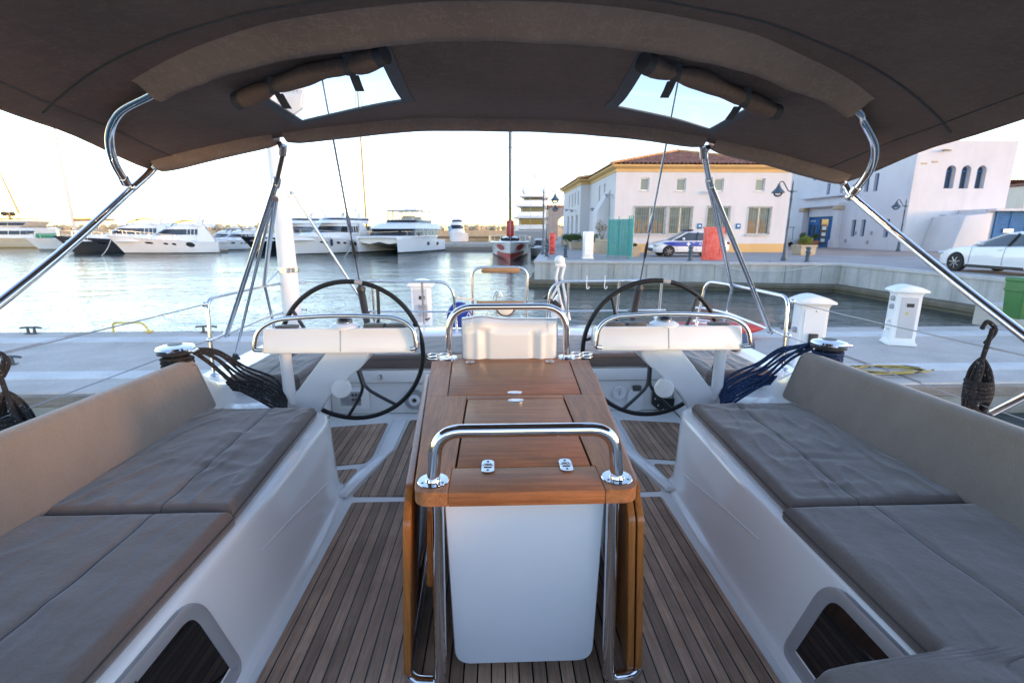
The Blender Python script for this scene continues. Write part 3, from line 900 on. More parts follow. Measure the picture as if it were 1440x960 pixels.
# =====================================================================  HELMS
def helm(s, rot, lab_w, lab_c):
    wx, wy, wz, wr = s * 1.065 - .015, 3.35, 1.872, .495
    c = V((wx, wy, wz))
    w = thing('steering_wheel', lab_w, 'steering wheel', (wx, wy, wz), 'yacht steering wheels')
    pt = lambda r, a, o=0: c + V((r * math.cos(R(a)), o, r * math.sin(R(a))))
    mb = MB(); mb.tube([pt(wr, a) for a in range(0, 360, 5)], .0165, 12, closed=True)
    obj('rim', mb, M['black'], w)
    mb = MB(); mb.tube([pt(wr, a) for a in range(78 - int(rot * 0), 85)], .0172, 12); obj('centre_mark', mb, M['greyp'], w)
    for a0 in (270, 30, 150):
        a = a0 + rot
        mb = MB()
        fork = .27
        mb.tube([pt(.03, a, -.01), pt(.12, a), pt(fork * .8, a), pt(fork, a)], [.030, .027, .026, .030], 10, flat=.6)
        for k in (-22, 22):
            mb.tube(spline([pt(fork * .78, a), pt(fork * 1.05, a + k * .18), pt(.36, a + k * .55), pt(wr, a + k)], 6), [.0155] * 13 + [.013] * 5 + [.016] if False else .0155, 10, flat=.75)
        obj('spoke', mb, M['blackp'], w)
    mb = MB(); mb.lathe([(.001, -.03), (.045, -.03), (.055, -.015), (.055, .02), (.04, .035), (.001, .035)], c, (R(90), 0, 0), 24)
    obj('hub', mb, M['blackp'], w)

    h = thing('helm_console', lab_c, 'helm console', (s * 1.03, 3.02, 1.61), 'helm consoles')
    # long white box, leaning slightly
    mb = MB(); mb.prism([(s * .575, 2.955, 1.958), (s * .575, 3.19, 1.965), (s * .575, 3.16, 2.085), (s * .575, 2.995, 2.112)], (s * .94, 0, 0), bev=.012, seg=3)
    obj('console_box', mb, M['gel'], h)
    mb = MB(); mb.box((s * 1.035, 2.9735, 2.035), (.003, .004, .13), (R(-14.5), 0, 0)); obj('seam', mb, M['greyp'], h)
    # instrument hoods on the top
    for a, wd in (((.64, .12), (.78, .12)) if True else ()):
        mb = MB(); mb.prism([(s * a, 3.01, 2.105), (s * (a + wd), 3.01, 2.105), (s * (a + wd), 3.14, 2.092), (s * a, 3.14, 2.092)], (0, 0, .028), bev=.006)
        obj('instrument_hood', mb, M['darkg'], h)
    mb = MB(); mb.prism([(s * 1.34, 3.02, 2.103), (s * 1.45, 3.02, 2.103), (s * 1.45, 3.13, 2.092), (s * 1.34, 3.13, 2.092)], (0, 0, .022), bev=.006)
    obj('instrument_hood', mb, M['darkg'], h)
    # compass
    cc = (s * 1.035, 3.08, 2.10)
    mb = MB(); mb.lathe([(.095, 0), (.094, .012), (.075, .024), (.06, .03), (.001, .03)], cc, n=32); cp = obj('compass', mb, M['wpaint'], h)
    mb = MB(); mb.lathe([(.052, .028)] + [(.052 * math.cos(R(a)), .032 + .05 * math.sin(R(a))) for a in range(0, 91, 10)], cc, n=24); obj('compass_dome', mb, M['darkglass'], cp)
    mb = MB(); mb.lathe([(.056, .026), (.058, .032), (.053, .036)], cc, n=24); obj('compass_ring', mb, M['steel'], cp)
    # grab rail
    mb = MB()
    z0 = 1.985
    path = fillet([(s * .60, 2.955, z0), (s * .562, 2.945, z0 + .005), (s * .575, 2.955, 2.125), (s * .68, 2.97, 2.182), (s * 1.04, 2.97, 2.20), (s * 1.42, 2.97, 2.175), (s * 1.53, 2.955, 2.11), (s * 1.555, 2.945, z0 + .005), (s * 1.51, 2.955, z0)], [0, .01, .09, .12, .4, .12, .09, .01, 0], 8)
    mb.tube(path, .0145, 14)
    g = obj('grab_rail', mb, M['steel'], h)
    # post
    mb = MB(); mb.lathe([(.05, 1.605), (.046, 1.62), (.038, 1.66), (.036, 1.90), (.04, 1.962)], (s * 1.42, 3.06, 0), n=24); obj('post', mb, M['alu'], h)
    # broad arm from the wheel shaft down to the bench end
    mb = MB()
    outl = [atY(u, v, 3.04) for u, v in ((464, 488), (512, 488), (520, 500), (508, 517), (494, 528), (462, 558), (432, 604), (398, 576))]
    outl = fillet([V((s * -p.x - .005 * (s > 0), p.y, p.z)) for p in outl], [.0, .01, .03, .03, .03, .02, .02, .01], 5, True)
    mb.prism(outl, (0, .11, 0), bev=.010, seg=3)
    obj('arm', mb, M['alu'], h)
    # shaft housing and round brake cap
    mb = MB(); mb.lathe([(.06, 0), (.06, .16), (.05, .19), (.001, .19)], (s * .985, 3.33, 1.885), (R(90), 0, 0), 28); obj('shaft_housing', mb, M['gel'], h)
    kp = atY(478 if s < 0 else 936, 547, 3.0)
    mb = MB(); mb.lathe([(.046, -.07), (.05, -.02), (.062, 0), (.064, .02), (.058, .034), (.001, .038)], (kp.x, 3.03, kp.z), (R(90), 0, R(-14 * s)), 28); obj('brake_cap', mb, M['wpaint'], h)
helm(-1, 14, 'black steering wheel in front of the tall white pole', 'white helm console with steel rail above the dark rope tails')
helm(1, 0, 'black steering wheel backed by the quay wall', 'white helm console with steel rail next to the blue ropes')
# =====================================================================  BIMINI
bim = thing('bimini_canopy', 'brown canvas bimini canopy on steel bows with two clear roof windows, stretched over the cockpit', 'canopy', (0, 2.0, 3.2))
def interp(t, tab):
    for (a, va), (b, vb) in zip(tab, tab[1:]):
        if t <= b: 
            k = max(0, (t - a) / (b - a)); k = k * k * (3 - 2 * k) * .5 + k * .5
            return va + (vb - va) * k
    return tab[-1][1]
def bz(x, y):
    c = interp(y, [(-1.2, 3.34), (.4, 3.37), (1.0, 3.335), (1.54, 3.295), (2.05, 3.225), (2.6, 3.235)])
    e = interp(y, [(-1.2, 3.24), (.4, 3.20), (1.0, 3.17), (1.54, 3.135), (2.05, 3.08), (2.6, 2.99)])
    k = min(1.2, abs(x) / 1.75)
    z = c - (c - e) * k ** 2.1
    # cloth hangs slightly between the bows and gathers near seams
    z -= .022 * x / 1.75
    z += .006 * noise.noise(V((x * 1.7, y * 1.7, 2))) + .0035 * noise.noise(V((x * 5, y * 3, 7)))
    return z
Y0, Y1 = .1, 2.59
WIN = {}
for s, q in ((-1, [(-.965, 2.04), (-.47, 1.80), (-.475, 2.27), (-1.00, 2.49)]), (1, [(.395, 1.83), (.93, 2.10), (.985, 2.58), (.425, 2.29)])):
    WIN[s] = q
def win_uv(s, u, v):
    """point of the window frame: u across from the centre outwards, v aft"""
    xi, xo = .435, .975
    x = s * lerp(xi, xo, u) + .0
    y = lerp(1.80 + .22 * u, 2.27 + .22 * u, v) if True else 0
    return x, y
def in_win(x, y):
    ax = abs(x)
    if not .43 < ax < .945: return False
    u = (ax - .435) / .54
    return 1.735 + .22 * u < y < 2.165 + .22 * u
mb = MB()
NXc, NYc = 140, 0
def strip_grid(mb, f, us, vs_, skip=None):
    vs2 = [V(f(u, v)) for u in us for v in vs_]
    n = len(vs_)
    fs = [(i * n + j, (i + 1) * n + j, (i + 1) * n + j + 1, i * n + j + 1) for i in range(len(us) - 1) for j in range(n - 1)
          if not (skip and skip((us[i] + us[i + 1]) / 2, (vs_[j] + vs_[j + 1]) / 2))]
    mb.add(vs2, fs)
# x stations hit the window edges exactly; inside the window columns rows shear with the window
xs = sorted(set([round(-1.78 + 1.335 * i / 20, 4) for i in range(0)] ))
neg = [-1.78 + (1.78 - .945) * i / 22 for i in range(22)] + [-.945 + .515 * i / 20 for i in range(20)] + [-.43 + .43 * i / 14 for i in range(14)]
xs = neg + [0] + [-x for x in neg[::-1]]
def rowshift(x):
    u = min(1, max(0, (abs(x) - .43) / .515)); return .22 * u
rows = [Y0 + (1.6 - Y0) * i / 40 for i in range(40)] + [1.6 + .135 * i / 5 for i in range(5)] + [1.735 + .44 * i / 12 for i in range(12)] + [2.165 + .425 * i / 10 for i in range(11)]
def real_y(x, r):
    s_ = rowshift(x)
    if r <= 1.6: return r
    if r <= 1.735: return lerp(1.6, 1.735 + s_, (r - 1.6) / .135)
    if r <= 2.165: return r + s_
    return lerp(2.165 + s_, 2.59 + 0 * s_, (r - 2.165) / .425) if s_ < .3 else r
def canv(x, r):
    y = real_y(x, r); return V((x, y, bz(x, y)))
skipf = lambda x, r: .43 < abs(x) < .945 and 1.735 < r < 2.165
strip_grid(mb, canv, xs, rows, skipf)
strip_grid(mb, lambda x, r: canv(x, r) + V((0, 0, .004)), xs, rows, skipf)
# side hems
for s in (-1, 1):
    mb.tube([V((s * 1.78, y, bz(s * 1.78, y) + .002)) for y in [Y0 + (2.59 - Y0) * i / 30 for i in range(31)]], .006, 6)
can = obj('canvas', mb, M['canvas'], bim, sharp=60)
# stitched seams: thin raised welts
mb = MB()
def welt(pts, r=.0035): mb.tube([V((x, y, bz(x, y) - .001)) for x, y in pts], r, 6)
welt([(x, 1.40 + .58 * (abs(x) / 1.75) ** 2) for x in [-1.7 + .1 * i for i in range(35)]])
for s in (-1, 1): welt([(s * 1.62, y) for y in [.15 + .1 * i for i in range(25)]], .003)
obj('seam', mb, M['webbing'], can)
# sleeve of the middle bow: a hanging pocket
def bowy(x): return 1.54 + .36 * (abs(x) / 1.31) ** 2
mb = MB(); rings = []
for i in range(61):
    x = -1.29 + 2.58 * i / 60; y = bowy(x); z = bz(x, y)
    w_ = .006 * noise.noise(V((x * 7, 0, 1))) + .003 * noise.noise(V((x * 22, 3, 1)))
    prof = [(-.085, .0), (-.07, -.008), (-.042, -.030), (-.012, -.056 + w_), (.010, -.062 + w_), (.022, -.052 + w_), (.04, -.02), (.06, .0)]
    kk = 1 - .25 * (abs(x) / 1.3) ** 3
    rings.append([V((x * (1 - .09 * (abs(x) / 1.29) ** 8 * q / 7), bowy(x * (1 - .09 * (abs(x) / 1.29) ** 8 * q / 7)) + a * kk, bz(x, y + a * kk) + b * kk + .0005)) for q, (a, b) in enumerate(prof)])
mb.loft(rings, False)
sl = obj('bow_sleeve', mb, M['sleeve'], bim, sharp=60)
# rear sleeve, open where the legs are tied on
for xa, xb in ((-1.72, -1.135), (-1.085, .985), (1.03, 1.74)):
    mb = MB(); rings = []; n = 40
    for i in range(n + 1):
        x = lerp(xa, xb, i / n); z = bz(x, 2.56)
        t = min(i, n - i) / n * (xb - xa)
        k = 1 - .35 * math.exp(-t / .05)
        w_ = .004 * noise.noise(V((x * 14, 3, 1))) * (1.8 if abs(x) > 1.1 else .7)
        prof = [(2.515, .001), (2.525, -.014 + w_ * .6), (2.54, -.034 * k + w_ * .6), (2.56, -.048 * k), (2.585, -.048 * k), (2.605, -.028 * k), (2.61, .004), (2.6, .012)]
        rings.append([V((x, y, bz(x, min(y, 2.59)) + b)) for y, b in prof])
    mb.loft(rings, False)
    obj('rear_sleeve', mb, M['sleeve'], bim, sharp=60)
# roof windows
for s in (-1, 1):
    def wp(u, v, o=0):
        x = s * (.43 + .515 * u); y = 1.735 + .22 * u + .44 * v
        return V((x, y, bz(x, y) - o))
    mb = MB()
    pane = lambda u, v: wp(u, v, -.001)
    mb.grid(lambda u, v: pane(lerp(-.02, 1.02, u), lerp(-.02, 1.02, v)), 8, 8)
    wn_ = obj('roof_window', mb, M['vinyl'], bim, label='clear vinyl roof window left of the mast line' if s < 0 else 'clear vinyl roof window above the quay building')
    # binding round the pane
    mb = MB()
    edge = [(u / 8, 0) for u in range(8)] + [(1, v / 8) for v in range(8)] + [(1 - u / 8, 1) for u in range(8)] + [(0, 1 - v / 8) for v in range(8)]
    inner = [wp(.03 + .94 * u, .035 + .93 * v, .004) for u, v in edge]; mid = [wp(.5 + (u - .5) * 1.03, .5 + (v - .5) * 1.03, .006) for u, v in edge]
    outer = [wp(.5 + (u - .5) * 1.13, .5 + (v - .5) * 1.15, .003) for u, v in edge]
    mb.loft([[p + V((0, 0, .006)) for p in inner], inner, mid, outer, [p + V((0, 0, .006)) for p in outer]], True)
    obj('window_binding', mb, M['binding'], wn_, sharp=70)
    # rolled-up cover along the forward edge
    mb = MB(); pts = []; rs = []
    for i in range(25):
        t = i / 24; u = lerp(-.04, 1.12, t)
        x = s * (.43 + .515 * u); y = 1.72 + .22 * u - .02 + .008 * math.sin(t * 9)
        pts.append(V((x, y, bz(x, y) - .034 - .003 * math.sin(t * 14))))
        rs.append(.029 + .0035 * math.sin(t * 17 + s) + .003 * noise.noise(V((t * 8, s, 0))) - .006 * math.exp(-((t - .22) / .04) ** 2) - .006 * math.exp(-((t - .72) / .04) ** 2))
    mb.tube(pts, rs, 14)
    rl = obj('rolled_cover', mb, M['canvas'], wn_, sharp=60)
    for k in (0, -1):
        mb = MB()
        a, b = (pts[0], pts[1]) if k == 0 else (pts[-2], pts[-1])
        mb.tube([lerp(a, b, -.05), lerp(a, b, .6 if k == 0 else .4), lerp(a, b, 1.05)], [r + .0022 for r in ([rs[0]] * 3 if k == 0 else [rs[-1]] * 3)], 14)
        obj('cover_hem', mb, M['webbing'], wn_)
    for t in (.24, .72):
        i = int(t * 24); p = pts[i]; r_ = rs[i] + .004
        mb = MB(); w2 = .016
        loop = [V((0, -r_ * .9, r_)), V((0, -r_, 0)), V((0, -r_ * .7, -r_ * .75)), V((0, 0, -r_ * 1.02)), V((0, r_ * .75, -r_ * .75)), V((0, r_ + .004, -.02)), V((0, r_ + .03, -.035)), V((0, r_ + .065, -.05))]
        mb.loft([[p + q + V((-w2, -.004 * k2, 0)) for q in loop] for k2 in (0, 1)] if False else [[p + q + V((dx, 0, 0)) for q in loop] for dx in (-w2, w2)], False)
        mb.loft([[p + q * 1.03 + V((dx, 0, 0)) for q in loop] for dx in (-w2, w2)], False)
        obj('strap', mb, M['webbing'], wn_)
# frame
for s in (-1, 1):
    mb = MB()
    dz = 0 if s < 0 else -.065
    top = [V((s * 1.745, 2.545, 2.985 + dz)), V((s * 1.72, 2.55, 3.015 + dz))]
    low = [V((s * 1.80, .25, 1.70)), V((s * 1.75, 1.69, 2.465)), V((s * 1.75, 2.40, 2.89))] if s < 0 else [V((1.80, .25, 1.65)), V((1.75, 1.57, 2.352)), V((1.75, 2.40, 2.815))]
    mb.tube(spline(low + top, 8), .0165, 14)
    obj('main_bow', mb, M['steel'], bim)
    mb = MB()
    if s < 0: pts = [V((x_, bowy(x_), bz(x_, bowy(x_)) - .022)) for x_ in (-1.0, -1.15, -1.28)] + [atY(168, 157, 1.97), atY(154, 190, 2.09), atY(160, 226, 2.20), atY(175, 253, 2.26)]
    else: pts = [V((x_, bowy(x_), bz(x_, bowy(x_)) - .022)) for x_ in (1.0, 1.15, 1.28)] + [atY(1215, 171, 1.97), atY(1230, 205, 2.09), atY(1224, 238, 2.20), atY(1204, 266, 2.26)]
    mb.tube(spline(pts, 8), .0165, 14)
    mbow = obj('middle_bow', mb, M['steel'], bim)
    mb = MB()
    e = pts[-1]; d = (pts[-1] - pts[-2]).normalized()
    j = atX(183 if s < 0 else 1195, 264 if s < 0 else 277, s * 1.75)
    mb.tube([e - d * .01, e + d * .02], .02, 12)
    mb.tube([e, j], .008, 8); mb.ball(j, .022, 10)
    obj('hinge_joint', mb, M['steel'], mbow)
# folding legs to the stern rail
def leg(pts, r, m='steelb', name='bimini_leg'):
    mb = MB(); mb.tube([V(p) for p in pts], r, 12); return obj(name, mb, M[m], bim)
tl = V((-1.12, 2.56, bz(-1.12, 2.56) - .03)); jl = atY(390, 252, 2.75); kl = atY(376, 296, 2.95)
leg([tl, atY(398, 215, 2.6), jl, kl], .011, 'darkg')
for q_ in (([atY(398, 204, 2.58), atY(397, 218, 2.6)]), ([jl, atY(388, 262, 2.78)])): obj('leg_joint', MB().tube(q_, .02, 10), M['steelb'], bim)
leg([atY(388, 258, 2.76), atX(319, 470, -2.15)], .0165)
leg([atY(387, 280, 2.8), atX(371, 400, -2.15)], .0165)
leg([atY(388, 262, 2.85), atX(331, 500, -2.12)], .0095, 'steel')
tr = V((1.01, 2.56, bz(1.01, 2.56) - .03)); jr = atY(997, 252, 2.75)
leg([tr, atY(990, 216, 2.6), jr, atY(999, 262, 2.8)], .0145, 'steelb')
for q_ in (([atY(989, 206, 2.58), atY(990, 222, 2.6)]), ([jr, atY(999, 264, 2.8)])): obj('leg_joint', MB().tube(q_, .02, 10), M['steelb'], bim)
leg([atY(998, 258, 2.78), atX(1029, 402, 2.13)], .0165)
leg([atY(1000, 262, 2.78), atX(1083, 466, 2.15)], .0165)
for q in (atX(319, 470, -2.15), atX(371, 400, -2.15), atX(1029, 402, 2.13), atX(1083, 466, 2.15)):
    mb = MB(); mb.ball(q, .026, 10); obj('leg_clamp', mb, M['steel'], bim)
mb = MB(); q = atX(331, 500, -2.12); mb.tube([q + V((0, 0, .02)), q + V((0, 0, -.03))], [.014, .035], 10); obj('leg_foot', mb, M['rubber'], bim)

# =====================================================================  STERN RAILS, RIGGING
RT = 2.215
for s in (-1, 1):
    pp = thing('stern_rail', 'steel stern rail corner below the forked canopy legs, beside the tall white pole' if s < 0 else 'steel stern rail corner beside the white pedestal and quay wall', 'guard rail', (s * 2.15, 4.0, 1.66), 'stern guard rails')
    mb = MB()
    if s < 0: path = [(-2.15, 3.50, 1.66), (-2.155, 3.55, 2.225), (-2.15, 4.5, 2.22), (-2.1, 4.80, 2.215), (-1.93, 4.82, 2.215)]
    else: path = [(2.15, 3.53, 1.66), (2.155, 3.58, 2.215), (2.15, 4.5, 2.21), (2.06, 4.83, 2.21), (2.0, 4.86, 1.68)]
    mb.tube(fillet([V(p) for p in path], [0, .09, .5, .11, .05], 8), .0135, 12)
    obj('top_rail', mb, M['steel'], pp)
    mb = MB(); mb.tube(fillet([V((s * 2.155, 3.525, 1.92)), V((s * 2.155, 4.5, 1.94)), V((s * 2.05, 4.84, 1.94)), V((s * 1.95, 4.84, 1.94))], .15, 6), .011, 10); obj('middle_rail', mb, M['steel'], pp)
    mb = MB(); mb.tube([V((s * 2.15, 4.45, 2.215)), V((s * 2.17, 4.62, 1.67))], .0125, 10); obj('post', mb, M['steel'], pp)
    mb = MB()
    for zz in (2.19, 1.93): mb.ball((s * 2.155, 3.52, zz), .02, 8)
    mb.lathe([(.035, 0), (.03, .012), (.016, .02)], (s * 2.15, 3.50, 1.665), n=14)
    obj('rail_fitting', mb, M['steel'], pp)
for s in (-1, 1):
    xa, xb = (-1.32, -.46) if s < 0 else (.45, 1.66)
    pp = thing('stern_rail', 'steel stern rail in front of the middle dock pedestal' if s < 0 else 'steel stern rail with hooks in front of the white outboard bracket', 'guard rail', ((xa + xb) / 2, 4.8, 1.73), 'stern guard rails')
    mb = MB(); xi = xb if s < 0 else xa; xo = xa if s < 0 else xb
    mb.tube(fillet([V((xo, 4.80, 2.225)), V((xi - s * -.03, 4.80, 2.215)), V((xi, 4.82, 1.73))], [0, .16, 0], 8), .0135, 12); obj('top_rail', mb, M['steel'], pp)
    mb = MB(); mb.tube([V((xo, 4.80, 1.925)), V((xi, 4.81, 1.915))], .009, 10); obj('middle_rail', mb, M['steel'], pp)
    for xx in ((-.79, -1.28) if s < 0 else (.66, 1.17, 1.60)):
        mb = MB(); mb.tube([V((xx, 4.80, 2.21)), V((xx, 4.83, 1.73))], .0125, 10); obj('post', mb, M['steelb'], pp)
    if s > 0:
        for xx in (.84, 1.02):
            mb = MB(); mb.tube(spline([V((xx, 4.785, 2.275)), V((xx, 4.785, 2.17)), V((xx + .008, 4.785, 2.145)), V((xx + .022, 4.785, 2.15)), V((xx + .024, 4.785, 2.17))], 5), .005, 8); obj('hook', mb, M['wpaint'], pp)
# guard wires
def wire(a, b, r, label, sag=0, cat='guard wire', g=None, m='wire'):
    a, b = V(a), V(b)
    mb = MB(); mb.tube([lerp(a, b, t / 10) - V((0, 0, sag * 4 * (t / 10) * (1 - t / 10))) for t in range(11)], r, 6)
    return solo('guard_wire', mb, M[m], label, cat, tuple(a), g)
wire((-2.155, 3.53, 2.19), (-2.19, -1.5, 2.26), .0035, 'upper steel guard wire over the pontoon, on the dark rope side', .02)
wire((-2.155, 3.53, 1.93), (-2.19, -1.5, 1.97), .003, 'lower steel guard wire just above the tan backrest', .015)
wire((2.155, 3.55, 2.18), (2.19, -1.5, 2.26), .0035, 'upper steel guard wire passing in front of the two dock pedestals', .02)
wire((2.155, 3.55, 1.92), (2.19, -1.5, 1.97), .003, 'lower steel guard wire just above the grey-brown backrest', .015)
wire((-1.93, 4.82, 2.215), (-1.32, 4.80, 2.222), .0045, 'short steel wire closing the stern rail behind the tall pole')
# stern gate with its teak handgrips
gate = thing('stern_gate', 'steel stern gate frame with a teak handgrip', 'gate', (-.02, 4.95, 1.73))
mb = MB(); mb.tube(fillet([V((-.30, 4.95, 1.72)), V((-.305, 4.95, 2.345)), V((.26, 4.95, 2.345)), V((.255, 4.95, 1.72))], .11, 8), .014, 12); obj('frame', mb, M['steelb'], gate)
mb = MB(); mb.tube([V((-.205, 4.94, 2.322)), V((-.19, 4.94, 2.318)), V((.165, 4.94, 2.318)), V((.18, 4.94, 2.322))], [.02, .029, .029, .02], 12); obj('handgrip', mb, M['teakgrip'], gate)
mb = MB(); mb.tube([V((-.26, 4.93, 1.985)), V((.22, 4.93, 1.985))], .022, 10); obj('handgrip', mb, M['teakgrip'], gate)
mb = MB(); mb.tube([V((-.06, 4.95, 1.74)), V((-.06, 4.95, 2.06)), V((-.02, 4.95, 2.10)), V((.0, 4.95, 2.05))], .008, 8); mb.tube(spline([V((-.10, 4.94, 2.02)), V((-.06, 4.93, 2.10)), V((-.03, 4.93, 2.06)), V((-.05, 4.93, 2.0)), V((-.13, 4.93, 1.93)), V((-.17, 4.93, 1.83))], 5), .006, 6)
obj('gate_hook', mb, M['steelb'], gate)
wire((-.46, 4.81, 2.06), (-.30, 4.93, 2.02), .006, 'short wire with a clip between stern rail and gate, near the dock pedestal')
wire((.45, 4.81, 2.03), (.26, 4.93, 2.0), .006, 'short wire with a clip between gate and the white outboard bracket')

# tall white pole at the stern corner with its strut and wind-vane
PX, PY = -2.035, 4.70
pole = thing('stern_pole', 'tall white pole with steel collars rising behind the left stern corner', 'pole', (PX, PY, 1.66))
mb = MB(); mb.lathe([(.088, 1.66), (.083, 2.2), (.076, 3.2), (.072, 4.3), (.001, 4.32)], (PX, PY, 0), n=24); obj('tube', mb, M['wpaint'], pole)
for zz in (2.345, 3.04):
    mb = MB(); r_ = .0795 if zz < 3 else .075
    mb.lathe([(r_, zz - .025), (r_ + .006, zz - .024), (r_ + .006, zz + .024), (r_, zz + .025)], (PX, PY, 0), n=24)
    mb.box((PX + (r_ + .012), PY - .02, zz), (.03, .03, .04)); obj('collar', mb, M['steel'], pole)
mb = MB(); mb.tube(fillet([V((PX + .07, PY - .02, 3.05)), V((PX + .12, PY - .02, 3.05)), V((-1.22, 4.86, 1.70))], .04, 6), .0135, 10); obj('strut', mb, M['steelb'], pole)
mb = MB(); mb.tube([V((PX - .07, PY - .03, 2.345)), V((-2.15, 4.46, 2.23))], .008, 8); obj('brace', mb, M['steelb'], pole)
# vane at the head of the pole, lettered faintly
mb = MB(); vo = [atY(379, 104, 4.68), atY(428, 96, 4.68), atY(424, 152, 4.68), atY(402, 168, 4.68), atY(376, 150, 4.68)]
mb.prism(vo, (0, .05, 0), bev=.01); vane = obj('vane', mb, M['wpaint'], pole)
mb = MB()
c0 = atY(400, 128, 4.668)
for r0, n, k in ((0, 7, 1), (-.085, 3, .9)):
    for i in range(n):
        xx = c0.x - .06 + i * .034 + (.0 if r0 == 0 else .0); zz = c0.z + r0 - i * .004
        mb.tube([V((xx, c0.y, zz)), V((xx + .004 * (-1) ** i, c0.y, zz + .03 * k))], .0032, 5)
        if i % 2: mb.tube([V((xx, c0.y, zz + .02)), V((xx + .016, c0.y, zz + .02))], .0028, 5)
obj('faded_letters', mb, M['greyp'], vane)

# split backstay
def backstay(s, base, label):
    st = thing('backstay', label, 'stay', base, 'backstays')
    B = V(base); Tm = V((0, -7.5, 21))
    d = (Tm - B).normalized()
    mb = MB(); mb.tube([B, B + d * .14, B + d * .50], [.024, .034, .034], 14); obj('tensioner', mb, M['coverd'], st)
    mb = MB(); mb.tube([B + d * .495, B + d * .52, B + d * .56], [.04, .045, .02], 12); obj('tensioner_cap', mb, M['blackp'], st)
    mb = MB(); mb.tube([B + d * .52, B + d * 9], .0055, 8); obj('cable', mb, M['coverd'], st)
    mb = MB(); mb.tube([B + d * .86, B + d * .90, B + d * .98, B + d * 1.04], [.008, .014, .014, .008], 8); obj('turnbuckle', mb, M['blackp'], st)
    mb = MB(); mb.tube([B + d * 1.12, B + d * 1.15, B + d * 1.28, B + d * 1.32], [.008, .018, .016, .008], 8); mb.tube([B + d * 1.32, B + d * 1.95], .0085, 8); obj('insulator', mb, M['steelb'], st)
backstay(-1, (-1.36, 4.86, 1.74), 'dark backstay running up beside the wheel that stands before the tall pole')
backstay(1, (1.335, 4.86, 1.74), 'dark backstay running up beside the wheel backed by the quay')

# =====================================================================  WINCHES AND ROPES
def winch(c, label):
    w = thing('winch', label, 'winch', c, 'sheet winches')
    c = V(c)
    mb = MB(); mb.lathe([(.095, 0), (.09, .025), (.075, .04), (.066, .07), (.064, .12), (.07, .145), (.078, .152)], c, n=28); obj('drum', mb, M['steelb'], w)
    mb = MB(); mb.lathe([(.078, .150), (.096, .156), (.098, .166), (.094, .172)], c, n=28); obj('self_tailer', mb, M['blackp'], w)
    mb = MB(); mb.lathe([(.098, .176), (.10, .184), (.094, .195), (.06, .204), (.03, .207), (.001, .207)], c, n=28); cp = obj('cap', mb, M['steel'], w)
    mb = MB(); mb.lathe([(.04, .2065), (.038, .2085), (.001, .2085)], c, n=20); obj('cap_socket', mb, M['darkg'], cp)
    mb = MB(); mb.prism([c + V((.05, -.03, .165)), c + V((.125, -.035, .165)), c + V((.125, .02, .165)), c + V((.05, .03, .165))], (0, 0, .014), bev=.005); obj('feeder_arm', mb, M['steel'], w)
winch((-1.93, 2.80, 1.855), 'chrome sheet winch wrapped in dark rope')
winch((1.96, 2.80, 1.855), 'chrome sheet winch wrapped in blue rope')
random.seed(3)
def rope_tails(s, m, label, r):
    mb = MB(); c = V((s * 1.93, 2.80, 1.855)) if s < 0 else V((1.96, 2.80, 1.855))
    for k in range(4):  # turns round the drum
        mb.tube([c + V((.078 * math.cos(a), .078 * math.sin(a), .05 + .021 * k + .021 * a / 6.28)) for a in [i * .35 for i in range(19)]], r, 8)
    a0 = c + V((-s * .08, .03, .165))
    for k in range(7):
        j = lambda q: random.uniform(-q, q)
        f = (k - 3) / 3
        pts = [c + V((-s * (.04 + .03 * random.random()), .07 + j(.02), .15 + j(.02))), V((s * (1.80 + j(.02)), 2.96 + .05 * f, 1.93 + .03 * f + j(.015))),
               V((s * (1.70 + j(.01)), 3.02 + .08 * f, 1.80 + .035 * f + j(.01))), V((s * (1.58 + j(.02)), 3.03 + .10 * f, 1.73 + .03 * f + j(.012))),
               V((s * (1.47 + .02 * f), 2.99 + .10 * f, 1.69 + .03 * f)), V((s * (1.40 + .03 * f), 2.94 + .09 * f, 1.645)), V((s * (1.38 + .04 * f), 2.90 + .07 * f, 1.625))]
        mb.tube(spline(pts, 7), r, 8)
    for k in range(5):
        f = (k - 2) / 2
        pts = [V((s * (1.76 + .02 * f), 2.99, 1.72 + .012 * k)), V((s * 1.66, 2.99 + .04 * f, 1.74 + .018 * f)), V((s * 1.55, 2.95 + .05 * f, 1.70 + .012 * f)), V((s * 1.45, 2.90 + .05 * f, 1.655 + .008 * k)), V((s * 1.39, 2.87 + .05 * f, 1.63))]
        mb.tube(spline(pts, 6), r, 8)
    solo('rope_tails', mb, M[m], label, 'rope', tuple(c))
rope_tails(-1, 'ropek', 'dark rope tails wound on a winch and draped towards the white console post', .0085)
rope_tails(1, 'ropeb', 'blue rope tails wound on a winch and draped towards the white console post', .0085)
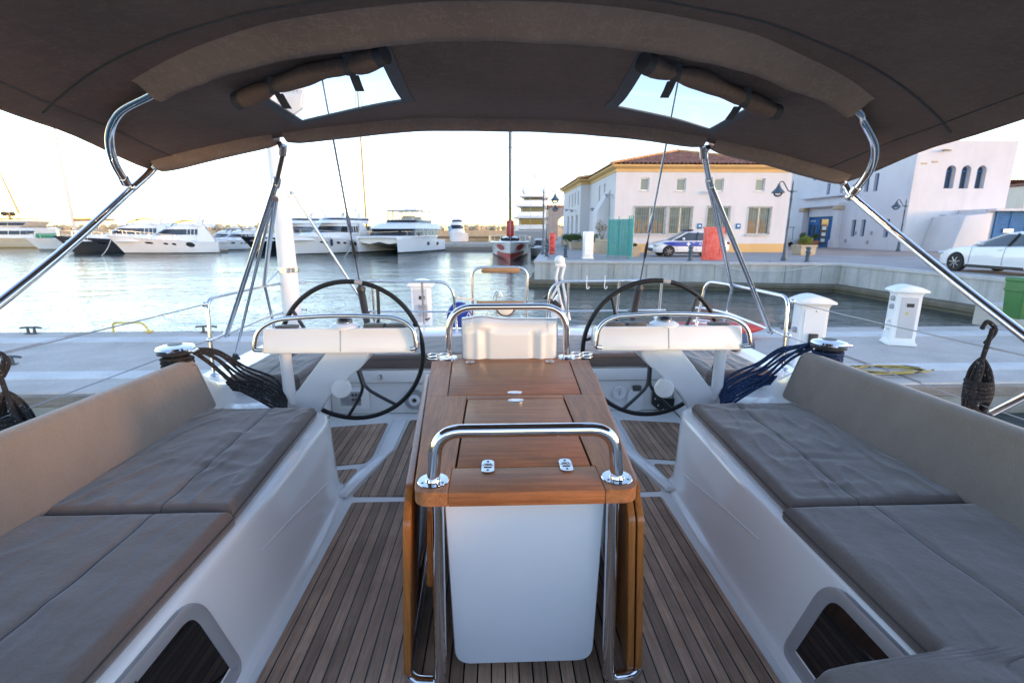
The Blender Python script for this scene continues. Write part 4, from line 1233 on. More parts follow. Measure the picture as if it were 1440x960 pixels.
def hank(c, label, h=.42, w=.07, tilt=0, seed=1, r=.0095):
    """coiled rope hung from the guard wire"""
    rnd_ = random.Random(seed); mb = MB(); c = V(c)
    for k in range(7):
        a = rnd_.uniform(-.5, .5); ww = w * rnd_.uniform(.6, 1.1); hh = h * rnd_.uniform(.8, 1.05); dy = rnd_.uniform(-.03, .03)
        lp = [V((0, 0, -.02)), V((ww * .5, dy, -hh * .3)), V((ww, dy, -hh * .68)), V((ww * .3, dy, -hh)), V((-ww * .5, dy, -hh * .95)), V((-ww, dy, -hh * .6)), V((-ww * .5, dy, -hh * .25))]
        mb.tube([c + p + V((tilt * p.z, 0, 0)) for p in spline(lp, 6, True)], r, 8, closed=True)
    for k in range(5):
        mb.tube([c + V((.045 * math.cos(a) + tilt * (-.12 - .02 * k), .045 * math.sin(a), -.13 - .02 * k)) for a in [i * .5 for i in range(13)]], r, 8, closed=True)
    mb.tube([c + V((.02, 0, .12)), c + V((0, -.01, .05)), c + V((0, 0, -.05))], r, 8); mb.tube(spline([c + V((-.03, 0, .12)), c + V((.0, .01, .15)), c + V((.035, 0, .11)), c + V((.0, 0, .05))], 5), r, 8)
    return solo('rope_coil', mb, M['ropek'], label, 'rope coil', tuple(c))
p = atX(1382, 498, 2.16); hank(p, 'black rope coil hung on the guard wire beyond the grey-brown backrest', .33, .040, -.08, 2)
p = atX(8, 545, -2.17); hank(p, 'black rope coil hung on the guard wire above the tan backrest', .27, .075, .05, 5)
# forward canopy tube stub seen over the backrest
mb = MB(); mb.tube([atX(1396, 580, 1.93), atX(1475, 540, 1.95)], .014, 10)
solo('grab_handle', mb, M['steel'], 'bare steel tube end showing above the brown backrest by the hung black rope coil', 'handle', tuple(atX(1396, 580, 1.93)))
# fairlead on the starboard quarter
p = atZ(1068, 505, 1.66)
mb = MB(); mb.lathe([(.06, 0), (.06, .012), (.03, .03), (.045, .06), (.02, .075), (.001, .075)], (2.04, 4.1, 1.675), n=16)
solo('mooring_fairlead', mb, M['blackp'], 'small black fairlead on the white deck beside the helm seat cushion', 'fairlead', (2.04, 4.1, 1.675))
# =====================================================================  PLACE: WATER, QUAY, PONTOON
def water_mat():
    t = NT('harbour water')
    n1 = t.noise(t.obj((1, 1.25, 1)), .55, 4, .6)
    n2 = t.noise(t.obj((.8, 1.5, 1), (0, 0, .3)), 2.3, 3, .6)
    n3 = t.noise(t.obj((1, 1.2, 1)), 7.5, 2, .5)
    patch = t.ramp(t.noise(t.obj((.5, 1.4, 1)), .09, 3, .6), [(.35, (.45, .45, .45)), (.65, (1, 1, 1))])
    t.set(col=(.010, .042, .048), rough=.035, ior=1.333, spec=.5)
    h = t.math('ADD', t.math('ADD', t.math('MULTIPLY', n1, 1.0), t.math('MULTIPLY', n2, .34)), t.math('MULTIPLY', n3, .07))
    h = t.math('MULTIPLY', h, patch)
    t.bump(h, .62, .17)
    return t.m
M['water'] = water_mat()
mb = MB(); mb.poly([(-3000, -300, 0), (3000, -300, 0), (3000, 5000, 0), (-3000, 5000, 0)])
tag(obj('water', mb, M['water'], sharp=0), kind='structure')

def concrete(name, col, streak=.0, tint=(.9, .85, .75), scale=1):
    t = NT(name); o = t.obj()
    f = t.noise(o, 1.3 * scale, 6, .65); f2 = t.noise(o, 22 * scale, 5, .6)
    c = t.mix(.5, t.ramp(f, [(.3, sc(col, .66)), (.7, sc(col, 1.18))]), t.ramp(f2, [(.3, sc(col, .82)), (.7, sc(col, 1.14))]))
    if streak:
        st = t.noise(t.obj((2.2, 2.2, .12)), 1.1, 6, .65)
        c = t.mix(t.math('MULTIPLY', t.ramp(st, [(.46, (0, 0, 0)), (.66, (1, 1, 1))]), streak), c, sc(col, .42))
        st2 = t.noise(t.obj((1.1, 1.1, .1), (0, 0, 1)), 1.7, 5, .65)
        c = t.mix(t.math('MULTIPLY', t.ramp(st2, [(.5, (0, 0, 0)), (.7, (1, 1, 1))]), streak * .8), c, tuple(a * b * 1.1 for a, b in zip(col, tint)))
        s = t.sep(o)
        wl = t.ramp(t.math('ADD', s[2], t.math('MULTIPLY', f, .25)), [(.0, (1, 1, 1)), (.5, (0, 0, 0))])
        c = t.mix(t.math('MULTIPLY', wl, .8), c, (.07, .065, .04))
    t.set(col=c, rough=.85, spec=.25)
    t.bump(f2, .35, .01)
    return t.m
M['quaywall'] = concrete('stained quay concrete', (.50, .50, .49), .55)
M['quaytop'] = concrete('quay paving', (.36, .345, .34), 0, scale=.5)
M['kerb'] = concrete('pale quay edge', (.52, .51, .50))
M['pontoon'] = concrete('pontoon concrete', (.52, .47, .43))
M['stone'] = concrete('weathered stone', (.20, .165, .125), .3, scale=1.5)
M['sand'] = concrete('sandy stone', (.52, .40, .27), 0, scale=.3)

Q = 1.26
def qx(y): return 1.92 + .128 * (y - 24.4)
mb = MB()
mb.poly([(x, y, Q) for x, y in [(1.92, 24.44), (15.75, 21.8), (15.95, -60), (400, -60), (400, 900), (qx(82) + 60, 900), (qx(82), 82)]])
tag(obj('quay', mb, M['quaytop'], sharp=0), kind='structure')
# reddish paved square in front of the white building
def paving():
    t = NT('terracotta paving'); b = t.new('ShaderNodeTexBrick')
    t.l(t.obj((1.4, 1.4, 1.4)), b.inputs['Vector'])
    b.inputs['Color1'].default_value = (.36, .25, .21, 1); b.inputs['Color2'].default_value = (.42, .31, .26, 1); b.inputs['Mortar'].default_value = (.3, .27, .25, 1)
    b.inputs['Scale'].default_value = 2; b.inputs['Mortar Size'].default_value = .02
    f = t.noise(t.obj(), .6, 5)
    t.set(col=t.mix(1, b.outputs[0], t.ramp(f, [(.3, (.75, .75, .75)), (.7, (1.1, 1.1, 1.1))]), 'MULTIPLY'), rough=.8)
    return t.m
M['paving'] = paving()
mb = MB(); mb.poly([(x, y, Q + .006) for x, y in [(20.9, 30.5), (30.5, 22.6), (60, 20), (60, 60), (21.5, 60)]])
tag(obj('paved_square', mb, M['paving'], sharp=0), kind='structure')
# quay walls: face, stone ledge at the waterline, coping
wall = thing('quay_wall', 'stained pale concrete quay wall with a stone ledge at the waterline', 'quay wall', (1.92, 24.4, 0))
pts = [(qx(82), 82), (1.92, 24.44), (15.75, 21.8), (15.95, -60)]
nrmv = [(-.99, .127), (-.188, -.982), (-1, -.002)]
def offs(d):
    out = []
    lines = []
    for i in range(3):
        n = V((nrmv[i][0], nrmv[i][1], 0)).normalized()
        a = V((*pts[i], 0)) + n * d; b = V((*pts[i + 1], 0)) + n * d
        lines.append((a, b))
    out.append(lines[0][0])
    for i in range(2):
        (a, b), (c, d_) = lines[i], lines[i + 1]
        r = b - a; s_ = d_ - c; den = r.x * s_.y - r.y * s_.x
        t = ((c.x - a.x) * s_.y - (c.y - a.y) * s_.x) / den
        out.append(a + r * t)
    out.append(lines[2][1])
    return out
def ring(d, z): return [V((p.x, p.y, z)) for p in offs(d)]
mb = MB(); mb.loft([ring(-.0, .30), ring(0, Q - .10)], False)
obj('wall_face', mb, M['quaywall'], wall, sharp=20)
mb = MB(); mb.loft([ring(0, Q - .10), ring(.05, Q - .09), ring(.05, Q + .012), ring(.03, Q + .02), ring(-.55, Q + .02), ring(-.56, Q)], False)
obj('coping', mb, M['kerb'], wall, sharp=20)
mb = MB(); mb.loft([ring(0, .34), ring(.28, .31), ring(.32, .26), ring(.32, .12), ring(.26, .09), ring(.30, .04), ring(.30, -.3)], False)
obj('stone_ledge', mb, M['stone'], wall, sharp=20)
mb = MB()
for k in range(9):
    t = (k + .5) / 9; a = lerp(V((1.92, 24.44, 0)), V((15.75, 21.8, 0)), t); a += V((-.188, -.982, 0)) * .004
    mb.box((a.x, a.y, .74), (.012, .02, .84), (0, 0, R(-10.8)))
for k in range(6):
    mb.box((15.785, 19.5 - 2.6 * k, .74), (.02, .014, .84))
obj('expansion_joint', mb, M['stone'], wall)
# black tyre fender hung on the wall and a slack line
p = atY(1085, 395, 22.9)
mb = MB(); mb.ball((p.x, p.y - .25, p.z - .05), (.19, .17, .46), 14); mb.tube([V((p.x, p.y - .2, p.z + .3)), V((p.x + .02, 23.3, Q + .03))], .02, 6)
solo('mooring_fender', mb, M['rubber'], 'black fender hanging against the stained quay wall', 'fender', (p.x, p.y, p.z))
mb = MB(); a, b = V((10.2, 22.75, 1.2)), V((15.0, 21.85, 1.25)); mb.tube([lerp(a, b, i / 12) - V((0, .06, .34 * 4 * (i / 12) * (1 - i / 12))) for i in range(13)], .014, 6)
solo('mooring_line', mb, M['ropew'], 'thin slack line hanging in a curve along the quay wall', 'mooring line', tuple(a))

# pontoon behind the stern
DZ = .5
dock = thing('pontoon', 'pale concrete floating pontoon with a timber rubbing edge', 'pontoon', (0, 8.8, 0))
mb = MB(); mb.rbox((-23.5, 8.85, .20), (72, 4.3, .58), .02, 1); obj('deck', mb, M['pontoon'], dock)
M['strip'] = concrete('pale walkway strip', (.64, .62, .60))
for y, w_ in ((10.15, .5), (7.55, .42)): obj('walkway_strip', MB().box((-23.5, y, DZ - .006), (71.9, w_, .012)), M['strip'], dock)
M['oldwood'] = wood('weathered timber', (.22, .18, .155), (.36, .31, .27), 0, 0, .8)
for y, z in ((6.66, .385), (11.03, .40)): obj('rubbing_timber', MB().rbox((-23.5, y, z), (72, .09, .16), .01, 1), M['oldwood'], dock)
mb = MB(); mb.box((-23.5, 6.72, .1), (71.8, .05, .5)); obj('float_side', mb, M['quaywall'], dock)
for k in range(14): obj('deck_joint', MB().box((12.4 - 5.2 * k - .9, 8.85, DZ - .004), (.025, 4.26, .012)), M['oldwood'], dock)
def cleat(p, label, rz=0):
    mb = MB(); m = Matrix.Rotation(rz, 3, 'Z'); p = V(p)
    mb.tube([p + m @ V(q) for q in spline([(-.24, 0, .12), (-.12, 0, .135), (0, 0, .135), (.12, 0, .135), (.24, 0, .12)], 4)], [.012] + [.022] * 15 + [.012], 8)
    for k in (-.07, .07): mb.tube([p + m @ V((k, 0, 0)), p + m @ V((k, 0, .13))], [.032, .022], 8)
    mb.rbox(p + V((0, 0, .008)), (.26, .09, .016), .004, 1, (0, 0, rz))
    return solo('mooring_cleat', mb, M['darkg'], label, 'cleat', tuple(p), 'pontoon cleats')
for (u, v), l in zip([(8, 459), (89, 459), (314, 459), (340, 458)][:3], ('dark cleat on the far pontoon edge, farthest from the yellow ladder handle', 'dark cleat on the far pontoon edge, next to the yellow ladder handle', 'dark cleat on the far pontoon edge behind the canopy legs')):
    p = atZ(u, v, DZ); cleat((p.x, 10.85, DZ), l)
p = atZ(12, 512, DZ); cleat((p.x, p.y, DZ), 'dark cleat on the near side of the pontoon above the hung black rope')
p = atZ(1055 + 140, 470, DZ); 
cleat((9.1, 10.8, DZ), 'dark cleat on the far pontoon edge to the right of the tall grey-panelled pedestal')
cleat((6.7, 10.8, DZ), 'dark cleat on the far pontoon edge between the two white pedestals')
p = atZ(202, 462, DZ)
lad = thing('ladder_handle', 'yellow ladder handle on the far pontoon edge', 'handle', (p.x, 10.9, DZ))
mb = MB(); M['yellow'] = plain('yellow enamel', (.66, .50, .12), .4)
mb.tube(fillet([V((p.x - .36, 10.9, DZ)), V((p.x - .36, 10.9, DZ + .22)), V((p.x + .30, 10.9, DZ + .22)), V((p.x + .42, 10.9, DZ + .02))], .09, 6), .022, 10); obj('bar', mb, M['yellow'], lad)
mb = MB(); mb.box((p.x + .42, 10.9, DZ + .02), (.12, .1, .04)); obj('foot', mb, M['yellow'], lad)

# service pedestals
def pedestal(c, rz, label, style):
    root = thing('dock_pedestal', label, 'service pedestal', (0, 0, 0), 'dock service pedestals')
    mb = MB(); rings = []
    for z, w_, d_ in [(0, .62, .50), (.03, .62, .50), (.06, .56, .44), (.12, .53, .41), (.98, .53, .40), (1.02, .56, .43), (1.05, .62, .48)]:
        rings.append(fillet([(-w_ / 2, -d_ / 2, z), (w_ / 2, -d_ / 2, z), (w_ / 2, d_ / 2, z), (-w_ / 2, d_ / 2, z)], .02, 3, True))
    mb.loft(rings, True, True); obj('body', mb, M['wpaint'], root)
    mb = MB()
    prof = [V((-.36, 0, 1.05)), V((-.36, 0, 1.085))] + [V((-.36 + .72 * i / 10, 0, 1.085 + .095 * math.sin(math.pi * i / 10))) for i in range(1, 10)] + [V((.36, 0, 1.085)), V((.36, 0, 1.05))]
    mb.prism([p + V((0, -.29, 0)) for p in prof], (0, .58, 0), bev=.008); obj('cap', mb, M['wpaint'], root)
    if style == 'grey':
        mb = MB(); mb.rbox((.02, -.206, .55), (.34, .02, .80), .006, 1); obj('front_panel', mb, M['greypanel'], root)
        mb = MB(); mb.rbox((.04, -.219, .80), (.15, .012, .07), .004, 1); obj('meter', mb, M['blackp'], root)
        mb = MB(); mb.lathe([(.03, 0), (.03, .004), (.001, .004)], (.0, -.216, .64), (R(90), 0, 0), 12); obj('warning_sticker', mb, M['yellow'], root)
        for z in (.92, .76):
            mb = MB(); mb.lathe([(.05, 0), (.05, .06), (.04, .075), (.001, .075)], (-.265, -.09, z), (R(90), 0, R(-90)), 16); obj('socket', mb, M['greyp'], root)
        for z in (.46, .30):
            mb = MB(); mb.tube([V((-.26, -.08, z)), V((-.34, -.08, z)), V((-.36, -.08, z - .05))], .016, 8); mb.box((-.33, -.08, z + .03), (.09, .02, .015)); obj('tap', mb, M['steelb'], root)
    elif style == 'plain':
        mb = MB(); mb.rbox((.02, -.208, .60), (.40, .016, .70), .006, 1); obj('front_panel', mb, M['wpaint'], root)
        mb = MB(); mb.rbox((.02, -.235, .44), (.17, .06, .24), .012, 2); bx = obj('socket_box', mb, M['blackp'], root)
        mb = MB(); mb.box((.05, -.268, .43), (.10, .01, .012)); obj('socket_flap', mb, M['wpaint'], bx)
        mb = MB(); mb.lathe([(.05, 0), (.05, .06), (.04, .075), (.001, .075)], (-.265, -.09, .60), (R(90), 0, R(-90)), 16); obj('socket', mb, M['greyp'], root)
        mb = MB(); mb.lathe([(.012, 0), (.012, .006), (.001, .006)], (.02, -.215, .93), (R(90), 0, 0), 10); obj('lock', mb, M['blackp'], root)
        mb = MB(); mb.tube([V((-.26, -.08, .16)), V((-.33, -.08, .16)), V((-.35, -.08, .11))], .016, 8); obj('tap', mb, M['steelb'], root)
    else:
        mb = MB(); mb.rbox((-.02, -.206, .62), (.36, .02, .72), .006, 1); obj('front_panel', mb, M['greypanel'], root)
        mb = MB(); mb.rbox((.02, -.219, .80), (.16, .012, .08), .004, 1); obj('meter', mb, M['blackp'], root)
        mb = MB(); mb.rbox((.04, -.224, .52), (.24, .02, .26), .006, 1); obj('socket_box', mb, M['greyp'], root)
        mb = MB(); mb.tube(spline([V((.02, -.24, .60)), V((.04, -.34, .62)), V((.08, -.36, .5)), V((.07, -.34, .38)), V((.14, -.30, .33)), V((.22, -.27, .36))], 6), .017, 8); obj('power_lead', mb, M['rubber'], root)
        mb = MB(); mb.rbox((.02, -.21, .12), (.40, .02, .14), .005, 1); obj('base_panel', mb, M['greypanel'], root)
    root.location = c; root.rotation_euler = (0, 0, rz); root.scale = (.80, .85, 1); WL[root.name] = V(c)
    return root
M['greypanel'] = plain('grey pedestal panel', (.50, .51, .53), .5, .04)
p = atZ(1130, 511, DZ); pedestal(tuple(p), R(-14), 'white dock pedestal with a black socket box, nearer of the two beside the blue ropes', 'plain')
p = atZ(1262, 483, DZ); pedestal(tuple(p), R(-20), 'white dock pedestal with grey panel, black meter and yellow sticker', 'grey')
p = atZ(595, 467, DZ); pedestal(tuple(p), R(4), 'white dock pedestal with a black power lead plugged in, seen between the wheels', 'lead')

# yellow and black lead coiled on the pontoon
random.seed(11)
c = atZ(1232, 524, DZ); 
for nm, m, n, lab in (('rope_coil', 'ropey', 4, 'yellow hose coil lying on the pontoon behind the right backrest'), ('power_cable', 'ropek', 3, 'black cable loops lying in the yellow coil on the pontoon')):
    mb = MB(); pts_ = []
    for i in range(n * 14):
        a = i * .45; r_ = .34 + .12 * math.sin(i * .37) + random.uniform(-.03, .03)
        pts_.append(V((c.x + (.25 if n == 3 else .15) + r_ * 1.7 * math.cos(a), c.y + .12 * r_ + r_ * .65 * math.sin(a), DZ + .022 + .012 * (i / 14) + .008 * math.sin(i))))
    mb.tube(pts_, .011, 6)
    solo(nm, mb, M[m], lab, 'hose' if m == 'ropey' else 'cable', (c.x, c.y, DZ))

# gangway platform and green litter bin
gp = thing('gangway_platform', 'low concrete platform joining the pontoon to the quay, under the green bin', 'platform', (13.6, 10.4, 0))
mb = MB(); mb.rbox((14.2, 10.9, .6), (3.3, 2.6, .6), .03, 1); obj('slab', mb, M['pontoon'], gp)
b = atZ(1428, 447, .9); bx, by = b.x + .05, b.y
binr = thing('litter_bin', 'green litter bin with a dark slot, on the pontoon end', 'litter bin', (bx, by, .9))
M['green'] = plain('green bin plastic', (.025, .16, .045), .45, .12)
mb = MB(); rings = []
for z, w_, d_ in [(0, .36, .34), (.02, .38, .36), (.56, .44, .42), (.58, .48, .46), (.62, .48, .46)]:
    rings.append(fillet([(bx - w_ / 2, by - d_ / 2, .9 + z), (bx + w_ / 2, by - d_ / 2, .9 + z), (bx + w_ / 2, by + d_ / 2, .9 + z), (bx - w_ / 2, by + d_ / 2, .9 + z)], .05, 4, True))
mb.loft(rings, True, True); obj('bin_body', mb, M['green'], binr)
mb = MB(); mb.prism([(bx - .24, by - .22, 1.66), (bx + .24, by - .22, 1.66), (bx + .24, by + .23, 1.66), (bx - .24, by + .23, 1.66)], (0, 0, .10), bev=.03, seg=3); hood = obj('hood', mb, M['green'], binr)
for k in (-1, 1):
    mb = MB(); mb.box((bx + k * .20, by, 1.59), (.05, .40, .16)); obj('hood_support', mb, M['green'], hood)
mb = MB(); mb.rbox((bx, by, 1.59), (.36, .38, .13), .01, 1); obj('slot', mb, M['blackp'], binr)
mb = MB()
for k in range(3): mb.box((bx - .02, by - .205 - .006, 1.36 - k * .06), (.16 - .03 * k, .008, .025), (R(-4), R(4), 0))
obj('printed_mark', mb, M['wpaint'], binr)

# ---- things lying on the pontoon right behind the stern
dg = thing('dinghy', 'small pale blue dinghy on the pontoon behind the stern rail', 'dinghy', (1.6, 7.6, DZ))
mb = MB(); mb.prism([(.95, 7.0, .52), (3.3, 7.0, .52), (3.9, 8.0, .52), (3.3, 9.0, .52), (.95, 9.0, .52)], (0, 0, .20), bev=.03); obj('floor', mb, M['bluel'], dg)
mb = MB(); mb.tube(fillet([V((.9, 9.1, .74)), V((3.3, 9.1, .76)), V((4.4, 8.0, .86)), V((3.3, 6.95, .76)), V((.9, 6.95, .74))], .6, 6), .16, 12); obj('tube', mb, plain('navy inflatable tube', (.015, .03, .075), .5), dg)
mb = MB()
for a, b_ in (((2.0, 7.2, .72), (2.9, 8.2, 1.25)), ((3.2, 7.2, .72), (2.7, 8.2, 1.25))): mb.tube([V(a), V(b_)], .028, 8)
obj('frame', mb, M['wpaint'], dg)
p = atZ(992, 455, DZ)
kb = thing('kayak', 'red kayak end lying on the pontoon behind the right wheel', 'kayak', (4.3, 9.9, DZ))
mb = MB(); rings = []
for i in range(11):
    t = i / 10; w_ = .34 * math.sin(math.pi * min(1, .06 + t * .94)) ** .7 + .01
    rings.append([V((3.2 + 2.6 * t, 9.95 + w_ * math.cos(a), DZ + .17 + .17 * math.sin(a) * (w_ / .34) + .1 * (2 * t - 1) ** 4)) for a in [k * math.pi / 8 for k in range(16)]])
mb.loft(rings, True, True); obj('hull', mb, M['red'], kb)
mb = MB(); mb.lathe([(.16, 0), (.19, .02), (.17, .05), (.15, .02)], (4.3, 9.95, DZ + .31), n=18); obj('cockpit_rim', mb, M['wpaint'], kb)

# blue horseshoe buoy bag on the stern rail
bg = thing('lifebuoy_bag', 'blue lifebuoy bag hung on the stern rail next to the gate', 'lifebuoy bag', (-.42, 4.9, 1.75))
mb = MB(); o_ = [V((-.44 + .125 * math.cos(R(a)), 4.86, 1.85 + .15 * math.sin(R(a)))) for a in range(0, 181, 15)] + [V((-.565, 4.86, 1.74)), V((-.315, 4.86, 1.74))]
mb.prism(o_, (0, .12, 0), bev=.03, seg=3); obj('bag', mb, M['blue'], bg)
mb = MB(); mb.tube([V((-.36, 4.853, 1.86)), V((-.34, 4.853, 1.90)), V((-.32, 4.853, 1.86))], .006, 5); obj('printed_mark', mb, M['wpaint'], bg)
mb = MB(); mb.box((-.36, 4.856, 1.765), (.06, .012, .035)); obj('buckle', mb, M['blackp'], bg)
# outboard bracket folded up on the right of the gate
ob = thing('outboard_hoist', 'white folded hoist arm with black pads standing on the stern', 'hoist', (.62, 4.98, 1.73))
P = lambda u, v, y=5.0: atY(u, v, y)
mb = MB()
for k in (-.03, .03): mb.tube([P(790, 372) + V((k, 0, 0)), P(786, 390) + V((k, 0, 0)), P(797, 450) + V((k, 0, 0))], .014, 8)
mb.tube([P(787, 398), P(772, 425)], .012, 8)
obj('arm', mb, M['wpaint'], ob)
mb = MB(); mb.ball(P(787, 366), (.055, .05, .05), 12); mb.rbox(P(788, 372), (.10, .06, .05), .015, 2); obj('head', mb, M['wpaint'], ob)
mb = MB(); mb.prism([P(776, 447), P(778, 424), P(786, 414), P(800, 448)], (0, .10, 0), bev=.01); obj('bracket', mb, M['wpaint'], ob)
for a in ((771, 421), (783, 428)):
    mb = MB(); mb.rbox(P(*a, 4.97), (.10, .05, .055), .01, 2, (0, R(40), 0)); obj('pad', mb, M['blackp'], ob)
mb = MB(); mb.box(P(783, 466, 4.85), (.08, .02, .014)); obj('reflector', mb, M['red'], ob)
# =====================================================================  BUILDINGS
def plaster(name, col):
    t = NT(name); o = t.obj()
    f = t.noise(o, .5, 6, .65); f2 = t.noise(t.obj((1.2, 1.2, .2)), .8, 5, .6); f3 = t.noise(o, 35, 3)
    c = t.ramp(f, [(.3, sc(col, .93)), (.7, sc(col, 1.03))])
    c = t.mix(t.math('MULTIPLY', t.ramp(f2, [(.50, (0, 0, 0)), (.72, (1, 1, 1))]), .30), c, sc(col, .7))
    t.set(col=c, rough=.85, spec=.25); t.bump(f3, .25, .01)
    return t.m
M['plaster'] = plaster('white plaster', (.60, .605, .63))
M['plaster2'] = plaster('white limewash', (.63, .63, .66))
M['ochre'] = plaster('ochre trim', (.66, .42, .19))
M['tealp'] = plain('teal painted steel', (.02, .33, .31), .45, .1)
M['bluepaint'] = plain('blue painted joinery', (.008, .15, .36), .65, .1, spec=.25)
M['ironblue'] = plain('blue-grey iron', (.05, .09, .12), .45, .12)
M['terra'] = plain('terracotta', (.42, .17, .09), .8, .15)
M['curtain'] = plain('grey-green curtain', (.15, .19, .175), .8, .45, 1.5)
M['grille'] = plain('grey-green grille', (.22, .29, .28), .5, .1)
def tiles():
    t = NT('clay roof tiles'); o = t.obj()
    w = t.new('ShaderNodeTexVoronoi'); w.inputs['Scale'].default_value = 3.2; t.l(o, w.inputs['Vector'])
    f = t.noise(o, 1.3, 5)
    c = t.ramp(t.math('ADD', t.math('MULTIPLY', w.outputs['Distance'], .4), t.math('MULTIPLY', f, .7)), [(.3, (.20, .065, .042)), (.55, (.36, .125, .08)), (.8, (.46, .21, .13))])
    t.set(col=c, rough=.8, spec=.25)
    return t.m
M['tiles'] = tiles()

def roof_plane(mb, eL, eR, apex_run, rise_pt, pitch=.26):
    pass
def hip_roof(x0, x1, y0, y1, ze, zr, run, pitch=.30):
    """tiled hip roof; real half-round tile rows running down each slope"""
    mb = MB(); cx_ = (x0 + x1) / 2
    w = (x1 - x0) / 2
    def slope(origin, along, inward, length, runmax, both=True):
        n = int(length / pitch); per = 6
        cols = n * per
        rows = 14
        vs = []; fs = []
        for i in range(cols + 1):
            s_ = length * i / cols
            d = min(runmax, s_, length - s_) if both else min(runmax, s_)
            h = abs(math.sin(math.pi * i / per)) * .10
            for j in range(rows + 1):
                q = d * j / rows
                p = V(origin) + V(along) * s_ + V(inward) * q
                z = ze + (zr - ze) * q / runmax + h + .018 * ((q / .38) % 1.0 < .12)
                vs.append(V((p.x, p.y, z)))
        for i in range(cols):
            for j in range(rows):
                a = i * (rows + 1) + j
                fs.append((a, a + rows + 1, a + rows + 2, a + 1))
        mb.add(vs, fs)
    slope((x0, y0, 0), (1, 0, 0), (0, 1, 0), x1 - x0, run)
    slope((x0, y0, 0), (0, 1, 0), (1, 0, 0), y1 - y0, w)
    slope((x1, y0, 0), (0, 1, 0), (-1, 0, 0), y1 - y0, w)
    slope((x0, y1, 0), (1, 0, 0), (0, -1, 0), x1 - x0, run)
    hips = MB()
    for a, b in (((x0, y0), (cx_, y0 + run)), ((x1, y0), (cx_, y0 + run)), ((x0, y1), (cx_, y1 - run)), ((x1, y1), (cx_, y1 - run))):
        A = V((a[0], a[1], ze + .06)); B = V((b[0], b[1], zr + .07)); n = 24
        for k in range(n):
            hips.tube([lerp(A, B, k / n), lerp(A, B, (k + 1.12) / n)], [.10, .125], 8)
    A = V((cx_, y0 + run, zr + .07)); B = V((cx_, y1 - run, zr + .07)); n = 30
    for k in range(n): hips.tube([lerp(A, B, k / n), lerp(A, B, (k + 1.12) / n)], [.10, .125], 8)
    return mb, hips

office = thing('harbour_office', 'white two-storey harbour office with red tiled hip roof and ochre bands', 'building', (14, 45, Q))
X0, X1, YF, YB, ZE = 8.25, 20.5, 34.4, 47.0, 6.86
def wall_with_holes(o, ax, ay, length, z0, z1, holes, depth, m, parent, name='wall'):
    """plane wall starting at o running along unit vector ax, outward normal ay; holes = (s0,s1,za,zb), with reveals"""
    mb = MB(); ax, ay = V(ax), V(ay)
    ss = sorted(set([0, length] + [h[0] for h in holes] + [h[1] for h in holes]))
    zs = sorted(set([z0, z1] + [h[2] for h in holes] + [h[3] for h in holes]))
    pt = lambda s_, z, d=0: V(o) + ax * s_ - ay * d + V((0, 0, z))
    for i in range(len(ss) - 1):
        for j in range(len(zs) - 1):
            sm, zm = (ss[i] + ss[i + 1]) / 2, (zs[j] + zs[j + 1]) / 2
            if any(h[0] < sm < h[1] and h[2] < zm < h[3] for h in holes): continue
            mb.poly([pt(ss[i], zs[j]), pt(ss[i + 1], zs[j]), pt(ss[i + 1], zs[j + 1]), pt(ss[i], zs[j + 1])])
    for a, b, c, d in holes:
        for q in (((a, c), (a, d)), ((b, c), (b, d)), ((a, c), (b, c)), ((a, d), (b, d))):
            mb.poly([pt(*q[0]), pt(*q[1]), pt(*q[1], depth), pt(*q[0], depth)])
    bmesh.ops.remove_doubles(mb.bm, verts=mb.bm.verts, dist=1e-4)
    return obj(name, mb, m, parent, sharp=20)
low = [(9.65, 11.85, 2.5, 4.38), (12.1, 13.7, 2.5, 4.38), (14.8, 16.35, 2.5, 4.38), (17.72, 19.3, 2.5, 4.36)]
up = [(9.94, 10.55, 5.44, 6.28), (12.45, 13.1, 5.42, 6.26), (15.1, 15.75, 5.42, 6.26), (18.0, 18.65, 5.42, 6.26)]
wall_with_holes((X0, YF, 0), (1, 0, 0), (0, -1, 0), X1 - X0, Q + .6, ZE, [(a - X0, b - X0, c, d) for a, b, c, d in low + up], .18, M['plaster'], office)
left = [(3.2, 3.7, 4.9, 6.2), (5.0, 5.5, 4.9, 6.2), (4.3, 5.3, 1.3, 3.9), (6.4, 7.4, 1.9, 3.9)]
wall_with_holes((X0, YF, 0), (0, 1, 0), (-1, 0, 0), 9.3, Q + .6, ZE, left, .16, M['plaster'], office)
lf2 = [(.9, 1.5, 5.0, 6.2), (2.6, 3.2, 5.0, 6.2), (4.3, 4.9, 5.0, 6.2), (6.2, 6.8, 5.0, 6.2), (1.2, 2.4, 1.9, 4.2), (3.8, 5.0, 1.9, 4.2), (6.4, 7.6, 1.9, 4.2)]
wall_with_holes((7.45, 43.7, 0), (0, 1, 0), (-1, 0, 0), 10.6, Q, ZE, lf2, .16, M['plaster'], office)
for q in ([(7.45, 43.7, Q), (X0, 43.7, Q), (X0, 43.7, ZE), (7.45, 43.7, ZE)], [(7.45, 54.3, Q), (18, 54.3, Q), (18, 54.3, ZE), (7.45, 54.3, ZE)], [(X1, YF, Q), (X1, YB, Q), (X1, YB, ZE), (X1, YF, ZE)]):
    obj('wall', MB().poly(q), M['plaster'], office)
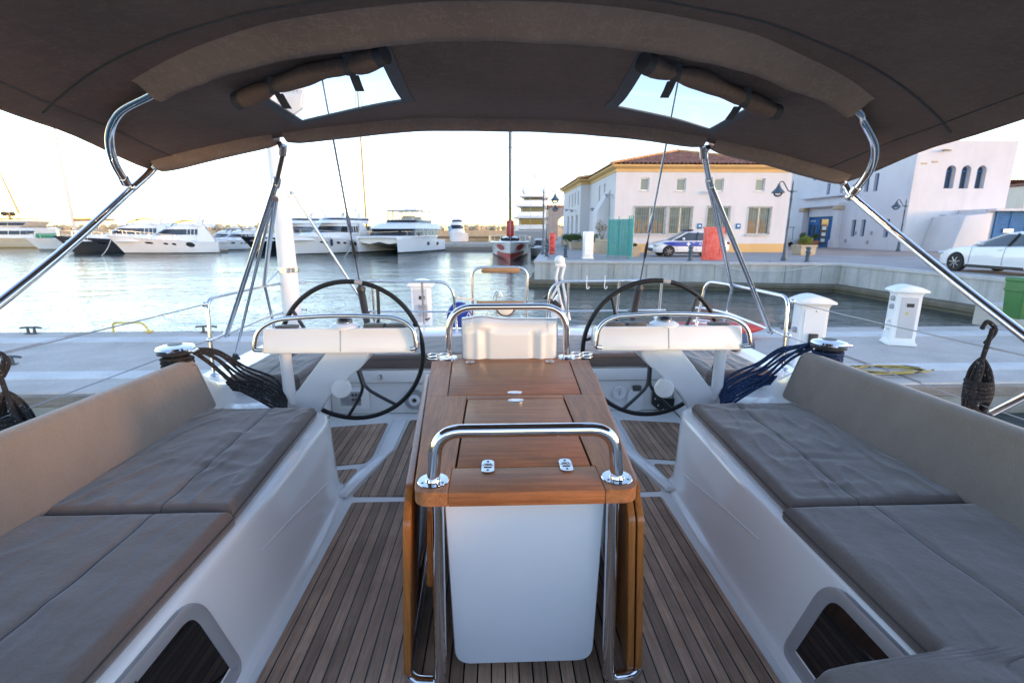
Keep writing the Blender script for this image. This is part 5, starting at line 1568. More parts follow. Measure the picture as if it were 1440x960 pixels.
# ochre plinth and cornice
mb = MB(); mb.box((X0 + (X1 - X0) / 2, YF + .1, Q + .30), (X1 - X0 + .10, .3, .60)); mb.box((X0 + .1, YF + 4.85, Q + .30), (.3, 8.8, .599)); obj('plinth', mb, M['ochre'], office)
def cornice(x0, x1, y0, y1, ze):
    mb = MB(); rings = []
    for d, z in ((.0, ze - .32), (.05, ze - .31), (.05, ze - .14), (.18, ze - .06), (.30, ze + .02), (.30, ze + .14), (.0, ze + .15)):
        rings.append([V((x0 - d, y0 - d, z)), V((x1 + d, y0 - d, z)), V((x1 + d, y1 + d, z)), V((x0 - d, y1 + d, z))])
    mb.loft(rings, True); return obj('cornice', mb, M['ochre'], office)
cornice(X0, X1, YF, YB, ZE + .12); cornice(7.45, 18, 43.7, 54.3, ZE + .11)
r1, h1 = hip_roof(X0 - .42, X1 + .42, YF - .42, YB + 9, ZE + .25, 8.82, 6.0)
rf = obj('roof', r1, M['tiles'], office, sharp=50); M['mortar'] = plain('ochre ridge tiles', (.55, .28, .11), .85, .2, 2)
obj('ridge_tile', h1, M['mortar'], rf)
r2, h2 = hip_roof(7.45 - .42, 18.4, 43.7 - .42, 54.3 + .42, ZE + .24, 8.3, 4.0)
rf = obj('roof', r2, M['tiles'], office, sharp=50); obj('ridge_tile', h2, M['mortar'], rf)
# windows with grilles
def window(a, b, c, d, y, grilled, warm=0):
    w = obj('window', MB().box(((a + b) / 2, y + .165, (c + d) / 2), (b - a, .02, d - c)), M['winglass'] if not grilled else M['winglass'], office)
    fr = MB(); t = .06
    for x in (a + t / 2, b - t / 2, (a + b) / 2) if grilled else (a + t / 2, b - t / 2): fr.box((x, y + .135, (c + d) / 2), (t, .05, d - c))
    for z in (c + t / 2, d - t / 2): fr.box(((a + b) / 2, y + .136, z), (b - a, .05, t))
    obj('frame', fr, M['wpaint'], w)
    if grilled:
        cu = MB()
        n = 24
        for (xa, xb) in ((a + .1, (a + b) / 2 - .12), ((a + b) / 2 + .12, b - .1)):
            cu.grid(lambda u, v: V((lerp(xa, xb, u), y + .150 + .006 * math.sin(u * 40), lerp(c + .07, d - .07, v))), n, 1)
        obj('curtain', cu, M['curtain'], w)
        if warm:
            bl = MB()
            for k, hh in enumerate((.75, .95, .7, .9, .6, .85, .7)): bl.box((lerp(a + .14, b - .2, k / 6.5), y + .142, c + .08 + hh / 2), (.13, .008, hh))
            obj('painted_reflection', bl, M['amber'], w)  # orange reflection in the panes, painted as upright strips
        g = MB(); nb = max(7, int((b - a) / .15))
        for i in range(nb + 1): g.tube([V((lerp(a - .03, b + .03, i / nb), y - .06, c - .06)), V((lerp(a - .03, b + .03, i / nb), y - .06, d + .06))], .017, 6)
        for k in range(4): g.box(((a + b) / 2, y - .06, lerp(c, d, k / 3)), (b - a + .12, .014, .03))
        for x in (a - .02, b + .02):
            for z in (c + .1, d - .1): g.box((x, y - .03, z), (.02, .07, .02))
        obj('grille', g, M['grille'], w)
        s_ = MB(); s_.rbox(((a + b) / 2, y - .06, c - .07), (b - a + .24, .2, .07), .01, 1); obj('sill', s_, M['plaster'], w)
    else:
        s_ = MB(); s_.rbox(((a + b) / 2, y - .02, c - .03), (b - a + .1, .08, .05), .008, 1); obj('sill', s_, M['plaster'], w)
M['amber'] = plain('amber painted reflection', (.42, .20, .07), .7, .2, 3)  # reflected orange light put into the strip colour
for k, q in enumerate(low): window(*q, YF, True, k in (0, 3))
for q in up: window(*q, YF, False)
def side_window(x, ya, yb, c, d):
    w = obj('window', MB().box((x + .15, (ya + yb) / 2, (c + d) / 2), (.02, yb - ya, d - c)), M['winglass'], office)
    fr = MB()
    for y in (ya + .03, yb - .03): fr.box((x + .12, y, (c + d) / 2), (.05, .06, d - c))
    for z in (c + .03, d - .03): fr.box((x + .121, (ya + yb) / 2, z), (.05, yb - ya, .06))
    obj('frame', fr, M['wpaint'], w)
for a, b, c, d in left: side_window(X0, YF + a, YF + b, c, d)
for a, b, c, d in lf2: side_window(7.45, 43.7 + a, 43.7 + b, c, d)
# battered buttress on the left wall
mb = MB(); mb.prism([(X0 - .02, 36.0, Q), (X0 - .85, 36.0, Q), (X0 - .85, 36.0, 4.2), (X0 - .02, 36.0, 5.6)], (0, 1.6, 0), bev=.02); obj('buttress', mb, M['plaster'], office)
# floodlights on the walls
def flood(p, d):
    mb = MB(); p = V(p); d = V(d)
    mb.tube([p, p + d * .25], .03, 8); mb.lathe([(.05, -.12), (.10, -.06), (.15, .08), (.16, .10), (.13, .10), (.001, .06)], p + d * .38 + V((0, 0, -.03)), d.to_track_quat('Z', 'Y').to_matrix() @ Euler((R(28), 0, 0)).to_matrix(), 14)
    obj('floodlight', mb, M['greyp'], office)
flood((15.02, YF, 5.36), (-.6, -.8, 0)); flood((X0, 35.2, 5.2), (-1, -.1, 0)); flood((X0, 40.5, 4.5), (-1, -.1, 0)); flood((7.45, 46, 4.6), (-1, 0, 0)); flood((7.45, 49.5, 4.8), (-1, 0, 0))
for x in (14.3, 17.05):
    mb = MB(); mb.rbox((x, YF - .03, 3.06), (.34, .05, .36), .02, 1); s_ = obj('notice_sign', mb, M['bluepaint'], office)
    mb = MB(); mb.box((x, YF - .058, 3.08), (.16, .006, .10)); obj('sign_symbol', mb, M['wpaint'], s_)
# antenna on the roof
mb = MB(); p = V((9.1, 40, 7.9)); mb.tube([p, p + V((0, 0, 1.3))], .03, 6); mb.tube([p + V((0, 0, 1.3)), p + V((0, 0, 3.3))], .014, 6); obj('antenna', mb, M['darkg'], office)
for k in (-1.0, 1.0):
    mb = MB(); mb.tube([p + V((k, .3, -.3)), p + V((k, .3, 2.6))], .010, 6); obj('antenna', mb, M['greyp'], office)

# ---------------------------------------------------------------- white Cycladic building
vill = thing('waterfront_building', 'tall white waterfront building with arched windows and a blue glazed entrance', 'building', (34, 40, Q))
XW, YW, TOP = 30.5, 36.0, 9.1
def hz(v, d): return EYE + (326 - v) / 690 * d
wy = lambda u: XW / ((u - 720) / 690 + .035)          # distance of a point of the left-facing wall seen at u
wl = []
for u0, u1, va, vb in [(1202, 1208, 310, 333), (1216, 1222, 309.5, 333), (1250, 1257, 309, 334), (1212, 1218, 250, 272), (1225, 1231, 247, 271), (1159, 1163.5, 261, 278), (1178, 1182, 262, 279), (1134, 1138, 290, 306), (1138, 1142, 249, 257)]:
    ya, yb = wy(u1), wy(u0); ym = (ya + yb) / 2
    wl.append((ya, yb, hz(vb, ym), min(TOP - .4, hz(va, ym))))
YE = 58
ent = (43.5, 47.7, Q, 4.05)
wall_with_holes((XW, YW, 0), (0, 1, 0), (-1, 0, 0), YE - YW, Q, TOP, [(a - YW, b - YW, c, d) for a, b, c, d in wl] + [(ent[0] - YW, ent[1] - YW, Q, ent[3])], .30, M['plaster2'], vill)
for a, b, c, d in wl:
    w = obj('window', MB().box((XW + .28, (a + b) / 2, (c + d) / 2), (.02, b - a, d - c)), M['winglass'], vill)
    fr = MB()
    for y in (a + .04, b - .04): fr.box((XW + .25, y, (c + d) / 2), (.05, .08, d - c))
    for z in (c + .04, d - .04): fr.box((XW + .251, (a + b) / 2, z), (.05, b - a, .08))
    obj('frame', fr, M['bluepaint'], w)
# frontal wing: arched windows
XR = 37.9
arch = [(34.05, 34.62), (35.5, 36.07), (36.95, 37.52)]
arch = []
for u in (1333, 1355, 1377.5):
    x = YW * ((u - 720) / 690 + .035) ; arch.append((x - .36, x + .36))
za, zb = hz(267, YW), hz(243, YW)
xs = sorted([XW, XR] + [q for a in arch for q in a])
mb = MB()
def fp(x, z, d=0): return V((x, YW + d, z))
cur = XW
for a, b in arch:
    mb.poly([fp(cur, Q), fp(a, Q), fp(a, TOP), fp(cur, TOP)]); cur = b
    mb.poly([fp(a, Q), fp(b, Q), fp(b, za), fp(a, za)])
    r_ = (b - a) / 2; n = 12
    arcp = [fp((a + b) / 2 - r_ * math.cos(math.pi * k / n), zb + r_ * math.sin(math.pi * k / n)) for k in range(n + 1)]
    mb.poly([fp(a, TOP)] + arcp + [fp(b, TOP)])
    loop = [fp(a, za)] + arcp + [fp(b, za)]
    mb.loft([loop, [p + V((0, .42, 0)) for p in loop]], True)
mb.poly([fp(cur, Q), fp(XR, Q), fp(XR, TOP), fp(cur, TOP)])
# side and top, slightly battered end
mb.poly([fp(XR, Q), V((XR, YW + 14, Q)), V((XR, YW + 14, TOP)), fp(XR, TOP)])
mb.poly([V((XW, YW, TOP - .001)), V((XR, YW, TOP - .001)), V((XR, YW + 14, TOP - .001)), V((XW, YW + 14, TOP - .001))])
bmesh.ops.remove_doubles(mb.bm, verts=mb.bm.verts, dist=1e-4)
obj('wall', mb, M['plaster2'], vill, sharp=25)
for a, b in arch:
    r_ = (b - a) / 2; n = 12
    loop = [fp(a, za, .40)] + [fp((a + b) / 2 - r_ * math.cos(math.pi * k / n), zb + r_ * math.sin(math.pi * k / n), .40) for k in range(n + 1)] + [fp(b, za, .40)]
    mb = MB(); mb.poly(loop); w = obj('window', mb, M['winglass'], vill)
    mb = MB(); mb.tube([p + V((0, -.02, 0)) for p in loop], .05, 6, closed=True); mb.box(((a + b) / 2, YW + .37, zb), (b - a, .05, .08)); mb.box(((a + b) / 2, YW + .371, (za + zb) / 2), (.06, .05, zb - za)); obj('frame', mb, M['bluepaint'], w)
# small vents and a stone spout
for x, z in ((31.1, 8.0 - .5), (31.9, 7.62)):
    mb = MB(); mb.box((x, YW - .02, z), (.42, .05, .10)); obj('vent', mb, M['sand'], vill)
mb = MB(); mb.prism([(32.3, YW - .02, 8.35), (32.3, YW - .55, 8.25), (32.5, YW - .55, 8.25), (32.5, YW - .02, 8.35)], (0, 0, .14), bev=.02); obj('rain_spout', mb, M['sand'], vill)
w = obj('window', MB().box((33.2, YW + .0, 3.55), (.42, .06, .70)), M['greyp'], vill)
mb = MB(); mb.box((33.35, YW - .03, 1.9), (.10, .06, 1.2)); mb.box((33.05, YW - .031, 2.50), (.7, .06, .10)); obj('hatch_frame', mb, M['darkg'], vill)
# entrance: blue glazed joinery, stone capital and column, string course
e0, e1, e2, e3 = ent
db = obj('entrance', MB().box((XW + .27, (e0 + e1) / 2, (e2 + e3) / 2), (.04, e1 - e0, e3 - e2)), M['winglass'], vill)
fr = MB()
for y in (e0 + .08, e0 + 1.0, e0 + 1.25, e0 + 2.6, e0 + 2.9, e0 + 3.5, e1 - .10): fr.box((XW + .22, y, (e2 + e3) / 2), (.10, .17, e3 - e2))
fr.box((XW + .221, (e0 + e1) / 2, e3 - .12), (.10, e1 - e0, .24)); fr.box((XW + .219, e1 - .75, e3 - .45), (.11, 1.5, .55)); fr.box((XW + .222, (e0 + e1) / 2, e2 + .12), (.10, e1 - e0, .24))
obj('frame', fr, M['bluepaint'], db)
mb = MB()
for k in range(5): mb.box((XW + .155, e1 - .35 - .16 * k, e3 - .38), (.01, .09, .10))
obj('sign_lettering', mb, M['wpaint'], db)
for y in (e0 + .55, e0 + 1.9):
    for z in (1.9, 2.45, 3.0): obj('notice', MB().box((XW + .24, y, z), (.01, .55, .30)), M['wpaint'], db)
for y in (43.1, 48.0):
    mb = MB(); mb.rbox((XW - .25, y, 2.9), (.50, .55, 3.3), .02, 1); mb.rbox((XW - .27, y, Q + .35), (.62, .72, .7), .03, 1); c_ = obj('column', mb, M['plaster2'], vill)
    mb = MB(); mb.rbox((XW - .26, y, 4.72), (.66, .78, .35), .08, 2); obj('capital', mb, M['sand'], c_)
mb = MB(); mb.rbox((XW - .25, 45.6, 5.05), (.55, 5.6, .30), .02, 1); mb.rbox((XW - .2, 45.6, 5.85), (.45, 6.0, .22), .02, 1); obj('lintel', mb, M['plaster2'], vill)
for u, v in ((1210, 328), (1233, 328), (1262, 326), (1197, 339), (1229, 341)):
    yy = wy(u); mb = MB(); mb.rbox((XW - .04, yy, hz(v, yy)), (.08, .2, .3), .02, 1); obj('wall_lamp', mb, M['greyp'], vill)
# lower annexe with blue louvred doors
ann = thing('boat_store', 'low white annexe with blue louvred double doors behind the parked white car', 'building', (35, 33.5, Q))
obj('wall', MB().rbox((38.4, 34.9, 2.75), (8.0, 2.2, 2.98), .03, 1), M['plaster2'], ann); obj('lintel', MB().box((37.0, 33.55, 4.16), (5.2, .7, .16)), M['plaster2'], ann)
mb = MB(); mb.prism([(31.9, 33.4, Q), (34.4, 33.4, Q), (34.4, 33.4, 3.95), (32.5, 33.4, 3.75)], (0, 2.58, 0), bev=.03); obj('buttress', mb, M['plaster2'], ann)
for x in (35.55, 36.75):
    mb = MB(); mb.box((x, 33.74, 2.66), (1.16, .08, 2.8)); d_ = obj('door', mb, M['bluepaint'], ann)
    mb = MB()
    for k in range(17): mb.box((x, 33.68, 1.55 + k * .15), (1.0, .05, .05), (R(-20), 0, 0))
    for k in (-.54, .54): mb.box((x + k, 33.68, 2.66), (.09, .07, 2.8))
    obj('louvre', mb, M['bluepaint'], d_)
mb = MB(); mb.box((36.0, 33.62, 2.75), (.75, .02, .26)); s_ = obj('door_sign', mb, M['wpaint'], ann)
mb = MB()
for k in range(6): mb.box((35.72 + .11 * k, 33.607, 2.77), (.06, .006, .07))
obj('sign_lettering', mb, M['bluepaint'], s_)
# beige house beyond
hb = thing('beige_house', 'low cream house far behind the white waterfront building', 'building', (70, 62, Q))
mb = MB(); mb.rbox((77, 66, 4.7), (23, 12, 7), .05, 1); obj('wall', mb, plaster('cream plaster', (.66, .58, .50)), hb)
r3, h3 = hip_roof(65.2, 88.8, 59.6, 72.4, 8.2, 9.6, 5, .5); rf = obj('roof', r3, M['tiles'], hb); obj('ridge_tile', h3, M['mortar'], rf)
# stone wall with an arch at the end of the quay
aw = thing('stone_archway', 'grey stone wall with a round arch at the far end of the quay', 'archway', (14, 84, Q))
mb = MB(); n = 14; ac, ar, az = 11.55, 1.15, 4.0
lp = [V((ac - ar * math.cos(math.pi * k / n), 82, az + ar * math.sin(math.pi * k / n))) for k in range(n + 1)]
xa, xb, zt = 8.8, 20, 6.6
mb2 = []
fr_ = [V((xa, 82, Q)), V((ac - ar, 82, Q))] + lp + [V((ac + ar, 82, Q)), V((xb, 82, Q)), V((xb, 82, zt)), V((xa, 82, zt))]
mb.prism(fr_, (0, 1.2, 0)); obj('wall', mb, M['stonegrey'] if 'stonegrey' in M else concrete('grey rubble stone', (.30, .28, .27), .2, scale=2), aw)
mb = MB(); mb.rbox((14.4, 82.6, zt + .14), (11.6, 1.5, .28), .03, 1); obj('coping', mb, M['tiles'], aw)
# =====================================================================  STREET FURNITURE, PLANTS, CARS
def lamp_post(loc, rz, h, label, name='street_lamp'):
    root = thing(name, label, 'street lamp', (0, 0, 0), 'quay street lamps')
    k = h / 3.75
    mb = MB(); mb.lathe([(r * 1.0, z * k) for r, z in [(.16, 0), (.16, .06), (.12, .10), (.13, .14), (.10, .22), (.085, .75), (.065, .82), (.07, .86), (.05, .92), (.045, 2.0), (.06, 2.03), (.045, 2.07), (.042, 2.95), (.07, 2.99), (.045, 3.03), (.04, 3.28), (.09, 3.33), (.09, 3.38), (.04, 3.44), (.035, 3.62), (.045, 3.68), (.012, 3.9)]], n=14); obj('post', mb, M['ironblue'], root)
    mb = MB(); mb.tube(spline([V((0, 0, 3.36 * k)), V((.18, 0, 3.38 * k)), V((.33, 0, 3.58 * k)), V((.50, 0, 3.80 * k)), V((.64, 0, 3.80 * k)), V((.70, 0, 3.68 * k))], 6), .028, 8); mb.tube([V((-.24, 0, 3.36 * k)), V((0, 0, 3.36 * k))], [.015, .03], 8); mb.box((.70, 0, 3.66 * k), (.08, .08, .1)); obj('arm', mb, M['ironblue'], root)
    mb = MB(); mb.lathe([(.05, 3.66 * k), (.08, 3.60 * k), (.13, 3.50 * k), (.26, 3.36 * k), (.31, 3.29 * k), (.30, 3.28 * k), (.24, 3.36 * k), (.001, 3.52 * k)], (.70, 0, 0), n=20); sh_ = obj('lamp_shade', mb, M['ironblue'], root)
    mb = MB(); mb.ball((.70, 0, 3.29 * k), (.215, .215, .20), 14); obj('globe', mb, M['globe'], sh_)
    root.location = loc; root.rotation_euler = (0, 0, rz); WL[root.name] = V(loc)
    return root
def globe():
    t = NT('clear lamp globe')
    tr = t.new('ShaderNodeBsdfTransparent'); tr.inputs[0].default_value = (.93, .93, .93, 1)
    gl = t.new('ShaderNodeBsdfGlossy'); gl.inputs['Roughness'].default_value = .05
    lw = t.new('ShaderNodeLayerWeight'); lw.inputs[0].default_value = .35
    mx = t.new('ShaderNodeMixShader'); t.l(lw.outputs['Fresnel'], mx.inputs[0]); t.l(tr.outputs[0], mx.inputs[1]); t.l(gl.outputs[0], mx.inputs[2])
    t.l(mx.outputs[0], t.out.inputs['Surface']); return t.m
M['globe'] = globe()
lamp_post((2.95, 30.8, Q), R(-8), 3.75, 'tall blue-grey quay lamp nearest to the racing yacht, its arm over the quay')
lamp_post((4.45, 43.0, Q), R(-8), 3.75, 'smaller-looking blue-grey lamp standing behind the nearest quay lamp')
lamp_post((14.55, 24.3, Q), R(180), 3.75, 'blue-grey quay lamp in front of the harbour office corner, arm to the left')
lamp_post((29.6, 35.2, Q), R(180), 3.6, 'blue-grey lamp against the tall white waterfront building')

def bollard(loc, label, h=.55):
    mb = MB(); c = V(loc)
    mb.lathe([(.15, 0), (.15, .04), (.10, .07), (.09, .30 * h / .55), (.13, .36 * h / .55), (.10, .40 * h / .55), (.09, .45 * h / .55), (.13, .50 * h / .55), (.12, h), (.001, h + .02)], c, n=14)
    return solo('quay_bollard', mb, M['ironblue'], label, 'bollard', loc, 'iron quay bollards')
for p, l in (((3.95, 27.9, Q), 'iron bollard on the quay corner behind the white hoist arm'), ((9.7, 24.2, Q), 'iron bollard on the quay edge in front of the police car'), ((15.05, 23.2, Q), 'iron bollard on the quay edge right of the office lamp post'),
             ((qx(28.5) + .5, 28.5, Q), 'iron bollard at the quay edge beside the foot of the nearest lamp'), ((qx(35) + .5, 35, Q), 'iron bollard at the quay edge between the two left lamps'), ((qx(40) + .45, 39.6, Q), 'iron bollard at the quay edge just short of the second lamp'), ((qx(48) + .5, 48, Q), 'iron bollard at the quay edge beyond the second lamp')):
    bollard(p, l, .72)

# white service kiosk
k = thing('service_kiosk', 'plain white upright service box on the quay left of the teal screen', 'kiosk', (4.95, 26.5, Q))
mb = MB(); mb.rbox((4.97, 26.5, Q + .72), (.52, .4, 1.44), .03, 2); mb.rbox((4.97, 26.5, Q + .03), (.60, .48, .06), .01, 1); obj('body', mb, M['wpaint'], k)
mb = MB(); mb.rbox((4.97, 26.28, Q + .75), (.42, .03, 1.1), .01, 1); obj('door', mb, M['wpaint'], k)
mb = MB(); mb.lathe([(.02, 0), (.02, .01), (.001, .01)], (4.97, 26.265, Q + .45), (R(90), 0, 0), 8); obj('lock', mb, M['greyp'], k)
# teal steel screen (two panels at a right angle)
ts = thing('privacy_screen', 'teal slatted steel screen standing by the harbour office', 'screen', (7.0, 27, Q))
def screen(a, b, h):
    mb = MB(); a, b = V(a), V(b); L = (b - a).length; ang = math.atan2(b.y - a.y, b.x - a.x); n = int(L / .14)
    for i in range(n):
        p = lerp(a, b, (i + .5) / n); mb.box((p.x, p.y, Q + .12 + h / 2), (.133, .03, h), (0, 0, ang))
    for z in (Q + .35, Q + h * .55, Q + h - .05):
        p = lerp(a, b, .5); mb.box((p.x, p.y + .03, z), (L, .03, .05), (0, 0, ang))
    obj('panel', mb, M['tealp'], ts)
    for p in (a, lerp(a, b, .5), b):
        mb = MB(); mb.tube([V((p.x, p.y - .02, Q)), V((p.x, p.y - .02, Q + h + .28))], .032, 8); mb.box((p.x, p.y, Q + .01), (.16, .16, .02)); obj('post', mb, M['tealp'], ts)
screen((6.35, 27.8, Q), (7.28, 27.0, Q), 1.98); screen((7.3, 27.0, Q), (7.22, 25.9, Q), 2.0)
# red advertising stands
M['redsheet'] = None
def redm():
    t = NT('faded red sheet'); o = t.obj()
    f = t.noise(o, 3, 6, .7); f2 = t.noise(t.obj((1, 1, .5)), 9, 5, .7)
    c = t.ramp(f, [(.35, (.62, .045, .03)), (.6, (.66, .13, .11))])
    c = t.mix(t.math('MULTIPLY', t.ramp(f2, [(.5, (0, 0, 0)), (.75, (1, 1, 1))]), .5), c, (.70, .34, .32))
    t.set(col=c, rough=.6); return t.m
M['redsheet'] = redm()
rs_ = thing('folded_parasol_board', 'faded red covered notice board on the quay edge in front of the police car', 'notice board', (10.95, 24.4, Q))
rs_.name = 'notice_board'; WL[rs_.name] = V((10.95, 24.4, Q))
mb = MB(); mb.prism([(10.38, 24.42, Q + .03), (11.45, 24.42, Q + .03), (11.45, 24.42, Q + 1.60), (10.40, 24.42, Q + 1.60)], (0, .10, 0), bev=.02); obj('board', mb, M['redsheet'], rs_)
mb = MB()
mb.box((10.925, 24.47, Q + 1.62), (1.12, .14, .08)); mb.box((10.98, 24.40, Q + .82), (.62, .03, .03)) if False else None
obj('top_rail', mb, M['redsheet'], rs_)
mb = MB(); mb.loft([[V((x, 24.405, z)) for x, z in [(10.50, Q + .16), (11.34, Q + .16), (11.34, Q + 1.48), (10.51, Q + 1.48)]], [V((x, 24.395, z)) for x, z in [(10.54, Q + .20), (11.30, Q + .20), (11.30, Q + 1.44), (10.55, Q + 1.44)]], [V((x, 24.405, z)) for x, z in [(10.58, Q + .24), (11.26, Q + .24), (11.26, Q + 1.40), (10.59, Q + 1.40)]]], True); obj('panel_frame', mb, M['redsheet'], rs_)
ro = thing('life_ring_post', 'orange-red upright cabinet at the foot of the nearest quay lamp', 'cabinet', (3.55, 31.6, Q))
ro.name = 'safety_cabinet'; WL[ro.name] = V((3.55, 31.6, Q))
mb = MB(); mb.rbox((3.62, 31.7, Q + .66), (.36, .55, 1.28), .06, 2); obj('body', mb, M['redsheet'], ro)
for z in (.35, .75, 1.05):
    mb = MB(); mb.rbox((3.60, 31.41, Q + z), (.22, .05, .22), .02, 1); obj('panel', mb, M['red'], ro)
mb = MB(); mb.rbox((3.62, 31.7, Q + 1.31), (.42, .6, .07), .02, 1); obj('lid', mb, M['redsheet'], ro)

# planters and plants -------------------------------------------------
def leafmat(name, c1, c2):
    t = NT(name); o = t.obj(); f = t.noise(o, 6, 4)
    t.set(col=t.ramp(f, [(.3, c1), (.7, c2)]), rough=.6, spec=.3); return t.m
M['leaf'] = leafmat('dark green leaves', (.025, .065, .02), (.08, .15, .04))
M['leafy'] = leafmat('yellow green leaves', (.10, .16, .03), (.22, .27, .05))
M['leafd'] = leafmat('dry leaves', (.12, .13, .08), (.24, .22, .14))
M['bark'] = plain('bark', (.10, .07, .05), .9, .2, 8)
M['planter'] = concrete('cast stone planter', (.50, .40, .29), 0, scale=2)
def foliage(c, r, n, size, seed):
    rnd_ = random.Random(seed); mb = MB(); c = V(c)
    blobs = [(V((rnd_.uniform(-.5, .5) * r[0], rnd_.uniform(-.5, .5) * r[1], rnd_.uniform(-.4, .5) * r[2])), rnd_.uniform(.4, .65)) for _ in range(9)]
    for i in range(n):
        b, k = blobs[i % len(blobs)]
        d = V((rnd_.gauss(0, 1), rnd_.gauss(0, 1), rnd_.gauss(0, 1))).normalized() * (rnd_.random() ** .4)
        p = c + b + V((d.x * r[0] * k, d.y * r[1] * k, d.z * r[2] * k))
        a = V((rnd_.gauss(0, 1), rnd_.gauss(0, 1), rnd_.gauss(0, 1) + .4)).normalized(); b2 = a.orthogonal().normalized(); s_ = size * rnd_.uniform(.6, 1.3)
        cc = a.cross(b2)
        mb.add([p - b2 * s_ * .5, p + cc * s_ * .28 + a * s_ * .08, p + b2 * s_ * .6, p - cc * s_ * .28 + a * s_ * .08], [(0, 1, 2, 3)])
    return mb
def planter(loc, size, h, fol, label, m='leaf', r=(.45, .45, .35), n=500, leaf=.09, seed=1, pot='box', group=None, name='planter', fz=None):
    root = thing(name, label, 'planter', loc, group); x, y, z = loc; w_ = size / 2
    mb = MB()
    if pot == 'box':
        rings = [[V((x + a * w_ * k, y + b * w_ * k, z + zz)) for a, b in ((-1, -1), (1, -1), (1, 1), (-1, 1))] for k, zz in ((.86, 0), (.86, .05), (.92, .08), (.97, h * .82), (1.06, h * .84), (1.06, h), (.9, h), (.88, h - .08))]
        mb.loft(rings, True, True); obj('tub', mb, M['planter'], root)
    else:
        mb.lathe([(w_ * .68, 0), (w_ * .72, .02), (w_ * .95, h * .8), (w_ * 1.08, h * .82), (w_ * 1.08, h), (w_ * .9, h), (w_ * .85, h - .06)], (x, y, z), n=18); obj('pot', mb, M['terra'], root)
    fz = fz if fz is not None else h + r[2] * .75
    mb = MB()
    for k in range(5):
        a = k * 1.3; mb.tube([V((x + .04 * math.cos(a), y + .04 * math.sin(a), z + h - .06)), V((x + r[0] * .5 * math.cos(a), y + r[1] * .5 * math.sin(a), z + fz))], [.02, .008], 5)
    obj('stem', mb, M['bark'], root)
    obj('foliage', foliage((x, y, z + fz), r, n, leaf, seed), M[m], root, sharp=0)
    return root
planter((8.05, 28.9, Q), .82, .58, 0, 'cast stone planter with low leaves beside the teal screen', r=(.36, .36, .13), n=420, leaf=.10, seed=2)
planter((19.3, 30.2, Q), 1.0, .62, 0, 'stone planter with yellow-green shrub at the corner of the harbour office', 'leafy', (.50, .50, .34), 900, .09, 3)
planter((7.0, 49, Q), 1.0, .55, 0, 'stone planter with a round shrub, farthest along the office side wall', r=(.5, .5, .4), n=600, leaf=.12, seed=4, group='planters along the office wall')
planter((6.75, 44.5, Q), 1.0, .55, 0, 'stone planter with a round shrub, second from the far end of the office wall', r=(.55, .5, .42), n=700, leaf=.12, seed=5, group='planters along the office wall')
planter((6.6, 40.2, Q), 1.05, .6, 0, 'stone planter with a broad dark shrub, third from the far end of the office wall', r=(.6, .55, .45), n=800, leaf=.12, seed=6, group='planters along the office wall')
planter((6.75, 34.2, Q), .75, .72, 0, 'stone planter with a leafy shrub left of the sparse dry shrub', r=(.50, .45, .38), n=600, leaf=.11, seed=7, group='planters along the office wall')
planter((6.95, 32.2, Q), .7, .95, 0, 'tall stone planter with a sparse dry shrub behind the white service box', 'leafd', (.55, .5, .5), 300, .10, 8, fz=1.75, group='planters along the office wall')
for (u, y_), hh, sd, l in (((1134, 0), .75, 21, 'terracotta pot with a dark shrub beside the blue entrance, leftmost of three'), ((1141, 0), .7, 22, 'terracotta pot with a low shrub beside the blue entrance, middle of three'), ((1152, 0), .9, 23, 'terracotta pot with an upright shrub beside the blue entrance, rightmost of three')):
    x = 28.9 if sd < 23 else 29.0; y_ = x / ((u - 720) / 690 + .035 - .0006)
    planter((x, y_, Q), .75, .62, 0, l, r=(.36, .36, .45 if sd != 22 else .25), n=450, leaf=.10, seed=sd, pot='round', group='pots by the blue entrance')
# golf cart by the entrance
gc = thing('golf_cart', 'white golf cart with a flat roof parked by the blue entrance', 'golf cart', (27.5, 46.5, Q))
gx, gy = 28.6, 48.6
mb = MB(); mb.rbox((gx, gy, Q + .5), (2.3, 1.2, .5), .12, 2); mb.rbox((gx + .2, gy, Q + .85), (.7, 1.1, .5), .08, 2); obj('body', mb, M['wpaint'], gc)
mb = MB(); mb.rbox((gx, gy, Q + 1.85), (1.9, 1.25, .07), .03, 1); obj('roof', mb, M['greyp'], gc)
for a in (-.85, .85):
    for b in (-.55, .55):
        mb = MB(); mb.tube([V((gx + a, gy + b, Q + .7)), V((gx + a * .95, gy + b, Q + 1.85))], .025, 8); obj('post', mb, M['blackp'], gc)
        mb = MB(); mb.lathe([(.001, -.09), (.2, -.09), (.22, -.05), (.22, .05), (.2, .09), (.001, .09)], (gx + a * .85, gy + b, Q + .22), (R(90), 0, 0), 16); obj('wheel', mb, M['rubber'], gc)
mb = MB(); mb.box((gx - .9, gy, Q + 1.35), (.03, 1.1, .8)); obj('windscreen', mb, M['winglass'], gc)

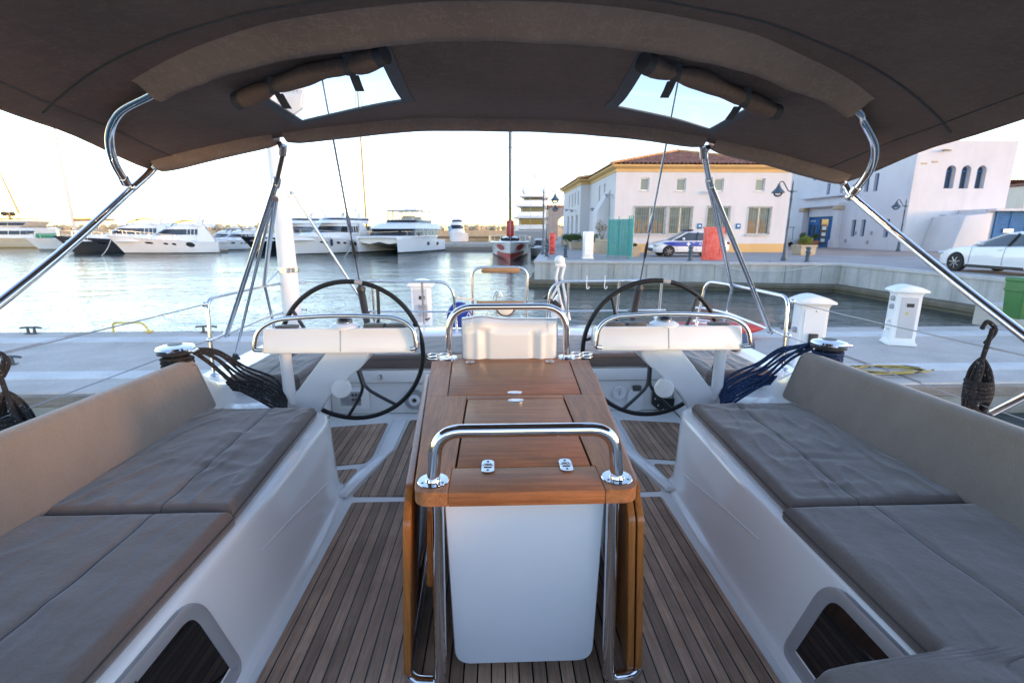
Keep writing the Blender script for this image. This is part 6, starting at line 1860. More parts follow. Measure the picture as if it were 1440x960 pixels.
# ---------------------------------------------------------------- cars
M['carwhite'] = plain('white car paint', (.74, .75, .76), .18, .02, 2, coat=.6)
M['tyre'] = plain('tyre rubber', (.02, .02, .021), .8, .15, 20)
M['alloy'] = plain('silver alloy', (.55, .56, .58), .3, .05, 10, metal=.8)
M['trim'] = plain('black car trim', (.018, .018, .02), .5, .1)
M['bluestripe'] = plain('police blue', (.01, .05, .36), .3, .05)
M['chrome'] = plain('headlamp glass', (.55, .58, .60), .08, .05)
M['lampred'] = plain('tail lamp red', (.35, .01, .01), .2, .05)
def car(name, label, cat, prof, L, W, wheels, wr, glass, loc, rz, extra=None, group=None):
    """prof: list of (x, z_top_body, half_width, z_bottom); glass: (base pts, roof pts) along x"""
    root = thing(name, label, cat, (0, 0, 0), group)
    mb = MB(); rings = []
    for x, zt, hw_, zb_ in prof:
        sh_ = min(.12, (zt - zb_) * .3)
        half = [(0, zb_), (hw_ * .86, zb_), (hw_ * .97, zb_ + .05), (hw_, zb_ + (zt - zb_) * .35), (hw_ * .995, zb_ + (zt - zb_) * .62), (hw_ * .95, zt - sh_ * .45), (hw_ * .86, zt - sh_ * .1), (hw_ * .5, zt + .012), (0, zt + .02)]
        rings.append([V((x, y, z)) for y, z in half] + [V((x, -y, z)) for y, z in half[-2:0:-1]])
    # smooth along the length
    dense = []
    for j in range(len(rings[0])):
        dense.append(spline([r_[j] for r_ in rings], 4))
    rings = [[dense[j][i] for j in range(len(dense))] for i in range(len(dense[0]))]
    mb.loft(rings, True, True)
    body = obj('body', mb, M['carwhite'], root, sharp=45)
    cut = MB()
    for wx in wheels:
        for s_ in (-1, 1): cut.lathe([(wr * 1.13, -.30), (wr * 1.13, .30)], (wx, s_ * (W / 2 - .06), wr * 1.0), (R(90), 0, 0), 32)
    co = obj('cut', cut, M['trim'])
    md = body.modifiers.new('arch', 'BOOLEAN'); md.object = co; md.operation = 'DIFFERENCE'; md.solver = 'EXACT'
    bpy.context.view_layer.update()
    me = bpy.data.meshes.new_from_object(body.evaluated_get(bpy.context.evaluated_depsgraph_get()))
    body.modifiers.clear(); body.data = me
    me.polygons.foreach_set('use_smooth', [True] * len(me.polygons)); me.set_sharp_from_angle(angle=R(40))
    bpy.data.objects.remove(co)
    # cabin
    gb, gr, hb_, hr_ = glass['base'], glass['roof'], glass['hb'], glass['hr']
    zb_, zr_ = glass['zb'], glass['zr']
    def cab(k):
        f = lambda a, b: lerp(a, b, k)
        x0, x1 = f(gb[0], gr[0]), f(gb[1], gr[1]); h = f(hb_, hr_)
        z = f(zb_, zr_)
        pts_ = []
        for (x, y) in [(x0, .55), (x0 + .10, .88), (x0 + .35, 1), ((x0 + x1) / 2, 1.0), (x1 - .35, 1), (x1 - .10, .88), (x1, .55)]: pts_.append(V((x, y * h, z)))
        return pts_ + [V((p.x, -p.y, p.z)) for p in pts_[::-1]]
    mb = MB(); mb.loft([cab(0), cab(.5), cab(.97)], True); obj('windows', mb, M['winglass'], root, sharp=60)
    mb = MB()
    rt = cab(.93); r2 = [V((lerp(p.x, (gr[0] + gr[1]) / 2, .06), p.y * .93, zr_ + .035)) for p in cab(1)]; r3 = [V((lerp(p.x, (gr[0] + gr[1]) / 2, .3), p.y * .6, zr_ + .06)) for p in cab(1)]
    out = [V((p.x, p.y * 1.012, p.z)) for p in rt]
    mb.loft([out, [V((p.x, p.y * 1.0, p.z)) for p in cab(1.0)], r2, r3], True, True); obj('roof', mb, M['carwhite'], root, sharp=60)
    for s_ in (-1, 1):
        for xb_, xr_, w_, mm in ((gb[0] + .02, gr[0] + .04, .05, 'carwhite'), (glass['b'][0], glass['b'][1], .05, 'trim'), (glass['c'][0], glass['c'][1], .055, glass.get('cm', 'carwhite')), (gb[1] - .03, gr[1] - .05, .07, 'carwhite')):
            mb = MB(); e = 0
            a = V((xb_, s_ * (hb_ * (.80 if xb_ in (gb[0] + .02, gb[1] - .03) else 1.0) + .012), zb_)); b = V((xr_, s_ * (hr_ * (.80 if xb_ in (gb[0] + .02, gb[1] - .03) else 1.0) + .012), zr_))
            mb.tube([a, lerp(a, b, .5) + V((0, s_ * .012, 0)), b], w_, 8, flat=.6); obj('pillar', mb, M[mm], root)
        mb = MB(); mx_ = glass['mirror']; mb.rbox((mx_, s_ * (hb_ + .17), zb_ + .10), (.11, .20, .14), .04, 3); obj('mirror', mb, M['carwhite'], root)
        for xd in glass['doors']:
            mb = MB(); mb.tube([V((xd, s_ * (W / 2 + .001), .32)), V((xd, s_ * (W / 2 + .002), .62)), V((xd + .02, s_ * (W / 2 - .02), zb_ - .02))], .005, 5); obj('door_gap', mb, M['trim'], root)
        for xd in glass['handles']:
            mb = MB(); mb.rbox((xd, s_ * (W / 2 - .015), zb_ - .12), (.17, .05, .03), .01, 2); obj('door_handle', mb, M['carwhite'], root)
        mb = MB(); mb.box(((wheels[0] + wheels[1]) / 2, s_ * (W / 2 - .06), .24), (wheels[1] - wheels[0] - wr * 2.4, .10, .10)); obj('sill', mb, M['trim'], root)
        mb = MB(); mb.ball((prof[1][0] + .05, s_ * W * .36, glass['zl']), (.20, .16, .075), 12); obj('headlight', mb, M['chrome'], root)
        mb = MB(); mb.ball((prof[-2][0], s_ * W * .39, glass['zl'] + .1), (.12, .14, .09), 12); obj('tail_light', mb, M['lampred'], root)
        for wx in wheels:
            y = s_ * (W / 2 - .11)
            mb = MB(); mb.lathe([(wr * .66, -.11), (wr * .93, -.11), (wr, -.08), (wr, .08), (wr * .93, .11), (wr * .66, .11)], (wx, y, wr), (R(90), 0, 0), 28); wl_ = obj('wheel', mb, M['tyre'], root)
            mb = MB(); mb.lathe([(wr * .67, -.095), (wr * .62, -.095), (wr * .60, .03), (wr * .60, -.03)], (wx, y, wr), (R(90 * s_), 0, 0), 28)
            mb.lathe([(wr * .16, .07), (wr * .16, .09), (.001, .095)], (wx, y, wr), (R(90 * s_), 0, 0), 16)
            for q in range(glass['spokes']):
                a = 2 * math.pi * q / glass['spokes'] + .3
                mb.tube([V((wx + wr * .1 * math.cos(a), y + s_ * .085, wr + wr * .1 * math.sin(a))), V((wx + wr * .64 * math.cos(a), y + s_ * .095, wr + wr * .64 * math.sin(a)))], [.05, .032], 6, flat=.5)
            obj('rim', mb, M['alloy'], wl_)
            mb = MB(); mb.lathe([(wr * .61, .0), (.001, .0)], (wx, y, wr), (R(90), 0, 0), 24); obj('brake_disc', mb, M['trim'], wl_)
    mb = MB(); mb.rbox((prof[0][0] + .05, 0, .42), (.12, W * .62, .16), .03, 2); obj('grille', mb, M['trim'], root)
    if extra: extra(root)
    root.location = loc; root.rotation_euler = (0, 0, rz); WL[root.name] = V(loc)
    return root
# police hatchback; x runs from the nose to the tail
def police_extra(root):
    for s_ in (-1, 1):
        yy = .873
        mb = MB()
        for pts_ in ([(.78, .63), (.95, .82), (1.30, .86), (1.30, .63)],):
            pass
        rows = []
        for i in range(25):
            x = lerp(.48, 4.05, i / 24)
            z1_ = .86 if x > .9 else lerp(.80, .86, (x - .48) / .42)
            z0_ = .60 if x > 1.25 else lerp(.80, .60, max(0, (x - .48) / .77) ** .6)
            hwx = interp(x, [(0, .60), (.2, .74), (.6, .845), (1.2, .878), (3.2, .882), (4.0, .84), (4.5, .7)])
            rows.append((x, z0_, z1_, hwx))
        mb.loft([[V((x, s_ * (w_ + .006 - .004 * 0), z0_)), V((x, s_ * (w_ + .006), (z0_ + z1_) / 2)), V((x, s_ * (w_ - .006), z1_))] for x, z0_, z1_, w_ in rows], False)
        st = obj('blue_stripe', mb, M['bluestripe'], root)
        # crest: pale lozenge star
        mb = MB(); c_ = (1.95, .735)
        o_ = []
        for q in range(8):
            a = q * math.pi / 4; r_ = .13 if q % 2 == 0 else .07; o_.append(V((c_[0] + r_ * math.cos(a), s_ * .888, c_[1] + r_ * math.sin(a))))
        mb.prism(o_, (0, s_ * .006, 0)); obj('crest', mb, M['wpaint'], st)
        xd = (1, 0, 0) if s_ < 0 else (-1, 0, 0)
        t_ = text_mb('ΑΣΤΥΝΟΜΙΑ', .20, (3.15, s_ * .892, .735), xd, (0, 0, 1)); obj('police_lettering', t_, M['wpaint'], st)
    mb = MB(); mb.rbox((2.15, 0, 1.515), (.34, 1.05, .09), .03, 2); mb.box((2.15, 0, 1.47), (.12, .9, .05)); lb = obj('light_bar', mb, M['blackp'], root)
    for s_ in (-1, 1):
        mb = MB(); mb.rbox((2.15, s_ * .34, 1.52), (.345, .34, .075), .025, 2); obj('blue_beacon', mb, M['bluestripe'], lb)
car('police_car', 'white police car with a blue stripe and roof light bar, parked by the office', 'car',
    [(0, .60, .60, .34), (.10, .70, .70, .26), (.45, .84, .82, .22), (1.0, .92, .865, .20), (1.6, .94, .88, .20), (2.6, .96, .885, .20), (3.4, .97, .88, .20), (4.0, .96, .84, .24), (4.3, .90, .78, .28), (4.42, .72, .70, .34)], 4.42, 1.77, (.85, 3.48), .315,
    dict(base=(1.05, 4.05), roof=(1.95, 3.55), hb=.80, hr=.60, zb=.93, zr=1.40, b=(2.42, 2.55), c=(3.25, 3.20), mirror=1.62, doors=(1.32, 2.42, 3.4), handles=(2.25, 3.25), zl=.68, spokes=6), (9.15, 28.95, Q), R(-1), police_extra)
car('parked_car', 'white fastback car parked along the quay edge in front of the blue doors', 'car',
    [(0, .58, .62, .34), (.10, .70, .74, .24), (.45, .82, .86, .20), (1.0, .91, .91, .18), (1.7, .95, .92, .18), (2.8, .98, .925, .18), (3.6, 1.0, .92, .18), (4.25, .99, .88, .24), (4.62, .92, .82, .30), (4.72, .72, .76, .36)], 4.72, 1.85, (.92, 3.73), .335,
    dict(base=(1.25, 4.45), roof=(2.25, 3.45), hb=.82, hr=.60, zb=.95, zr=1.375, b=(2.62, 2.72), c=(3.45, 3.35), mirror=1.85, doors=(1.45, 2.62, 3.55), handles=(2.45, 3.4), zl=.66, spokes=7), (17.95, 18.55, Q), R(-90))
# =====================================================================  BOATS IN THE HARBOUR
M['hullw'] = plain('white hull', (.78, .78, .78), .25, .03, 1, coat=.2)
M['hullk'] = plain('dark grey hull', (.045, .05, .055), .25, .08, 1, coat=.3)
M['hulln'] = plain('navy hull', (.012, .014, .022), .22, .08, 1, coat=.3)
M['hullb'] = plain('cream hull', (.62, .50, .36), .3, .04, 1, coat=.2)
M['antifoul'] = plain('dark antifouling', (.03, .035, .04), .6, .1, 2)
M['awning'] = plain('cream awning', (.55, .48, .40), .8, .08, 3)
M['teald'] = plain('green cover', (.01, .25, .17), .6, .1, 3)
M['gold'] = plain('varnished spar', (.50, .28, .08), .4, .1, 2)
M['carbon'] = plain('carbon mast', (.02, .02, .022), .35, .1, 5)
M['mastw'] = plain('white mast', (.55, .54, .53), .35, .05, 3)
M['navyc'] = plain('navy canvas', (.015, .02, .06), .8, .1, 5)

def place(root, bow, stern):
    """turn a boat built with its bow at +x so it runs from stern to bow (ground points)"""
    b, s_ = V((bow[0], bow[1], 0)), V((stern[0], stern[1], 0)); d = b - s_
    root.location = s_; root.rotation_euler = (0, 0, math.atan2(d.y, d.x)); WL[root.name] = s_.copy()
    return d.length
def hull_mesh(L, B, f0, f1, rake=.12, flare=.25, full=2.4, transom=.92, n=26, wlf=.72):
    """topsides lofted from stern to bow; f0 and f1 are freeboards aft and forward"""
    rings = []
    for i in range(n + 1):
        t = i / n
        hb = B / 2 * (1 - max(0, (t - .25) / .75) ** full) * lerp(transom, 1, min(1, t / .3))
        hw_ = B / 2 * .93 * (1 - max(0, (t - .15) / .85) ** (full * wlf)) * lerp(transom, 1, min(1, t / .3))
        zd = lerp(f0, f1, t ** 1.5)
        xs_ = L * t * (1 - rake * 0); xd = L * t; xw = L * t * (1 - rake)
        mid = lambda a, b, k: a + (b - a) * k
        prof = [(xw * .98, hw_ * .45, -.35), (xw, hw_, .02), (mid(xw, xd, .1), mid(hw_, hb, .25), zd * .14), (mid(xw, xd, .45), mid(hw_, hb, .42), zd * .5), (mid(xw, xd, .85), mid(hw_, hb, .8), zd * .86), (xd, hb, zd), (xd - .02, max(0, hb - .10), zd + .06), (xd - .05, max(0, hb - .22), zd + .02)]
        rings.append([V(p) for p in prof] + [V((p[0], -p[1], p[2])) for p in prof[::-1]])
    return rings
def hull(root, L, B, f0, f1, m, boot='antifoul', **k):
    rings = hull_mesh(L, B, f0, f1, **k)
    mb = MB(); mb.loft(rings, False); mb.poly(rings[0])
    mb.loft([[r_[7] for r_ in rings], [r_[8] for r_ in rings]], False)
    h = obj('hull', mb, M[m], root, sharp=45)
    mb = MB(); band = []
    for r_ in rings:
        pr = []
        for s_ in (1,):
            pass
        a = [r_[1], lerp(r_[1], r_[2], .55)]
        band.append([V((p.x, p.y + math.copysign(.012, p.y), p.z)) for p in a])
    mb.loft(band, False); mb.loft([[V((p.x, -p.y, p.z)) for p in q] for q in band], False)
    obj('boot_stripe', mb, M[boot], h)
    return h, rings
def house(root, x0, x1, w, z0, z1, rf=.6, ra=.2, tp=.12, m='hullw', band=None, name='deckhouse', nose=.45, parent=None, mull=0, glass='darkglass', bandx=None):
    """raked deckhouse with a rounded nose (towards +x) and a strip of windows"""
    def outl(k, o=0, xa=None, xb=None):
        a = x0 + ra * k - o; b = x1 - rf * k + o; h = w / 2 * (1 - tp * k) + o
        pts_ = []
        for i in range(9):
            q = math.pi / 2 * i / 8; pts_.append((b - (b - a) * nose * (1 - math.cos(q) ** .9) * .55, h * math.sin(q) ** .75))
        pts_.append((a + .02, h)); 
        return [V((x, y, lerp(z0, z1, k))) for x, y in pts_] + [V((x, -y, lerp(z0, z1, k))) for x, y in pts_[::-1][:-1]]
    mb = MB(); top_ = outl(1); c_ = V(((x0 + x1) / 2, 0, z1 + .05))
    mb.loft([outl(0), outl(.5), outl(.96), [lerp(p, c_, .05) + V((0, 0, .03)) for p in top_], [V((lerp(p.x, c_.x, .3), p.y * .7, z1 + .07)) for p in top_]], True, True)
    hs = obj(name, mb, M[m], parent or root, sharp=50)
    if band:
        mb = MB(); ka, kb = band
        A, B_ = outl(ka, .015), outl(kb, .015)
        n = len(A)
        fs = []
        for i in range(n):
            j = (i + 1) % n
            if abs(A[i].x - A[j].x) < .03 and A[i].x < x0 + .4: continue
            mb.loft([[A[i], A[j]], [B_[i], B_[j]]], False)
        bmesh.ops.remove_doubles(mb.bm, verts=mb.bm.verts, dist=1e-4)
        g = obj('window_band', mb, M[glass], parent or root if parent is None else parent, sharp=50)
        if mull:
            for s_ in (-1, 1):
                for q in range(1, mull):
                    mb = MB()
                    t = q / mull; xa = lerp(x0 + .1, x1 - rf - (x1 - x0) * nose * .45, t)
                    h0, h1 = w / 2 * (1 - tp * ka) + .02, w / 2 * (1 - tp * kb) + .02
                    mb.tube([V((xa, s_ * h0, lerp(z0, z1, ka))), V((xa - .08, s_ * h1, lerp(z0, z1, kb)))], .04, 6)
                    obj('mullion', mb, M[m], parent or root)
    return hs
def rail(root, rings, z, i0, i1, every=3, name='rail'):
    mb = MB()
    for s_ in (5, 10):
        pts_ = [r_[s_] + V((0, math.copysign(-.12, r_[s_].y) if abs(r_[s_].y) > .15 else 0, z)) for r_ in rings[i0:i1]]
        mb.tube(pts_, .02, 6)
        for q in range(0, len(pts_), every): mb.tube([pts_[q], pts_[q] - V((0, 0, z))], .016, 5)
    return obj(name, mb, M['steelb'], root)
def porthole(root, rings, i, fz, rx, rz_, side=10, m='darkglass'):
    r_ = rings[i]; k = fz
    lo_, hi = (r_[side + 2], r_[side]) if side == 10 else (r_[3], r_[5])
    c_ = lerp(r_[12] if side == 10 else r_[3], r_[10] if side == 10 else r_[5], k); s_ = -1 if side == 10 else 1
    tang = (rings[i + 1][side] - rings[i - 1][side]).normalized()
    up = ((r_[10] - r_[12]) if side == 10 else (r_[5] - r_[3])).normalized(); nn = tang.cross(up) * (1 if (tang.cross(up)).y * s_ > 0 else -1)
    mb = MB(); mb.prism([c_ + nn * -.02 + tang * rx * math.cos(a) + up * rz_ * math.sin(a) for a in [q * math.pi / 8 for q in range(16)]], nn * .06)
    return obj('porthole', mb, M[m], root)
def fender(root, p, m='navyc', r=.16, h=.7):
    mb = MB(); mb.lathe([(.02, -h / 2 - .08), (r * .7, -h / 2), (r, -h / 2 + .12), (r, h / 2 - .12), (r * .7, h / 2), (.03, h / 2 + .08)], p, n=10); mb.tube([V(p) + V((0, 0, h / 2)), V(p) + V((0, 0, h / 2 + .6))], .015, 5)
    return obj('fender', mb, M[m], root)
def mast(root, x, z0, h, r0=.11, r1=.07, m='mastw', spreaders=((.4, 1.0), (.7, .8)), boom=None, lean=0, stays=True, base=None, wr=.012):
    mb = MB(); top_ = V((x + lean, 0, h)); mb.tube([V((x, 0, z0)), V((x + lean * .5, 0, (z0 + h) / 2)), top_], [r0, r0, r1], 10); mt = obj('mast', mb, M[m], root)
    for f, w_ in spreaders:
        z = lerp(z0, h, f); xx = x + lean * f; mb = MB(); mb.tube([V((xx - .1, -w_, z + .03)), V((xx, 0, z)), V((xx - .1, w_, z + .03))], [.02, .035, .02], 6); obj('spreader', mb, M[m], mt)
    if boom:
        mb = MB(); mb.tube([V((x - .1, 0, boom[1])), V((x - boom[0], 0, boom[1] + .15))], .09, 8); bm_ = obj('boom', mb, M[m], mt)
        mb = MB(); mb.tube([V((x - .25, 0, boom[1] + .22)), V((x - boom[0] * .5, 0, boom[1] + .30)), V((x - boom[0], 0, boom[1] + .27))], [.20, .17, .10], 10); obj('sail_cover', mb, M[boom[2]], mt)
    if stays:
        mb = MB()
        for a in stays if isinstance(stays, (list, tuple)) else []: mb.tube([V(a), top_], wr, 5)
        for s_ in (-1, 1):
            w_ = spreaders[-1][1] if spreaders else .8
            pts_ = [V((x - .1, s_ * (base or 1.5), z0))] + [V((x + lean * f - .1, s_ * w2, lerp(z0, h, f) + .03)) for f, w2 in spreaders] + [top_]
            mb.tube(pts_, wr, 5)
        obj('rigging', mb, M['wire'], mt)
    return mt

def motor_yacht(label, bow, stern, B, f0, f1, hm, kind, group='motor yachts across the water', name='motor_yacht'):
    root = thing(name, label, 'motor yacht', (0, 0, 0), group)
    L = (V((*bow, 0)) - V((*stern, 0))).length
    h, rg = hull(root, L, B, f0, f1, hm, rake=.13)
    s = L / 14 * 1.32
    zd = lerp(f0, f1, .25)
    # foredeck trunk and saloon
    house(root, L * .30, L * .93, B * .62, zd - .1, zd + .55 * s, 2.2 * s, .1, .25, name='coachroof', nose=.6)
    house(root, L * .14, L * .70, B * .80, zd - .05, zd + 1.55 * s, 2.6 * s, -.1, .18, band=(.42, .80), name='saloon', nose=.55, mull=5)
    zf = zd + 1.6 * s
    if kind == 'sport':
        mb = MB(); mb.tube(spline([V((L * .42, B * .33, zf - .05)), V((L * .36, B * .30, zf + .45 * s)), V((L * .26, B * .28, zf + .62 * s)), V((L * .14, B * .28, zf + .4 * s))], 6), .05, 8)
        mb.tube(spline([V((L * .42, -B * .33, zf - .05)), V((L * .36, -B * .30, zf + .45 * s)), V((L * .26, -B * .28, zf + .62 * s)), V((L * .14, -B * .28, zf + .4 * s))], 6), .05, 8); obj('windscreen_frame', mb, M['blackp'], root)
        house(root, L * .02, L * .5, B * .62, zf - .12, zf + .22 * s, 1.4 * s, -.2, .2, name='flybridge')
        arch_x = L * .18
    else:
        house(root, L * .02, L * .54, B * .74, zf - .12, zf + .50 * s, 1.1 * s, -.3, .12, name='flybridge', band=(.55, .85) if kind == 'fly' else None)
        arch_x = L * .16
    za = zf + (1.0 if kind != 'sport' else .75) * s
    mb = MB()
    for s_ in (-1, 1): mb.prism([V((arch_x - .5, s_ * B * .33, zf)), V((arch_x + .5, s_ * B * .33, zf)), V((arch_x - .2, s_ * B * .28, za)), V((arch_x - .7, s_ * B * .28, za))], (0, s_ * .12, 0), bev=.02)
    mb.rbox((arch_x - .45, 0, za), (.7, B * .62, .14), .05, 2); ar = obj('radar_arch', mb, M['hullw'], root)
    mb = MB(); mb.tube([V((arch_x - .45, 0, za)), V((arch_x - .5, 0, za + .35 * s))], .05, 8); mb.rbox((arch_x - .5, 0, za + .4 * s), (.12, 1.3 * s, .10), .03, 2); obj('radar', mb, M['wpaint'], ar)
    mb = MB(); mb.ball((arch_x - .4, B * .2, za + .28 * s), (.22, .22, .26), 10); obj('satellite_dome', mb, M['wpaint'], ar)
    mb = MB(); mb.tube([V((arch_x - .6, -B * .2, za)), V((arch_x - .9, -B * .2, za + 2.4 * s))], .012, 5); obj('antenna', mb, M['wpaint'], ar)
    # aft cockpit overhang and transom platform
    mb = MB(); mb.rbox((-.35, 0, .35), (1.1, B * .86, .12), .04, 2); obj('swim_platform', mb, M['teakgrip'], root)
    for s_ in (-1, 1): obj('side_wing', MB().prism([V((L * .02, s_ * B * .44, f0)), V((L * .20, s_ * B * .44, f0)), V((L * .17, s_ * B * .40, zf - .1)), V((L * .11, s_ * B * .40, zf - .1))], (0, -s_ * .08, 0)), M['hullw'], root)
    mb = MB(); mb.box((L * .10, 0, f0 + .35), (.6, B * .6, .5)); obj('aft_sofa', mb, M['awning'], root)
    rail(root, rg, .62 * s, 10, 26)
    for i, rx in ((17, .42), (13, .22), (11, .22)):
        for sd in (10, 5): porthole(root, rg, i, .45, rx * s, .12 * s, sd)
    for sd in (10, 5): porthole(root, rg, 7, .45, .42 * s, .30 * s, sd)
    place(root, bow, stern)
    return root, rg, L
# ---- left group
y1, rg, L1_ = motor_yacht('white sport motor yacht in profile, in front of the dark-hulled one', (-46.6, 61.0), (-36.2, 66.0), 4.2, 1.4, 2.3, 'hullw', 'sport')
motor_yacht('grey-black hulled motor yacht with its bow beyond the white sport yacht', (-55.4, 64.0), (-44.0, 70.5), 4.3, 1.4, 2.15, 'hullk', 'sport')
motor_yacht('navy hulled motor yacht mostly hidden behind the tall white pole', (-30.9, 61.0), (-24.4, 74.0), 4.4, 1.5, 2.1, 'hulln', 'fly')
y4, rg4, L4_ = motor_yacht('white flybridge motor yacht with hanging navy fenders', (-24.1, 56.0), (-18.2, 68.0), 4.5, 1.6, 2.4, 'hullw', 'fly')
def boat_part(name, mb, m, root):
    """add a part to a boat that has already been put in its place (vertices in the boat's own frame)"""
    keep = WL[root.name]; WL[root.name] = V((0, 0, 0)); o = obj(name, mb, M[m], root); WL[root.name] = keep; return o
for i in (15, 9, 5, 3):
    q = rg4[i][5]; p = V((q.x, q.y + .18, q.z - .55))
    mb = MB(); mb.lathe([(.02, -.43), (.11, -.35), (.16, -.23), (.16, .23), (.11, .35), (.03, .43)], p, n=10); mb.tube([p + V((0, 0, .4)), p + V((0, -.2, .75))], .015, 5); boat_part('fender', mb, 'navyc', y4)
    p = V((q.x, -p.y, p.z)); mb = MB(); mb.lathe([(.02, -.43), (.11, -.35), (.16, -.23), (.16, .23), (.11, .35), (.03, .43)], p, n=10); mb.tube([p + V((0, 0, .4)), p + V((0, .2, .75))], .015, 5); boat_part('fender', mb, 'navyc', y4)

# ---- large cream yacht at the far left
sy = thing('superyacht', 'large cream motor yacht at the far left edge, under the leaning mast', 'motor yacht', (0, 0, 0))
Ls = 36
h_, rgs = hull(sy, Ls, 7.5, 2.1, 3.2, 'hullb', boot='gold', rake=.1)
house(sy, 4, 29, 6.2, 2.2, 4.6, 4, -.5, .08, band=(.35, .72), m='hullw', name='main_deck', mull=9)
house(sy, 6, 25, 5.4, 4.6, 6.2, 3.5, -1.5, .1, band=(.35, .75), m='awning', name='upper_deck', mull=7)
mb = MB(); mb.rbox((12, 0, 6.75), (13, 4.6, .16), .05, 1); obj('hardtop', mb, M['awning'], sy)
mb = MB()
for x in (6.4, 12, 17.5):
    for s_ in (-2, 2): mb.tube([V((x, s_, 6.0)), V((x, s_, 6.75))], .06, 6)
obj('hardtop_post', mb, M['gold'], sy)
mb = MB(); mb.tube([V((9, 0, 6.5)), V((9.2, 0, 8.4))], [.25, .12], 8); mb.tube([V((9.2, -1.2, 7.6)), V((9.2, 1.2, 7.6))], .08, 6); ms_ = obj('radar_mast', mb, M['gold'], sy)
for s_ in (-.8, .8):
    mb = MB(); mb.ball((9.2, s_, 7.9), (.5, .5, .55), 12); obj('satellite_dome', mb, M['coverd'], ms_)
rail(sy, rgs, .8, 4, 26, 2)
mb = MB(); mb.tube([V((7.5, 0, 8.0)), V((11.2, 0, 30))], [.16, .06], 8); obj('raked_mast', mb, M['gold'], sy)
place(sy, (-111, 87), (-75.5, 91)); sy.scale.z = .72
# ---- sailing boats with tall masts
def sail_boat(label, bow, stern, B, f0, f1, mh, hm='hullw', mm='mastw', cover='navyc', group='sailing boats moored across the water', mr=.12, boomz=None, wr=.012):
    root = thing('moored_sailboat', label, 'sailing boat', (0, 0, 0), group); L = (V((*bow, 0)) - V((*stern, 0))).length
    h, rg = hull(root, L, B, f0, f1, hm, rake=.1, full=2.0, transom=.75)
    house(root, L * .30, L * .68, B * .55, f0, f0 + .55, 1.2, .3, .2, band=(.35, .8), name='coachroof', nose=.6)
    mast(root, L * .58, f0 + .5, mh, mr, mr * .6, mm, boom=(L * .36, f0 + 1.6 if boomz is None else boomz, cover), stays=[(L * .99, 0, f1), (0, 0, f0)], base=B * .45, wr=wr)
    rail(root, rg, .6, 2, 26, 4)
    place(root, bow, stern); return root, rg
ts = sail_boat('white sailing boat with a very tall white mast behind the dark hulled yacht', (-69.5, 75.5), (-56, 80.5), 4.2, 1.4, 1.8, 24, cover='gold', mr=.17, boomz=4.2)
tsb, _ = ts
mb = MB(); mb.rbox((11.6, 0, 2.1), (2.4, 1.8, .7), .2, 2); boat_part('deck_cover', mb, 'teald', tsb)
sail_boat('sailing boat with a varnished mast and navy cover behind the catamaran', (-18.4, 62.5), (-16.2, 76), 4.2, 1.3, 1.7, 22, mm='gold', cover='navyc', mr=.13, wr=.035)
for i, (u, y_, mh, lab) in enumerate(((231, 92, 16, 'distant white sailing boat with a thin mast behind the white sport yacht'), (350, 98, 15, 'distant white sailing boat with a pale mast above the navy bow'), (557, 104, 18, 'distant white sailing boat with a pale mast behind the catamaran flybridge'), (110, 104, 17, 'distant white sailing boat with a pale mast near the leaning canopy tube'), (317, 86, 11, 'small white sailing boat moored between the sport yacht and the navy yacht'))):
    x = atY(u, 330, y_).x
    sail_boat(lab, (x - 5, y_ - 1), (x + 5.5, y_ + 2.5), 3.6, 1.2, 1.5, mh, mr=.085, wr=.012, cover='awning')
for u, y_, lab in ((306, 79, 'small white motor boat moored just right of the white sport yacht'), (327, 76, 'small white motor boat moored left of the navy yacht bow')):
    x = atY(u, 330, y_).x
    motor_yacht(lab, (x - 1.5, y_ - 4), (x + 1.5, y_ + 4), 3.2, 1.2, 1.7, 'hullw', 'sport', group='small motor boats', name='motor_boat')

# ---- catamaran, bows towards us
cat = thing('catamaran', 'white power catamaran with an enclosed flybridge, bows towards the yacht', 'catamaran', (0, 0, 0))
Lc, Bc = 13.6, 7.3
for s_ in (-1, 1):
    rg = hull_mesh(Lc, 2.0, 1.55, 2.1, rake=.02, full=3.2, transom=.95)
    rg = [[V((p.x, p.y + s_ * (Bc / 2 - 1.0), p.z)) for p in r_] for r_ in rg]
    mb = MB(); mb.loft(rg, False); mb.poly(rg[0]); mb.loft([[r_[7] for r_ in rg], [r_[8] for r_ in rg]], False)
    hh = obj('hull', mb, M['hullw'], cat, sharp=45)
    mb = MB(); mb.loft([[r_[q] + V((0, .012 if q < 8 else -.012, 0)) for q in (1, 2)] for r_ in rg], False); mb.loft([[r_[q] - V((0, .012, 0)) for q in (13, 14)] for r_ in rg], False); obj('boot_stripe', mb, M['antifoul'], hh)
    for i, sd in ((6, 10), (6, 5), (12, 10), (12, 5)): 
        q = rg[i]; c_ = lerp(q[3] if sd == 5 else q[12], q[5] if sd == 5 else q[10], .35)
        mb = MB(); mb.rbox(c_, (.75, .10, .42), .03, 1); obj('hull_window', mb, M['darkglass'], hh)
mb = MB(); rr = []
for i in range(15):
    x = lerp(1.0, 12.9, i / 14); sag = .55 if x < 9.5 else lerp(.55, 1.0, (x - 9.5) / 3.4)
    rr.append([V((x, y, z)) for y, z in [(-2.8, 1.95), (-2.6, 1.2 + .5 * (sag - .55)), (-1.3, .85 + .8 * (sag - .55)), (0, .62 + 1.9 * (sag - .55)), (1.3, .85 + .8 * (sag - .55)), (2.6, 1.2 + .5 * (sag - .55)), (2.8, 1.95)]])
mb.loft(rr, False); mb.poly(rr[-1]); obj('bridge_deck', mb, M['hullw'], cat)
